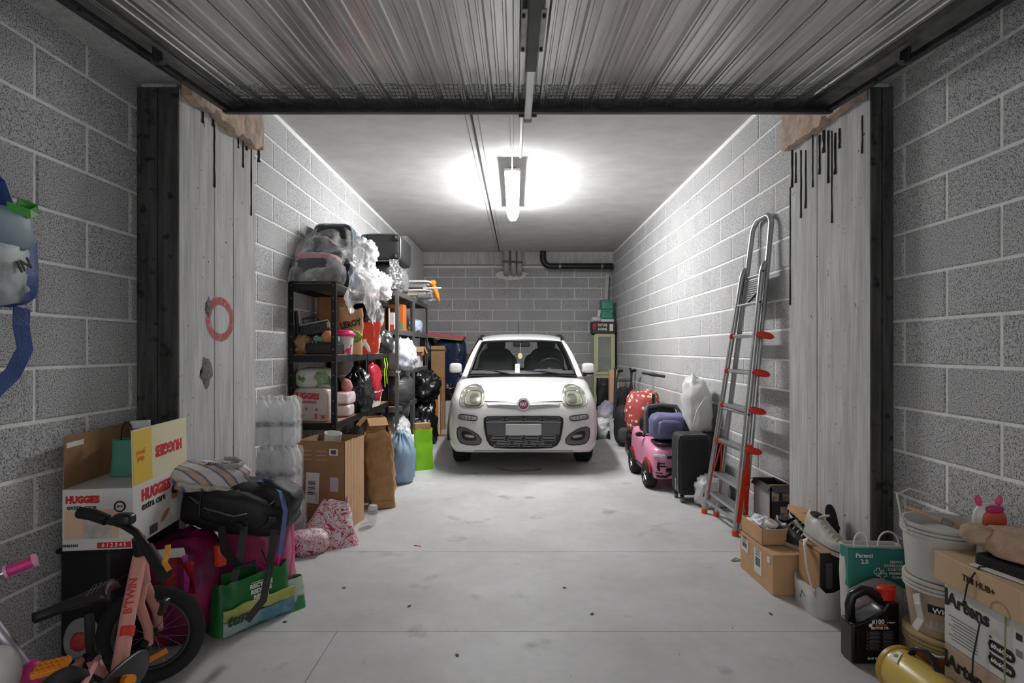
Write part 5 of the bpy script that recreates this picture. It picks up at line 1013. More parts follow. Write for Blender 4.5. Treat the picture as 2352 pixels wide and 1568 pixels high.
# ---- pink children's bicycle
PINKB = mat('bike_pink', '#d99a8e', .4, var=.05, vs=10); bike = thing('bicycle', 'pale pink children bicycle standing in the left foreground', 'bicycle', (-1.33, 1.85, 0))
def wheel(C, ax, R, r, spokes=18):
    ax = Vector(ax).normalized(); u = Vector((0, 0, 1)); w = ax.cross(u); C = Vector(C)
    def ring(rad, n=40): return [C+u*math.cos(2*PI*i/n)*rad+w*math.sin(2*PI*i/n)*rad for i in range(n)]
    b = MB(); b.tube(ring(R-r, 44), r, 10, closed=True); t_ = WB(b, 'tyre', TYRE, bike)
    for k in range(44):
        a = 2*PI*k/44; d_ = u*math.cos(a)+w*math.sin(a); q = C+d_*(R-.001)-Vector(bike.location)
        o = B('tread_knob', q, (.010, .012, .005), TYRE, t_); o.location = C+d_*(R-.001)-Vector(bike.location); o.rotation_euler = d_.to_track_quat('Z', 'Y').to_euler()
    b = MB(); b.tube(ring(R-2*r-.004), .008, 6, closed=True); WB(b, 'rim', mat('rim_grey', '#4a4a4c', .4, .6), bike)
    for k in range(spokes):
        a = 2*PI*k/spokes; b = MB(); b.tube([C+ax*(.02 if k % 2 else -.02), C+(u*math.cos(a)+w*math.sin(a))*(R-2*r)], .0011, 4); WB(b, 'spoke', GREYM, bike)
    b = MB(); b.tube([C-ax*.05, C-ax*.025, C-ax*.02, C+ax*.02, C+ax*.025, C+ax*.05], [.006, .006, .017, .017, .006, .006], 10); WB(b, 'hub', DARKM, bike)
    return u, w
FC = Vector((-1.385, 2.10, .185)); FA = Vector((.28, -.96, 0)); u_, w_ = wheel(FC, FA, .185, .026)
B('spoke_reflector', FC-Vector(bike.location)+Vector((.03, -.01, -.075)), (.07, .012, .022), ORANGEP, bike, rot=(0, -.45, .25), bev=.003)
crown = px(331, 1335, 2.02)
for s in (-1, 1): b = MB(); b.tube([crown, crown+FA*s*.05+Vector((.0, 0, -.06)), FC+FA*s*.055+Vector((.005, 0, .05)), FC+FA*s*.055+Vector((.01, 0, -.012))], [.017, .017, .016, .014], 10); WB(b, 'fork_blade', PINKB, bike)
b = MB(); b.tube([FC+FA*.062, FC+FA*.075], .013, 10); WB(b, 'axle_nut', BLACKP, bike)
ht, hb_ = px(318, 1235, 1.97), px(323, 1272, 1.98)
b = MB(); b.tube([ht, hb_], .021, 12); WB(b, 'headset', BLACKP, bike); b = MB(); b.tube([hb_, crown], .021, 12); WB(b, 'steerer', PINKB, bike)
t0, t1 = px(322, 1276, 1.99), px(270, 1560, 1.78)
b = MB(); b.tube([t0, t0.lerp(t1, .5)+Vector((-.004, 0, 0)), t1], .0235, 14); tubeo = WB(b, 'frame_tube', PINKB, bike)
b = MB(); b.tube([t0.lerp(t1, .60), t0.lerp(t1, .68)], .0245, 14); WB(b, 'red_band', mat('bike_red', '#cf3226', .4), bike)
dv_ = (t1-t0).normalized(); 
nrm = Vector((.35, -1, .12)); xax = -dv_; zax = (nrm-xax*nrm.dot(xax)).normalized(); yax = zax.cross(xax)
mt = Matrix((xax, yax, zax)).transposed(); tl = t0.lerp(t1, .36)+zax*.0236
text('lettering', "B'TWIN", .034, mat('bike_red'), bike, tl-Vector(bike.location), mt.to_euler(), .0006)
hbp = [px(183, 1177, 1.98), px(212, 1181, 1.975), px(246, 1194, 1.97), px(282, 1204, 1.965), px(312, 1222, 1.96), px(338, 1256, 1.93), px(360, 1292, 1.90), px(376, 1318, 1.86)]
b = MB(); b.tube(hbp, .013, 10); WB(b, 'handlebar', BLACKP, bike); b = MB(); b.tube(hbp[:3], [.02, .021, .019], 12); WB(b, 'grip', BLACKM, bike); b = MB(); b.tube(hbp[-3:], [.019, .021, .021], 12); WB(b, 'grip', BLACKM, bike)
b = MB(); b.lathe([(0, -.004), (.025, -.004), (.025, .004), (0, .004)], 16, Matrix.Translation(hbp[-1]) @ (hbp[-1]-hbp[-2]).to_track_quat('Z', 'Y').to_matrix().to_4x4()); WB(b, 'grip_end', BLACKM, bike)
b = MB(); b.sell((.035, .025, .022), .6, .6, M=Matrix.Translation(px(285, 1192, 1.95))); WB(b, 'bell', BLACKP, bike, 'all')
b = MB(); b.ribbon([px(386, 1252, 1.90), px(384, 1275, 1.88), px(378, 1292, 1.87), px(388, 1308, 1.85)], .016, .008, (1, 0, 0)); WB(b, 'brake_lever', mat('lever_amber', '#d8912a', .4), bike, False)
b = MB(); b.tube([px(372, 1318, 1.9), px(373, 1335, 1.95), px(375, 1352, 1.98), px(372, 1380, 2.0)], .003, 5); WB(b, 'brake_cable', BLACKP, bike)
b = MB(); b.tube([px(262, 1325, 2.1), px(250, 1345, 2.1), px(285, 1322, 2.08), px(320, 1310, 2.05)], .003, 5); WB(b, 'cable', DARKM, bike)
B('brake_caliper', px(376, 1392, 2.0)-Vector(bike.location), (.02, .03, .06), DARKM, bike, rot=(0, .3, 0), bev=.005)
sd_ = MB()
def sadf(u, v):
    a = (u-.5)*2; x = -.115+.215*v; hw = .018+.052*max(0, (v-.25)/.75)**1.2; return (x, a*hw, .03+.012*v*v-.022*abs(a)**2.5)
sd_.grid(sadf, 15, 16); sdo = sd_.build('saddle', mat('saddle_black', '#1c1c1d', .35), bike, True, px(178, 1392, 1.80)-Vector(bike.location), (0, -.28, .35)); md = sdo.modifiers.new('t', 'SOLIDIFY'); md.thickness = .03; md.offset = 1
for k in range(5): b = MB(); b.tube([(.05+.012*k, -.05+.006*k, .034), (.058+.012*k, 0, .047), (.05+.012*k, .05-.006*k, .034)], .0012, 4); b.build('saddle_rib', GREYM, sdo)
spt = [px(205, 1412, 1.80), px(207, 1470, 1.80), px(211, 1512, 1.80)]; b = MB(); b.tube(spt, .0145, 12); WB(b, 'seat_post', BLACKP, bike); b = MB(); b.tube([px(210, 1498, 1.80), px(212, 1512, 1.80)], .024, 12); sc2 = WB(b, 'seat_clamp', BLACKP, bike)
BBp = px(268, 1582, 1.76)
b = MB(); b.tube([px(211, 1508, 1.80), px(236, 1560, 1.78), BBp], .019, 12); WB(b, 'seat_tube', PINKB, bike)
RC = Vector((-1.275, 1.52, .185)); wheel(RC, (.985, .17, 0), .185, .026, 14)
for s in (-1, 1):
    b = MB(); b.tube([px(211, 1510, 1.80)+Vector((s*.02, 0, 0)), RC+Vector((s*.06, .01, .12)), RC+Vector((s*.055, 0, 0))], .010, 8); WB(b, 'seat_stay', PINKB, bike); b = MB(); b.tube([BBp+Vector((s*.03, 0, 0)), RC+Vector((s*.055, 0, 0))], .010, 8); WB(b, 'chain_stay', PINKB, bike)
b = MB(); b.sell((.012, .12, .058), .7, .8, nu=22, nv=14); WB(b, 'chain_guard', BLACKP, bike, 'all').location = px(284, 1560, 1.74)-Vector(bike.location)
b = MB(); b.tube([px(286, 1560, 1.72), px(300, 1562, 1.70)], [.014, .017], 12); WB(b, 'crank_cap', ORANGEP, bike)
b = MB(); b.tube([BBp, px(200, 1546, 1.68), px(150, 1540, 1.62)], .008, 8); WB(b, 'crank', DARKM, bike)
pd = px(118, 1533, 1.60)-Vector(bike.location)
po = B('pedal', pd, (.085, .05, .018), ORANGEP, bike, rot=(.2, -.15, .25), bev=.004)
for i in range(6): B('pedal_stud', (-.034+.0136*i, 0, .01), (.005, .048, .006), ORANGEP, po, bev=.001)
for i in range(3): B('pedal_stud', (0, -.018+.018*i, .01), (.08, .005, .006), ORANGEP, po, bev=.001)
# ---- pink scooter cut by the frame edge, racket behind
sco = thing('scooter', 'pink gripped toddler scooter cut off by the left frame edge', 'scooter', (-1.52, 1.66, 0)); HP = mat('hot_pink_plastic', '#d9388a', .4); PP = mat('pale_pink', '#e0a0c0', .4)
g0, g1 = px(14, 1313, 1.74), px(80, 1287, 1.78); b = MB(); b.tube([g0, g1], .0165, 14); gp_ = WB(b, 'grip', HP, sco)
for k in range(12): b = MB(); q = g0.lerp(g1, (k+.5)/12); d_ = (g1-g0).normalized(); b.tube([q-d_*.0012, q+d_*.0012], .0178, 14); WB(b, 'grip_ring', HP, gp_).location = -Vector(sco.location)
d_ = (g1-g0).normalized(); b = MB(); b.tube([g1-d_*.004, g1+d_*.006], [.024, .021], 18); WB(b, 'grip_end', PP, sco); b = MB(); b.tube([g0-d_*.004, g0+d_*.004], .021, 18); WB(b, 'grip_collar', PP, sco)
gm = px(-150, 1378, 1.64); b = MB(); b.tube([g0, gm], .010, 10); WB(b, 'handlebar', CHROME, sco)
hub = px(66, 1541, 1.70); b = MB(); b.tube([gm, px(-60, 1368, 1.67), hub], .016, 12); WB(b, 'stem', mat('stem_silver', '#b9b4bb', .3, .6), sco)
b = MB(); b.sell((.032, .03, .03), .8, .8, M=Matrix.Translation(hub)); WB(b, 'joint', HP, sco, 'all'); b = MB(); b.tube([hub, hub+Vector((.06, .04, -.16))], .014, 10); WB(b, 'fork', HP, sco)
wc = hub+Vector((.06, .04, -.16)); wc.z = .06; b = MB(); b.lathe([(0, -.014), (.05, -.014), (.06, -.006), (.06, .006), (.05, .014), (0, .014)], 24, Matrix.Translation(wc) @ R3(0, PI/2).to_4x4()); WB(b, 'wheel', BLACKM, sco)
b = MB(); b.box((wc.x-.04, wc.y-.28, .055), (.11, .42, .025), None, .008); WB(b, 'deck', PP, sco)
b = MB(); b.sell((.06, .05, .075), .9, .9, M=Matrix.Translation(px(-8, 1545, 1.60))); WB(b, 'white_mudguard', mat('guard_white', '#cfc9c9', .4), sco, 'all')
rq = thing('toy_racket', 'grey oval toy racket with a red centre leaning behind the saddle', 'racket', (-1.60, 2.02, 0)); b = MB(); b.sell((.06, .012, .075), .9, .9, M=Matrix.Translation((0, 0, .20))); b.build('head', mat('racket_grey', '#8a8a8b', .5, var=.3, vs=14), rq, 'all', None, (-.1, 0, .2)); b = MB(); b.sell((.028, .006, .032), 1, 1, 3, .2); b.build('red_centre', mat('centre_red', '#a8232c', .5), rq, 'all', (-.004, .004, .195), (-.1, 0, .2)); b = MB(); b.tube([(0, 0, .0), (0, .0, .14)], .012, 8); b.build('handle', mat('racket_grey'), rq, True)
# ============================================================= RIGHT SIDE
# ---- cabinet in the back corner and what stands on it
CABG = mat('cabinet_pale_green', '#c3c59c', .5)
cab = thing('glass_cabinet', 'pale green glass door cabinet in the back right corner', 'cabinet', (1.545, 9.68, 0))
for (n, c, d) in (('side_panel', (-.17, 0, .775), (.02, .36, 1.55)), ('side_panel', (.17, 0, .775), (.02, .36, 1.55)), ('top', (0, 0, 1.54), (.36, .36, .02)), ('base', (0, 0, .04), (.34, .34, .08)), ('back_panel', (0, .17, .79), (.32, .01, 1.5)), ('shelf', (0, 0, .83), (.32, .32, .02)), ('shelf', (0, 0, 1.15), (.32, .3, .012))): B(n, c, d, CABG, cab)
for (n, c, d) in (('door_stile', (-.135, -.185, 1.19), (.05, .02, .70)), ('door_stile', (.135, -.185, 1.19), (.05, .02, .70)), ('door_rail', (0, -.185, 1.515), (.22, .02, .05)), ('door_rail', (0, -.185, .865), (.22, .02, .05))): B(n, c, d, CABG, cab, bev=.003)
B('glass_pane', (0, -.183, 1.19), (.22, .006, .60), film('cabinet_glass', '#b9bdb9', .35, .05), cab); B('lower_door', (0, -.185, .46), (.32, .02, .74), CABG, cab, bev=.003); B('knob', (-.13, -.2, .9), (.016, .02, .03), GREYM, cab, bev=.004)
for i in range(4):
    b = MB(); b.lathe([(0, 0), (.016, 0), (.018, .05+.02*(i % 2)), (.012, .07+.02*(i % 2)), (0, .075+.02*(i % 2))], 12); tag(b.build('glass_jar', mat('jar_grey', '#6f7370', .2), None, True, (1.47+.045*i, 9.60, .84)), 'small jar behind the cabinet glass, %s from the left' % ('first', 'second', 'third', 'fourth')[i], 'jar', 'jars in the glass cabinet')
fb2 = thing('printed_carton', 'dark printed carton with white lettering on the glass cabinet', 'box', (1.525, 9.62, 1.55)); B('body', (0, 0, .10), (.38, .30, .20), mat('carton_charcoal', '#3b3634', .6), fb2, bev=.003); B('red_corner', (-.165, -.151, .12), (.05, .002, .1), PRINTR, fb2)
text('lettering', 'FUTURE', .06, PRINTW, fb2, (-.02, -.152, .14), FRONT, .002, sx=.75); text('lettering', 'HOME', .06, PRINTW, fb2, (-.02, -.152, .07), FRONT, .002, sx=.9); B('white_mark', (.13, -.151, .1), (.06, .002, .12), PRINTW, fb2)
b = MB(); b.sell((.09, .06, .05), .9, .9, 5, .25, 3, 18, 12, Matrix.Translation((0, 0, .045)), -.85); tag(b.build('cloth_wad', WHITEBAG, None, 'all', (1.42, 9.60, 1.75)), 'grey white cloth wad on the dark printed carton', 'cloth')
tag(B('white_tray', (1.595, 9.62, 1.773), (.22, .26, .045), WHITEP, bev=.006), 'white tray under the teal drawers', 'tray')
TD = mat('teal_plastic', '#2f7a70', .35)
dr = thing('drawer_tower', 'small teal plastic drawer tower on top of the glass cabinet', 'drawers', (1.60, 9.64, 1.796)); B('body', (0, .01, .17), (.20, .24, .34), TD, dr, bev=.006)
for z in (.09, .25): q = B('drawer', (0, -.115, z), (.18, .02, .14), mat('teal_clear', '#4a9a8e', .3, var=.3, vs=20), dr, bev=.006); B('drawer_pull', (0, -.014, .04), (.08, .012, .02), TD, q, bev=.004)
tag(B('paper_cone', (1.465, 9.66, 1.86), (.05, .02, .22), PAPERW, rot=(0, .12, 0)), 'white paper card standing left of the teal drawers', 'card')
gb2 = thing('garment_bag', 'black garment bag standing before the glass cabinet', 'bag', (1.49, 9.10, 0)); b = MB(); b.sack(.28, .20, .80, 8, 1.0, .7, .02, 14, 36, .4); b.build('body', mat('garment_black', '#151516', .5, bump=.5, bs=14), gb2, True); B('badge', (-.04, -.102, .70), (.04, .004, .03), GREYM, gb2)
# ---- heap along the right wall
soft('jacket', 'lilac grey jacket bundle on the floor by the right wall', 'jacket', (1.43, 8.45, 0), (.17, .2, .25), 201, mat('jacket_lilac', '#7c7c90', .8, var=.4, vs=6, col2='#b0afb3', bump=.4, bs=14), (.8, .9), .2)
shn = thing('shoes', 'dark shoe lying between the jacket and the car', 'shoe', (1.22, 8.55, 0)); b = MB(); b.sell((.05, .13, .05), .8, .8, 4, .1, 2, 20, 12, Matrix.Translation((0, 0, .045)), -.85); b.build('upper', BLACKM, shn, 'all'); B('sole', (0, 0, .01), (.09, .25, .02), DARKM, shn, bev=.008)
wbg = soft('carrier_bag', 'white bag with an orange mark on the floor by the car wheel', 'bag', (1.29, 8.0, 0), (.15, .18, .15), 203, mat('bag_white_orange', '#d4d3d2', .45, var=1, vs=6, col2='#d2702a', lo=.68, hi=.7, bump=.4, bs=14), (.8, .9), .2)
rc = thing('red_white_bag', 'white carrier bag with a bright red edge by the black backpack', 'bag', (1.42, 7.72, 0), .3); b = MB(); b.sack(.16, .12, .30, 7, 1.1, .7, .02, 10, 30, .4); b.build('body', WHITEBAG, rc, True); B('red_edge', (.03, -.067, .16), (.02, .004, .26), REDP, rc)
bbk = thing('backpack', 'black and red backpack beside the strollers', 'backpack', (1.47, 7.3, 0)); b = MB(); b.sell((.15, .14, .27), .6, .7, 205, .1, 2.2, 28, 20, Matrix.Translation((0, 0, .25)), -.92); b.build('body', mat('backpack_black', '#232325', .7, bump=.3, bs=30), bbk, 'all'); b = MB(); b.ribbon([(.02, -.15, .42), (.0, -.165, .3), (.0, -.16, .15), (.04, -.14, .04)], .03, .006, (1, 0, 0)); b.build('red_strap', mat('strap_red', '#c8362e', .6), bbk)
b = MB(); b.sell((.10, .06, .10), .6, .7, 206, .1); b.build('pocket', mat('backpack_grey', '#4c4c4e', .7), bbk, 'all', (-.03, -.12, .16))
STRM = mat('stroller_frame', '#4d4e50', .4, .5)
def stroller(label, loc, rz, h):
    r = thing('stroller', label, 'stroller', loc, rz)
    for s in (-1, 1):
        b = MB(); b.tube([(s*.13, .02, .08), (s*.13, 0, .4), (s*.12, -.02, h-.12), (s*.11, -.06, h)], .014, 8); b.build('frame_tube', STRM, r, True)
        b = MB(); b.tube([(s*.11, .12, .05), (s*.12, .04, .45), (s*.10, -.08, h-.22)], .012, 8); b.build('frame_tube', STRM, r, True)
        b = MB(); b.tube([(s*.11, -.05, h), (s*.11, -.14, h+.01)], .02, 10); b.build('handle_grip', BLACKM, r, True)
        for y in (.02, .13): b = MB(); b.lathe([(0, -.015), (.05, -.015), (.06, -.008), (.06, .008), (.05, .015), (0, .015)], 20, Matrix.Translation((s*.15, y, .06)) @ R3(0, PI/2).to_4x4()); b.build('wheel', BLACKM, r, True)
    for z in (.45, h-.14): b = MB(); b.tube([(-.125, -.01, z), (.125, -.01, z)], .010, 8); b.build('cross_bar', STRM, r, True)
    b = MB(); b.sell((.11, .05, .20), .6, .7, 207, .12, 2.5, 22, 16); b.build('folded_seat', mat('stroller_fabric', '#37383a', .8, var=.3, vs=12), r, 'all', (0, .05, .52)); return r
stroller('folded grey stroller leaning nearest the floral bag', (1.52, 7.75, 0), .4, .97)
stroller('second folded stroller against the right wall', (1.60, 8.15, 0), -.25, .98)
tag(B('wooden_block', (1.52, 8.5, .48), (.14, .1, .96), mat('pale_wood', '#c9a183', .7)), 'pale wooden slat standing behind the strollers', 'slat')
FLW = bpy.data.materials.new('red_flower_fabric'); FLW.use_nodes = True; MATS['red_flower_fabric'] = FLW; t = FLW.node_tree; bb = t.nodes['Principled BSDF']; bb.inputs['Roughness'].default_value = .7
tc = nd(t, 'ShaderNodeTexCoord'); vo = nd(t, 'ShaderNodeTexVoronoi', Scale=17.0, Randomness=.6); t.links.new(tc.outputs['Object'], vo.inputs['Vector']); nz_ = nd(t, 'ShaderNodeTexNoise', Scale=70.0); t.links.new(tc.outputs['Object'], nz_.inputs['Vector'])
ma = nd(t, 'ShaderNodeMath', _operation='MULTIPLY_ADD'); ma.inputs[1].default_value = .35; t.links.new(nz_.outputs[0], ma.inputs[0]); t.links.new(vo.outputs['Distance'], ma.inputs[2])
cr_ = nd(t, 'ShaderNodeValToRGB'); cr_.color_ramp.interpolation = 'CONSTANT'; e_ = cr_.color_ramp.elements; e_[0].color = rgb('#c9a06a'); e_[0].position = 0; e_[1].color = rgb('#a8463f'); e_[1].position = .52
q_ = e_.new(.28); q_.color = rgb('#dbd5cc'); t.links.new(ma.outputs[0], cr_.inputs[0]); t.links.new(cr_.outputs[0], bb.inputs['Base Color'])
fls = soft('floral_bundle', 'red fabric bundle with white flowers behind the pink toy car', 'bundle', (1.52, 6.55, .30), (.20, .2, .265), 209, FLW, (.65, .8), .1, 2)
soft('rubbish_bag', 'black bag under the floral bundle behind the toy car', 'bag', (1.52, 6.55, 0), (.2, .22, .165), 210, BLACKBAG, (.5, .7), .06, flat=-.9)
# scooter with T handle
ts = thing('kick_scooter', 'grey kick scooter with T handlebar standing against the right wall', 'scooter', (1.52, 6.05, 0))
b = MB(); b.tube([(0, 0, .07), (0, 0, .78)], .016, 10); b.build('steering_tube', BLACKP, ts, True); b = MB(); b.tube([(0, 0, .74), (.0, 0, .985)], .011, 10); b.build('inner_tube', CHROME, ts, True); b = MB(); b.tube([(-.125, .0, 1.015), (-.06, 0, 1.005), (0, 0, .995), (.06, 0, .985), (.125, 0, .975)], [.016, .016, .022, .016, .016], 10); b.build('handlebar', mat('grip_grey', '#434445', .6), ts, True); B('deck', (0, .2, .06), (.1, .4, .03), BLACKP, ts, bev=.01); b = MB(); b.lathe([(0, -.012), (.05, -.012), (.05, .012), (0, .012)], 20, Matrix.Translation((0, -.02, .05)) @ R3(0, PI/2).to_4x4()); b.build('wheel', BLACKM, ts, True)
# ---- pink ride-on toy car
PINK = mat('toy_pink', '#dd8fae', .25, coat=.4); RARCH = mat('arch_red', '#c22a3a', .5)
tcx = thing('toy_car', 'pink ride-on toy car loaded with bags by the right wall', 'toy car', (1.45, 4.93, 0))
TS = [(0.00, [(0,.12),(.12,.12),(.155,.15),(.16,.22),(.155,.28),(.13,.32),(.07,.335),(0,.34)]), (.03, [(0,.105),(.16,.105),(.195,.14),(.20,.22),(.195,.30),(.165,.355),(.09,.375),(0,.38)]), (.10, [(0,.10),(.18,.10),(.215,.13),(.222,.22),(.218,.31),(.19,.375),(.1,.40),(0,.405)]), (.30, [(0,.10),(.18,.10),(.22,.13),(.23,.22),(.228,.33),(.20,.405),(.11,.425),(0,.43)]), (.42, [(0,.10),(.18,.10),(.22,.13),(.23,.22),(.228,.34),(.205,.42),(.11,.435),(0,.44)]), (.72, [(0,.10),(.18,.10),(.22,.13),(.23,.22),(.228,.35),(.205,.44),(.11,.44),(0,.44)]), (.92, [(0,.12),(.17,.12),(.205,.15),(.215,.24),(.21,.36),(.185,.45),(.1,.46),(0,.46)]), (1.0, [(0,.2),(.12,.2),(.15,.22),(.155,.28),(.15,.34),(.13,.39),(.07,.40),(0,.40)])]
rs_ = dense([[y]+[c for p in s for c in p] for y, s in TS], 4); tb_ = MB(); ss = []
for r in rs_:
    h = dense([(r[1+2*i], r[2+2*i]) for i in range(8)], 3); h[0][0] = 0; h[-1][0] = 0; ss.append([(x, r[0], z) for x, z in h]+[(-x, r[0], z) for x, z in h[-2:0:-1]])
nn = len(ss[0])
for q in ss: tb_.v += q
for i in range(len(ss)-1):
    for j in range(nn): tb_.f.append((i*nn+j, i*nn+(j+1) % nn, (i+1)*nn+(j+1) % nn, (i+1)*nn+j))
tb_.f.append(tuple(range(nn))[::-1]); tb_.f.append(tuple((len(ss)-1)*nn+j for j in range(nn))); tb_.build('body', PINK, tcx, True)
TBV = BVHTree.FromPolygons([Vector(v) for v in tb_.v], tb_.f)
for s in (-1, 1):
    for wy in (.17, .77):
        b = MB(); b.prism([(.15*math.cos(a), .15*math.sin(a)) for a in [PI*i/18-.25+.5*i/18*0 for i in range(19)]], .012, Matrix(((0,0,s,s*.224),(1,0,0,wy),(0,1,0,.125),(0,0,0,1)))); b.build('wheel_arch', RARCH, tcx)
        wM = Matrix.Translation((s*.205, wy, .122)) @ R3(0, s*PI/2).to_4x4(); b = MB(); b.lathe([(.07, -.05), (.105, -.052), (.12, -.04), (.122, 0), (.12, .04), (.105, .052), (.082, .05), (.075, .035)], 30, wM, False); w__ = b.build('wheel', TYRE, tcx, True)
        b = MB(); b.lathe([(0, .045), (.02, .047), (.025, .036), (.076, .036), (.08, .046), (.085, .03), (.08, -.04), (0, -.04)], 26, wM); b.build('hubcap', DARKM, w__, True)
        for k in range(5): a = 2*PI*k/5; B('rim_spoke', (s*.251, wy+.043*math.cos(a), .122+.043*math.sin(a)), (.008, .062, .016), CHROME, w__, rot=(a, 0, 0), bev=.003)
    b = MB(); b.tube([(s*.229, .30, .16), (s*.232, .62, .16)], .006, 6); b.build('sill_line', BLACKP, tcx)
    b = MB(); b.sell((.035, .022, .022), .7, .7, nu=14, nv=10); b.build('mirror', BLACKP, tcx, 'all', (s*.255, .38, .455)); b = MB(); b.tube([(s*.2, .38, .43), (s*.24, .38, .45)], .008, 6); b.build('mirror_arm', BLACKP, tcx)
    def tp(x, z, o=.004): r = TBV.ray_cast(Vector((x, -1, z)), Vector((0, 1, 0))); return (x, (r[0].y if r[0] else .05)-o, z)
    for (nm, m, pts, w) in (('headlight', mat('toy_lamp', '#cfd3d6', .15, .3), [(.20, .315), (.16, .318), (.11, .315)], .014), ('side_intake', BLACKP, [(.165, .262), (.17, .22), (.162, .185)], .012), ('intake_bar', BLACKP, [(.16, .225), (.10, .222)], .006), ('intake_bar', BLACKP, [(.16, .25), (.11, .248)], .005), ('lower_bar', BLACKP, [(.19, .165), (.13, .16)], .006), ('chin_bar', BLACKP, [(.18, .135), (.10, .13), (.05, .16)], .012)):
        b = MB(); b.tube([tp(s*x, z) for x, z in pts], w, 8); b.build(nm, m, tcx, True)
b = MB(); b.tube([tp(x, .19) for x in (-.10, -.05, 0, .05, .10)], .02, 8); b.build('grille', BLACKP, tcx, True); b = MB(); b.tube([tp(x, .305) for x in (-.09, 0, .09)], .012, 8); b.build('upper_grille', BLACKP, tcx, True)
b = MB(); b.sell((.15, .16, .02), .6, .6); b.build('bonnet_net', DARKM, tcx, 'all', (-.03, .17, .415)); b = MB(); b.sell((.17, .10, .10), .5, .6, 3, .03); b.build('seat', BLACKP, tcx, 'all', (0, .72, .50)); b = MB(); b.tube([(-.19, .44, .43), (-.17, .52, .56), (0, .54, .575), (.17, .52, .56), (.19, .44, .43)], .014, 8); b.build('windscreen_frame', BLACKP, tcx, True)
text('lettering', 'LAND', .028, PRINTK, tcx, (.08, .022, .368), (.6, 0, 0), .001)
LIL = mat('lilac_nylon', '#6f6f98', .6, var=.35, vs=6, bump=.3, bs=20)
pbk = thing('backpack', 'lilac blue backpack lying on the pink toy car bonnet', 'backpack', (1.43, 5.10, .452), rot=(.05, 0, -.05)); b = MB(); b.sell((.185, .12, .12), .5, .55, 211, .06, 2.2, 34, 22, Matrix.Translation((0, 0, .11)), -.9); b.build('body', LIL, pbk, 'all')
b = MB(); b.sell((.11, .05, .085), .5, .55, 212, .06); b.build('pocket', LIL, pbk, 'all', (-.02, -.10, .10)); b = MB(); b.tube([(-.10, -.115, .03), (-.10, -.145, .10), (-.10, -.11, .19)], .003, 5); b.build('zip', BLACKP, pbk); b = MB(); b.tube([(.11, -.115, .03), (.11, -.135, .10), (.11, -.10, .20)], .004, 5); b.build('zip', BLACKP, pbk); b = MB(); b.tube(loop((.12, -.02, .215), .05, .03), .007, 6); b.build('haul_loop', LIL, pbk, True)
prm = thing('pram_seat', 'black and grey pram seat propped behind the lilac backpack', 'pram seat', (1.44, 5.42, .455)); b = MB(); b.tube([(-.16, -.06, .0), (-.165, -.05, .2), (-.14, -.02, .255), (0, 0, .27), (.14, -.02, .255), (.165, -.05, .2), (.16, -.06, 0)], .022, 10); b.build('frame', mat('pram_grey', '#4c4f4f', .6), prm, True); b = MB(); b.sell((.15, .06, .13), .5, .6, 3, .05); b.build('back_pad', mat('pram_black', '#1d1e1f', .7), prm, 'all', (0, .04, .13))
# ---- standing suitcase and bags
scs = thing('suitcase', 'black fabric suitcase standing on wheels in front of the toy car', 'suitcase', (1.485, 4.66, 0), .03); b = MB(); b.sell((.135, .11, .255), .22, .25, nu=30, nv=20, M=Matrix.Translation((0, 0, .315))); b.build('body', mat('suitcase_grey', '#2b2b2c', .7, bump=.2, bs=200), scs, True)
B('front_panel', (.0, -.112, .315), (.225, .012, .44), mat('suitcase_weave', '#191919', .9, var=.6, vs=220, col2='#2c2c2c', bump=.5, bs=260), scs, bev=.02)
b = MB(); b.tube([(-.137, -.09, .10), (-.14, -.09, .5), (-.12, -.09, .555), (.1, -.09, .565)], .006, 6); b.build('piping', GREYM, scs, True); b = MB(); b.tube([(-.138, -.05, .1), (-.14, -.05, .2)], .006, 6); b.build('zip_pull', CHROME, scs, True)
for sx in (-1, 1):
    for sy in (-1, 1): q = B('caster', (sx*.10, sy*.08, .045), (.03, .035, .035), BLACKP, scs, bev=.006); b = MB(); b.lathe([(0, -.012), (.024, -.012), (.026, 0), (.024, .012), (0, .012)], 16, R3(0, PI/2).to_4x4()); b.build('caster_wheel', GREYM, q, True, (0, 0, -.019))
soft('dark_bundle', 'dark brown bundle between the suitcase and the right wall', 'bundle', (1.685, 4.86, 0), (.085, .17, .30), 215, mat('bundle_brown', '#3a302c', .8, var=.4, vs=8), (.5, .7), .08)
b_ = thing('clear_cover_bag', 'large white translucent bag on top of the dark bundle by the wall', 'bag', (1.655, 4.93, .52), rot=(0, -.12, 0)); b = MB(); b.sell((.115, .17, .265), .75, .85, 217, .14, 2.4, 32, 24, Matrix.Translation((0, 0, .24)), -.9); b.build('body', mat('milky_film', '#d9d9d8', .35, var=.12, vs=7, bump=.4, bs=12), b_, 'all'); b = MB(); b.tube([(-.10, -.15, .10), (-.06, -.19, .24), (.02, -.18, .33), (.09, -.12, .36)], .006, 6); b.build('hem', mat('milky_hem', '#e2e2e1', .4), b_, True)
fbg = thing('carrier_bag', 'white carrier bag with red letters on the floor behind the ladder', 'bag', (1.60, 4.47, 0), .1); b = MB(); b.sell((.14, .10, .135), .75, .8, 219, .2, 2.5, 30, 20, Matrix.Translation((0, 0, .115)), -.86); b.build('body', WHITEBAG, fbg, 'all'); text('lettering', 'GI', .06, PRINTR, fbg, (-.09, -.095, .11), (PI/2, .2, -.4), .004); b = MB(); b.sell((.035, .03, .03), 1, 1, 3, .2); b.build('red_item', REDP, fbg, 'all', (.03, -.06, .21)); b = MB(); b.sell((.03, .03, .02), 1, 1, 5, .2); b.build('navy_item', mat('navy_cloth', '#2c3a66', .7), fbg, 'all', (.03, -.03, .24))
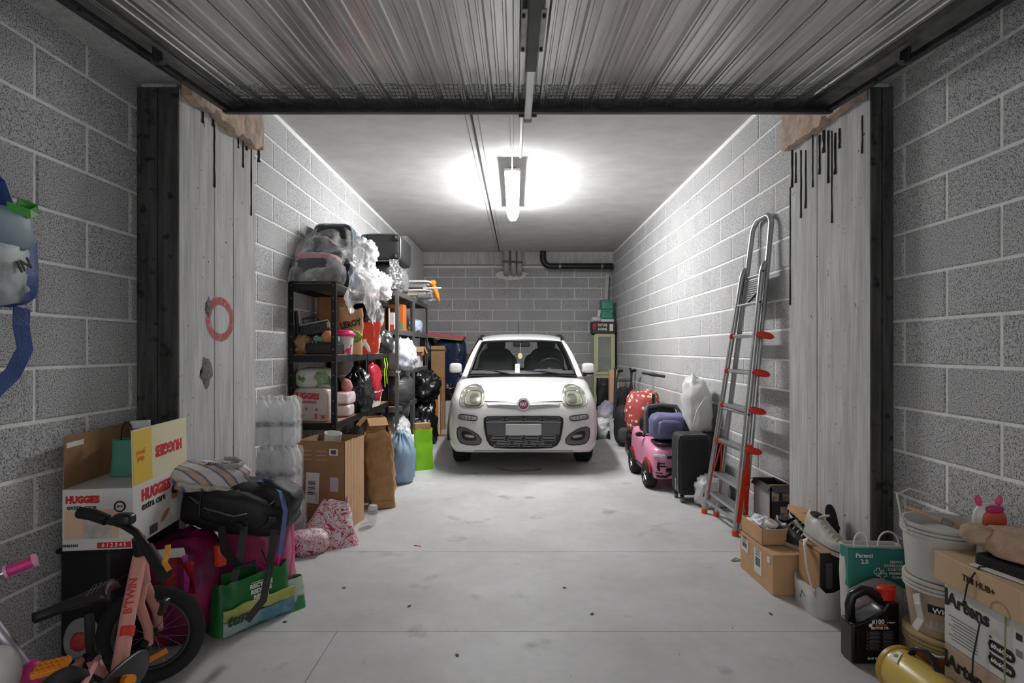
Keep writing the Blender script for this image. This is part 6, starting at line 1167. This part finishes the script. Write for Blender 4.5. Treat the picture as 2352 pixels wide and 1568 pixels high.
# ---- aluminium ladder
ALU = mat('aluminium', '#b5b6b7', .3, .85, var=.15, vs=10); lad = thing('step_ladder', 'aluminium step ladder with red end caps leaning on the right wall', 'ladder', (1.52, 4.0, 0))
def bar(pts, r=.019, nm='stile', m=ALU, n=10): b = MB(); b.tube(pts, r, n); return WB(b, nm, m, lad)
A = {'L': (Vector((1.47, 4.277, .015)), Vector((1.672, 4.06, 1.80))), 'R': (Vector((1.502, 3.757, .015)), Vector((1.672, 3.73, 1.80)))}
Bq = {'L': (Vector((1.535, 4.20, .015)), Vector((1.738, 4.03, 2.13))), 'R': (Vector((1.57, 3.80, .015)), Vector((1.738, 3.735, 2.13)))}
for k in 'LR':
    a0, a1 = A[k]; bar([a0, a1, a1+Vector((.012, 0, .04)), a1+Vector((.03, 0, .062))]); 
    for q in (A[k][0], Bq[k][0]): b = MB(); b.tube([q+Vector((0, 0, -.015)), q+Vector((0, 0, .02))], .023, 10); WB(b, 'foot', mat('foot_orange', '#e2521e', .5), lad)
l0, l1 = Bq['L']; r0, r1 = Bq['R']
bar([l0, l1, l1+Vector((.006, -.03, .045)), l1+Vector((.008, -.07, .068)), r1+Vector((.008, .07, .068)), r1+Vector((.006, .03, .045)), r1, r0])
def on(S, k, z): a, c = S[k]; return a.lerp(c, (z-a.z)/(c.z-a.z))
for z in (1.59, .83, .10): bar([on(A, 'L', z), on(A, 'R', z)], .011, 'rung')
for z in (1.365, 1.11, .855, .585, .33, .17):
    c = (on(A, 'L', z)+on(Bq, 'L', z)+on(A, 'R', z)+on(Bq, 'R', z))/4; yl = on(A, 'L', z).y-.03; yr = on(A, 'R', z).y+.0
    tr = B('tread', Vector((c.x, (yl+yr)/2, z))-Vector(lad.location), (.085, yl-yr, .026), ALU, lad, bev=.006)
    for i in range(3): B('tread_groove', (-.025+.025*i, 0, .0135), (.004, (yl-yr)*.98, .003), GREYM, tr)
    if z > .4:
        b = MB(); b.sell((.062, .012, .024), .9, .8, nu=20, nv=10); b.build('end_cap', REDP, tr, 'all', (.035, -(yl-yr)/2-.03, 0), (0, .22, 0)); b = MB(); b.sell((.02, .01, .02), .8, .8, nu=12, nv=8); b.build('end_cap', REDP, tr, 'all', (-.04, (yl-yr)/2, 0))
bar([on(Bq, 'L', 1.79), on(Bq, 'R', 1.79)], .013, 'rung'); 
b = MB(); q = on(Bq, 'L', 1.66); b.grid(lambda u, v: tuple(on(Bq, 'L', 1.58+.19*v).lerp(on(Bq, 'R', 1.58+.19*v), .08+.84*u)), 8, 8); o = WB(b, 'platform', mat('platform_ribbed', '#c9c9c8', .5), lad, False); md = o.modifiers.new('t', 'SOLIDIFY'); md.thickness = .012
for i in range(12): z = 1.585+.016*i; b = MB(); b.tube([on(Bq, 'L', z).lerp(on(Bq, 'R', z), .08)+Vector((-.012, 0, 0)), on(Bq, 'L', z).lerp(on(Bq, 'R', z), .92)+Vector((-.012, 0, 0))], .003, 5); WB(b, 'platform_rib', GREYM, lad)
bar([on(A, 'L', 1.59).lerp(on(A, 'R', 1.59), .45), on(A, 'L', 1.72).lerp(on(A, 'R', 1.72), .8)+Vector((.06, 0, 0))], .008, 'lock_arm', BLACKP)
ORB = mat('bracket_red', '#d8381c', .45)
for k, z0, z1, sp in (('R', .10, .60, .09), ('L', .16, .58, .05)):
    tp_ = on(Bq, k, z1)+Vector((-.03, -.03 if k == 'R' else .0, 0))
    for e in (-1, 1): f_ = on(A if e < 0 else Bq, k, z0)+Vector((0, -.03 if k == 'R' else 0, 0)); b = MB(); b.ribbon([tp_, tp_.lerp(f_, .35)+Vector((0, -.005, 0)), f_], .035, .006, (.3, 1, 0) if k == 'L' else (1, .3, 0)); WB(b, 'spreader_strap', ORB, lad, False)
    b = MB(); b.tube([on(A, k, z1), on(Bq, k, z1)], .024, 8); WB(b, 'pivot', ORB, lad)
for k in 'R':
    for z in (1.59, .83, .12, 1.80): b = MB(); q = on(A, k, z); b.tube([q+Vector((-.0, -.018, 0)), q+Vector((0, -.023, 0))], .008, 8); WB(b, 'bolt', BLACKP, lad)
# ---- dark picture box by the pillar
DKB = mat('box_charcoal', '#2b2725', .6); pbx = carton('dark open carton with small pictures beside the right pillar', (1.695, 3.62, 0), 0, .145, .25, .40, DKB, [('F', -.35, .07), ('L', -1.0, .04), ('B', -.3, .07)], name='picture_box')
B('tan_lid_edge', (0, -.1, .403), (.14, .02, .004), CARDD, pbx)
for i, (x, z) in enumerate(((-.045, .34), (.025, .34), (.01, .24), (.01, .14), (-.045, .05), (.03, .05))): B('picture', (x, -.1275, z), (.045, .002, .065), mat(('pic_cream', 'pic_tan')[i % 2], ('#cbb9a0', '#b39c82')[i % 2], .7, var=.7, vs=30), pbx)
B('side_print', (-.0745, 0, .2), (.002, .23, .38), mat('side_white', '#9a9794', .7), pbx)
# ---- brown boxes and shoes in front of the pillar
bx = carton('brown parcel box with white labels at the foot of the right pillar', (1.483, 3.035, 0), .03, .32, .385, .21, CARDL)
for (y, z, h) in ((-.03, .115, .13), (.13, .15, .07), (-.15, .17, .03)):
    q = B('shipping_label', (-.1615, y, z), (.002, .085 if h > .05 else .03, h), PAPERW, bx)
    if h > .05:
        for i in range(7): B('barcode_bar', (-.0012, -.025+.008*i, 0), (.001, .003+.002*(i % 2), h*.35), PRINTK, q)
        for i in range(3): B('address_line', (-.0012, 0, h*.28+.012*i), (.001, .05, .004), PRINTK, q)
sb3 = carton('small open tan box holding crumpled white tissue', (1.40, 3.095, .212), .03, .145, .25, .088, CARDL, [], tape=False)
soft('tissue', 'crumpled white tissue filling the small tan box', 'tissue', (1.39, 3.10, .225), (.055, .10, .055), 221, WT, (.8, .8), .3, 3)
b = MB(); b.lathe([(.034, 0), (.036, .012), (.026, .018), (.018, .02), (.018, .008)], 20); tag(b.build('china_cup', WHITEP, None, True, (1.41, 3.03, .305), (.2, .1, 0)), 'white china cup upside down on the tissue', 'cup')
def shoe(label, loc, rz, mu, ms, tilt=0, sole=.025, group=None, name='sneaker'):
    r = thing(name, label, 'shoe', loc, group=group, rot=(tilt, 0, rz)); b = MB()
    def fn(u, v):
        y = -.135+.27*v; w = .034+.014*math.sin(PI*min(1, v*1.1))**.7+(.004 if v > .6 else 0); w *= (1-.55*max(0, (v-.8)/.2)**2)*(1-.4*max(0, (.1-v)/.1)**2)
        H = .095-.055*max(0, min(1, (v-.28)/.5)) if v > .28 else .095+.01*math.cos(v*10)
        H *= (1-.5*max(0, (v-.88)/.12)**2); a = PI*u; return (-w*math.cos(a)*(1 if math.sin(a) < .5 else 1-.25*(math.sin(a)-.5)), y, sole+H*math.sin(a)**.55)
    b.grid(fn, 17, 24); o = b.build('upper', mu, r, 'all'); b = MB()
    out = [((.036+.014*math.sin(PI*min(1, v*1.1))**.7)*(1-.5*max(0, (v-.82)/.18)**2)*(1-.35*max(0, (.1-v)/.1)**2), -.14+.28*v) for v in [i/14 for i in range(15)]]
    b.prism([(x, y) for x, y in out]+[(-x, y) for x, y in out[::-1]], sole, Matrix.Translation((0, 0, 0))); b.build('sole', ms, r, True)
    for k in range(5): y = -.03+.028*k; z = sole+.092-.055*max(0, min(1, ((y+.135)/.27-.28)/.5)); b = MB(); b.tube([(-.022, y, z-.004), (-.01, y-.002, z+.006), (0, y-.004, z+.009), (.01, y, z+.006), (.022, y+.004, z-.004)], .004, 6); b.build('lace', ms if mu != BLACKM else DARKM, r, True)
    b = MB(); b.sell((.026, .035, .008), .8, .8, M=Matrix.Translation((0, -.085, sole+.095))); b.build('collar', BLACKM, r, 'all'); b = MB(); b.sell((.022, .03, .006), .8, .8); b.build('tongue', mu, r, 'all', (0, -.03, sole+.108), (.6, 0, 0))
    b = MB(); b.tube([(x*1.02, y, sole*.95) for x, y in out]+[(-x*1.02, y, sole*.95) for x, y in out[::-1]], .0025, 5, closed=True); b.build('welt', DARKM, r, True); return r
shoe('black leather sneaker in front on the parcel box', (1.515, 2.97, .212), PI+.3, mat('shoe_black', '#1e1e1f', .4), mat('sole_grey', '#b9b5ac', .6), group='black sneakers on the parcel box')
shoe('second black sneaker behind the front one on the parcel box', (1.605, 3.05, .212), PI+.1, mat('shoe_black'), mat('sole_grey'), group='black sneakers on the parcel box')
ld = carton('tan box lid leaning on the right pillar behind the shoes', (1.60, 3.27, .0), .1, .01, .01, .01, CARDL, tape=False); bpy.data.objects.remove(ld.children[0]); bpy.data.objects.remove(ld)
ld = thing('box_lid', 'tan box lid leaning over the shoes against the right pillar', 'lid', (1.61, 3.04, .345), rot=(.08, .18, -.08)); b = MB(); b.box((0, 0, .012), (.10, .27, .003)); b.box((-.05, 0, 0), (.003, .27, .026)); b.box((.05, 0, 0), (.003, .27, .026)); b.box((0, -.135, 0), (.10, .003, .026)); b.box((0, .135, 0), (.10, .003, .026)); b.build('body', CARDL, ld)
sbg = thing('shoe_box', 'black shoe box standing in a white carrier bag', 'box', (1.505, 2.70, 0), .0); B('body', (0, 0, .155), (.125, .19, .30), mat('shoebox_black', '#1b1a1a', .5), sbg, bev=.003); B('tan_side', (-.064, 0, .155), (.003, .185, .295), CARD, sbg); B('tan_top', (0, 0, .3065), (.12, .185, .003), CARD, sbg); B('fine_print', (-.02, -.0965, .2), (.03, .002, .12), mat('print_dim', '#4a4745', .6), sbg)
wcb = thing('carrier_bag', 'white carrier bag slipped down around the black shoe box', 'bag', (1.498, 2.70, 0)); b = MB(); b.sack(.17, .235, .13, 12, 1.02, 1.0, .010, 10, 36, .45, rim=.05, cap=.9); b.build('body', mat('white_carrier', '#cfcbc6', .45, var=.2, vs=7, bump=.3, bs=14), wcb, True)
b = MB(); b.ribbon([(-.085, -.10, .10), (-.10, -.06, .22), (-.085, -.01, .315), (-.05, .04, .33)], .03, .004, (.3, 1, 0)); b.build('strap', mat('white_carrier'), wcb); b = MB(); b.ribbon([(.06, -.12, .10), (.04, -.135, .06), (.06, -.12, .2), (.075, -.10, .29)], .03, .004, (1, .3, 0)); b.build('strap', mat('grey_strap', '#8b8784', .5), wcb); b = MB(); b.tube([(-.088, .02, .05), (-.09, .0, .09), (-.088, -.03, .07)], .004, 5); b.build('green_print', mat('print_mint', '#4f8f5f', .6), wcb)
shoe('white sneaker standing on the black shoe box', (1.525, 2.70, .311), PI+.12, mat('shoe_white', '#c9c5bf', .5, var=.15, vs=14), mat('sole_cream', '#c3b8a6', .6), tilt=-.12)
slp = thing('flip_flop', 'black flip flop sole standing upright behind the white sneaker', 'sandal', (1.63, 2.80, .31), rot=(-.15, -.12, .1)); b = MB(); b.sell((.03, .011, .085), .8, .7, M=Matrix.Translation((0, 0, .085))); b.build('sole', BLACKM, slp, 'all'); B('strap', (0, -.012, .05), (.05, .012, .02), BLACKP, slp, bev=.004)
# ---- teal pharmacy bag
tlb = thing('paper_bag', 'teal and white paper bag with looped white handles', 'bag', (1.59, 2.455, 0), -.06); b = MB(); b.sack(.235, .09, .40, 14, 1.05, .7, .008, 14, 40, .3, (0, .02)); b.build('body', mat('paper_bag_white', '#cfcac6', .6, var=.08, vs=8), tlb, True)
TEA = mat('teal_print', '#2a8079', .55, var=.12, vs=9); b = MB(); b.grid(lambda u, v: (-.122+.244*u, -.047+.012*v*v-.003*math.sin(9*u), .22+.175*v-.05*(1-v)*math.sin(PI*u)*-1), 20, 8); o = b.build('teal_panel', TEA, tlb, True); md = o.modifiers.new('t', 'SOLIDIFY'); md.thickness = .004
b = MB(); b.box((-.118, 0, .31), (.004, .07, .17)); b.build('teal_side', TEA, tlb)
handles(tlb, PRINTW, [loop((-.06, -.02, .39), .06, .07), loop((.07, .0, .39), .09, .07)], .004)
text('lettering', 'Parenti\n2.0', .026, PRINTW, tlb, (-.06, -.052, .355), (PI/2-.1, 0, 0), .0006); text('lettering', 'SERVIZI\nCONSULENZA\nCORTESIA\nFARMACI\nCURA', .016, PRINTW, tlb, (.075, -.053, .31), (PI/2-.1, 0, 0), .0003)
for (dx, dz) in ((0, 0), (.018, -.012)): b = MB(); b.tube([(-.005+dx+x*.017, -.056, .30+dz+z*.017) for x, z in ((-.4,1),(.4,1),(.4,.4),(1,.4),(1,-.4),(.4,-.4),(.4,-1),(-.4,-1),(-.4,-.4),(-1,-.4),(-1,.4),(-.4,.4))], .0018, 5, closed=True); b.build('cross_mark', PRINTW, tlb)
MOL = mat('molecule_red', '#c04a2c', .6)
for (x, z, r_) in ((-.03, .17, .013), (.06, .175, .010), (-.095, .20, .007)): b = MB(); b.lathe([(0, .001), (r_, .001), (r_, -.002)], 6, Matrix.Translation((x, -.052, z)) @ R3(PI/2).to_4x4()); b.build('molecule_dot', MOL, tlb)
b = MB(); b.tube([(-.10, -.052, .18), (-.06, -.052, .165), (-.03, -.052, .17), (.02, -.053, .16), (.06, -.052, .175), (.09, -.052, .17)], .0014, 5); b.build('molecule_line', MOL, tlb)
clb = soft('clear_bag', 'crumpled pale pink bag between the oil can and the teal bag', 'bag', (1.545, 2.365, 0), (.12, .04, .12), 231, mat('pale_pink_film', '#c9b7b2', .4, var=.3, vs=8, bump=.4, bs=16), (.7, .8), .15)
# ---- engine oil can
oc = thing('oil_can', 'black motor oil can with a red cap', 'canister', (1.455, 2.26, 0), .03); oc.scale = (.93, .8, .95); OK = mat('can_black', '#141415', .3, bump=.05, bs=300)
prof = [(-.106, .012), (-.10, 0), (.10, 0), (.106, .012), (.106, .245), (.104, .262), (.075, .262), (.052, .262), (.03, .225), (-.045, .185), (-.106, .17)]
b = MB(); b.prism(prof, .10, Matrix(((1,0,0,0),(0,0,1,-.05),(0,1,0,0),(0,0,0,1)))); o = b.build('body', OK, oc, True); md = o.modifiers.new('bv', 'BEVEL'); md.width = .010; md.segments = 3; md.limit_method = 'ANGLE'
b = MB(); b.tube([(-.088, 0, .165), (-.09, 0, .24), (-.078, 0, .275), (-.03, 0, .298), (.0, 0, .292), (.04, 0, .262), (.07, 0, .235)], [.021, .021, .021, .021, .021, .022, .025], 10); b.build('handle', OK, oc, 'all')
b = MB(); b.lathe([(.034, .258), (.034, .30), (.037, .302), (.037, .306), (.03, .312), (0, .313)], 24, Matrix.Translation((.074, 0, 0))); cp = b.build('cap', mat('cap_red', '#c9281f', .4), oc, True)
for k in range(24): a = 2*PI*k/24; B('cap_ridge', (.074+.0345*math.cos(a), .0345*math.sin(a), .28), (.004, .003, .036), mat('cap_red'), cp, rot=(0, 0, a))
B('cap_tab', (.10, 0, .312), (.03, .02, .008), mat('cap_red'), cp, bev=.002)
b = MB(); b.tube([(-.095, -.052, .165), (-.05, -.053, .18), (.0, -.053, .205), (.03, -.052, .228)], .006, 8); b.build('shoulder_ridge', OK, oc, True)
for i in range(6): B('grip_rib', (-.098, -.0505, .02+.010*i), (.018, .003, .004), OK, oc)
for i in range(2): B('side_groove', (-.08+.016*i, -.051, .11), (.006, .003, .08), mat('groove_black', '#050505', .6), oc)
lb_ = B('label', (.02, -.0512, .105), (.13, .002, .185), mat('can_label', '#17171a', .35), oc, bev=.001)
y_ = -.002; text('lettering', '8100', .028, PRINTW, lb_, (-.014, y_, .076), FRONT, .0008); text('lettering', 'X-clean+', .010, PRINTW, lb_, (.043, y_, .073), FRONT, .0002); text('lettering', 'MOTOR OIL', .016, PRINTW, lb_, (-.005, y_, .050), FRONT, .0006, sx=.9)
B('orange_line', (-.002, y_, .063), (.05, .001, .005), mat('print_amber', '#d0682a', .6), lb_)
b = MB(); b.sell((.008, .001, .008), .8, .8); b.build('world_mark', PRINTW, lb_, 'all', (-.047, y_, .062)); b = MB()
PD = mat('print_small', '#7a7a7c', .6)
for i in range(14):
    for s in (-1, 1): B('small_print', (s*.03, y_, .034-.0058*i), (.054-.008*((i*7+s) % 3), .0008, .0022), PD, lb_)
for i in range(6): B('colour_mark', (-.061, y_, .034-.014*i), (.005, .001, .004), (PRINTR, mat('print_mint'), mat('print_orange'))[i % 3], lb_)
for i in range(7):
    for j in range(3): B('red_cell', (.008+.0085*i, y_, -.052-.006*j), (.006, .001, .0035), PRINTR, lb_)
B('barcode_panel', (.044, y_, -.08), (.034, .001, .02), PRINTW, lb_)
for i in range(7): B('barcode_bar', (.031+.0042*i, y_-.0008, -.079), (.0018, .0008, .016), PRINTK, lb_)
for i in range(4): b = MB(); b.sell((.006, .0008, .005), .8, .8); b.build('approval_mark', PRINTW, lb_, 'all', (-.054+.016*i, y_, -.078))
# ---- paint buckets
BUW = mat('bucket_white', '#c6c2bd', .4, var=.08, vs=6); BUB = mat('bucket_beige', '#b09a86', .5, var=.15, vs=8); BUY = mat('bucket_ochre', '#b39a6e', .45, var=.15, vs=8)
def bucket(label, z, r0, r1, h, m, handle, opened, rimm=None, name='paint_bucket'):
    r = thing(name, label, 'bucket', (1.638, 2.10, z)); b = MB(); b.lathe([(0, 0), (r0, 0), (r0+.002, .006), (r1-.003, h-.05)]+([(r1-.002, h), (r1-.008, h), (r1-.010, h-.02), (r1-.02, h-.035), (0, h-.035)] if opened else [(r1-.002, h), (0, h)]), 40); b.build('body', m, r, True)
    for dz in (0, .016, .03): b = MB(); b.lathe([(r1-.004, h-.012-dz), (r1+.006, h-.012-dz), (r1+.006, h-.002-dz), (r1-.004, h-dz)], 40, caps=False); b.build('rim', rimm or m, r, True)
    if handle: b = MB(); b.tube(handle, .004, 7); b.build('handle', mat('handle_white', '#c4c0b6', .4), r, True)
    return r
bucket('orange labelled bucket at the bottom of the bucket stack', 0, .110, .128, .20, BUY, [(-.132, -.03, .15), (-.12, -.12, .165), (-.02, -.155, .172), (.08, -.14, .165)], False, BUY)
ol = MB(); ol.grid(lambda u, v: ((.119+.01*v)*math.cos(PI+.1+1.5*u), (.119+.01*v)*math.sin(PI+.1+1.5*u), .02+.12*v), 20, 4); ob2 = ol.build('orange_label', mat('label_orange', '#b5622a', .55, var=.3, vs=9), bpy.data.objects['paint_bucket'], True)
b2_ = bucket('white emulsion bucket in the middle of the bucket stack', .202, .105, .128, .205, BUB, None, False, BUW)
ol = MB(); ol.grid(lambda u, v: ((.110+.013*v)*math.cos(PI+.35+1.1*u), (.110+.013*v)*math.sin(PI+.35+1.1*u), .03+.12*v), 20, 4); ol.build('paper_label', mat('bucket_label', '#b9b4ae', .6, var=.3, vs=30), b2_, True)
ol = MB(); ol.grid(lambda u, v: ((.1215+.003*v)*math.cos(PI+.5+.9*u), (.1215+.003*v)*math.sin(PI+.5+.9*u), .095+.03*v), 16, 3); ol.build('label_band', PRINTK, b2_, True); text('lettering', 'WHITE', .026, PRINTW, b2_, (.128*math.cos(PI+.95), .128*math.sin(PI+.95), .11), (PI/2, 0, PI+.95+PI/2), .0006)
b = MB(); b.ribbon([(-.13, -.03, .15), (-.14, -.05, .12), (-.135, -.06, .07), (-.15, -.05, .03)], .03, .004, (0, 1, 0)); b.build('torn_strip', BUW, b2_)
hl_ = [(-.142, .0, .17), (-.146, .03, .22), (-.12, .09, .285), (-.05, .12, .30), (.05, .10, .27), (.10, .06, .22), (.125, .02, .17)]
tbk = bucket('large white bucket with a raised handle on top of the stack', .409, .120, .136, .205, BUW, hl_, True)
brs = thing('paint_brush', 'flat paint brush lying across the top white bucket', 'brush', (1.60, 2.05, .618), rot=(0, .22, -.7)); brs.scale = (.85, .85, .85); b = MB(); b.tube([(-.15, 0, .02), (-.11, 0, .02), (-.06, 0, .015), (-.02, 0, .012)], [.010, .013, .009, .016], 10, sx=.6); b.build('handle', mat('brush_wood', '#c7a582', .6), brs, True); B('ferrule', (.005, 0, .012), (.04, .055, .016), GREYM, brs, bev=.003); B('bristles', (.06, 0, .01), (.075, .055, .014), mat('bristle', '#b7a07c', .9, var=.4, vs=60, stretch=(1, 9, 9)), brs, bev=.005)
# ---- boxes stacked in the right foreground
def stackbox(label, z, h, m, x0=1.52, ln=.36, y1=1.95, w=.235, name='cardboard_box'):
    r = thing(name, label, 'box', (x0+w/2, y1-ln/2, z)); B('body', (0, 0, h/2), (w, ln, h), m, r, bev=.003); return r, -w/2-.0012
AW = mat('artens_white', '#cfcdc9', .6, var=.06, vs=8); AC = mat('artens_card', '#b39b83', .75, var=.1, vs=9)
a1, sx_ = stackbox('brown printed tile box at the bottom of the right foreground stack', 0, .235, AC)
a2, _ = stackbox('white printed tile box in the middle of the right foreground stack', .237, .215, AW)
def artens(r, h):
    text('lettering', 'Artens', .062, PRINTK, r, (sx_, .165, h-.055), LEFT, .002, .0006, 'LEFT'); B('brand_bar', (sx_, .17, h-.05), (.001, .012, .06), PRINTK, r)
    for i in range(8): B('small_print', (sx_, .10-.006*(i % 3), h-.11-.011*i), (.001, .12-.012*(i % 3), .0028), PD, r)
    for z in (.045, .09): b = MB(); b.prism(rrect(.095, .036, .018), .001, Matrix(((0,0,-1,sx_+.0005),(-1,0,0,-.05),(0,1,0,z),(0,0,0,1)))); q = b.build('size_pill', PRINTK, r); text('lettering', '60x60cm', .02, PRINTW, q, (sx_-.0016, -.05, z), LEFT, .0003)
    for i in range(3):
        for j in range(2): B('icon_box', (sx_, -.11-.03*i, h-.05-.05*j), (.001, .02, .02), (PRINTK, PD)[(i+j) % 2], r)
    for i in range(6): B('check_mark', (sx_, -.01, h-.10-.013*i), (.001, .006, .006), PRINTK, r)
artens(a1, .235); artens(a2, .215)
a3, sx3 = stackbox('flat tan cardboard box topping the stack of tile boxes', .454, .10, mat('tim_card', '#c2a482', .8, var=.08, vs=9), 1.495, .335, 1.965, .26)
text('lettering', 'TIM HUB+', .028, PRINTK, a3, (sx3, -.02, .055), LEFT, .0004); b = MB(); b.tube([(sx3, -.10+.035*math.cos(a), .0+.035*math.sin(a)) for a in [PI*i/12 for i in range(13)]], .001, 4); b.build('thumb_cut', CARDD, a3)
a3['label'] = 'flat tan cardboard box topping the stack of tile boxes'
cbw = thing('black_cable', 'thin black cable hanging down the front of the stacked boxes', 'cable', (1.49, 1.79, .557)); b = MB(); b.tube([(.06, .0, .004), (.02, .0, .006), (.0, .0, -.02), (-.004, .02, -.06), (-.006, .03, -.12), (.02, .0, -.18), (.015, .02, -.3), (.018, .03, -.45), (.016, .03, -.55)], .0028, 6); b.build('wire', BLACKP, cbw, True); b = MB(); b.tube([(-.006, .03, -.12), (.0, .028, -.14), (.006, .02, -.15)], .006, 8); b.build('ferrite', BLACKP, cbw, True)
gst = thing('green_strap', 'thin green packing strap around the printed tile boxes', 'strap', (1.515, 1.70, 0)); b = MB(); b.ribbon([(.0, .0, .455), (-.002, .002, .3), (-.002, .0, .15), (.0, -.002, .0)], .006, .001, (0, 1, 0)); b.build('band', mat('strap_olive', '#7d8a55', .5), gst)
# black sheets, foam shape and the small toy on the top box
bs2 = thing('black_folder', 'black padded folder under the beige foam shape', 'folder', (1.65, 1.745, .556), .25); B('body', (0, 0, .022), (.21, .22, .04), BLACKP, bs2, bev=.008); B('paper_edge', (-.02, .0, .0035), (.21, .22, .005), PAPERW, bs2)
FO = mat('foam_beige', '#b59a82', .9, var=.2, vs=30, bump=.8, bs=45)
fs_ = thing('foam_shell', 'beige textured foam turtle shell shape on the black folder', 'toy', (1.645, 1.77, .60), .15); b = MB(); b.sell((.115, .13, .05), .8, .9, 241, .08, 2.5, 34, 18, Matrix.Translation((0, 0, .036)), -.7); b.build('shell', FO, fs_, 'all'); b = MB(); b.sell((.055, .05, .032), .8, .8, 242, .08); b.build('flipper', FO, fs_, 'all', (-.085, .085, .052), (0, .1, .6)); b = MB(); b.sell((.06, .045, .03), .8, .8, 243, .08); b.build('flipper', FO, fs_, 'all', (.055, -.09, .06), (.2, 0, -.4))
for k in range(9): b = MB(); a = .6+.6*k; b.tube([(.075*math.cos(a)*(.4+.07*k)+.012*math.cos(t), .085*math.sin(a)*(.4+.07*k)+.012*math.sin(t), .088-.006*k*.7) for t in [PI*i/4 for i in range(8)]], .003, 5, closed=True); b.build('scale_ridge', FO, fs_, True)
ty2 = thing('toy_figure', 'round white toy with two pink ears standing behind the foam shape', 'toy', (1.655, 1.925, .556)); b = MB(); b.sell((.055, .022, .062), .85, .9, M=Matrix.Translation((0, 0, .115))); b.build('head', mat('toy_white', '#d2ccc8', .35), ty2, 'all'); b = MB(); b.lathe([(0, 0), (.035, 0), (.03, .06)], 20); b.build('body', mat('toy_white'), ty2, True); b = MB(); b.sell((.043, .012, .042), .85, .9); b.build('front', mat('toy_coral', '#c4563a', .45), ty2, 'all', (.006, -.016, .118))
b = MB(); b.sell((.03, .008, .014), .8, .8); b.build('top_band', mat('toy_rose', '#b02a66', .45), ty2, 'all', (.004, -.022, .160))
for s in (-1, 1): b = MB(); b.sell((.011, .008, .02), .9, .9); b.build('ear', mat('toy_ear', '#d0487c', .45), ty2, 'all', (s*.036, 0, .185), (0, s*.25, 0))
# ---- yellow canister lying on the floor
YEL = mat('canister_yellow', '#c9ad55', .3, var=.05, vs=6); yc = thing('yellow_canister', 'yellow plastic canister with black handle lying on the floor', 'canister', (1.425, 2.055, 0), 0)
ax_ = Vector((.012, -.26, 0)); qM = Matrix.Translation((0, 0, .084)) @ ax_.to_track_quat('Z', 'Y').to_matrix().to_4x4()
b = MB(); b.lathe([(.076, .0), (.079, .02), (.080, .14), (.078, .24), (.076, .262), (.06, .265), (.058, .24), (0, .22)], 36, qM); b.build('body', YEL, yc, True); b = MB(); b.lathe([(.0, -.004), (.074, -.004), (.084, .0), (.084, .014), (.078, .018)], 36, qM); b.build('bottom_rim', mat('canister_rim', '#b08a34', .4), yc, True); b = MB(); b.lathe([(.078, .225), (.084, .232), (.084, .262), (.074, .27)], 36, qM, False); b.build('top_rim', mat('canister_rim'), yc, True)
b = MB(); b.ribbon([(.012, -.055, .158), (.02, -.06, .185), (.028, -.10, .198), (.032, -.14, .19), (.03, -.16, .156)], .022, .009, (1, 0, 0)); b.build('handle', BLACKP, yc, True)
b = MB(); b.grid(lambda u, v: (.0815*math.sin(-.75+.55*u), -.035-.045*v*(1-.6*u), .084+.0815*math.cos(-.75+.55*u)), 10, 5); st2 = b.build('sticker', PRINTW, yc, True); b = MB(); b.sell((.008, .01, .002), 1, 1); b.build('sticker_mark', mat('mark_green', '#6f8a3a', .5), st2, 'all', (.0818*math.sin(-.5), -.05, .084+.0818*math.cos(-.5)), (0, -.5, 0))
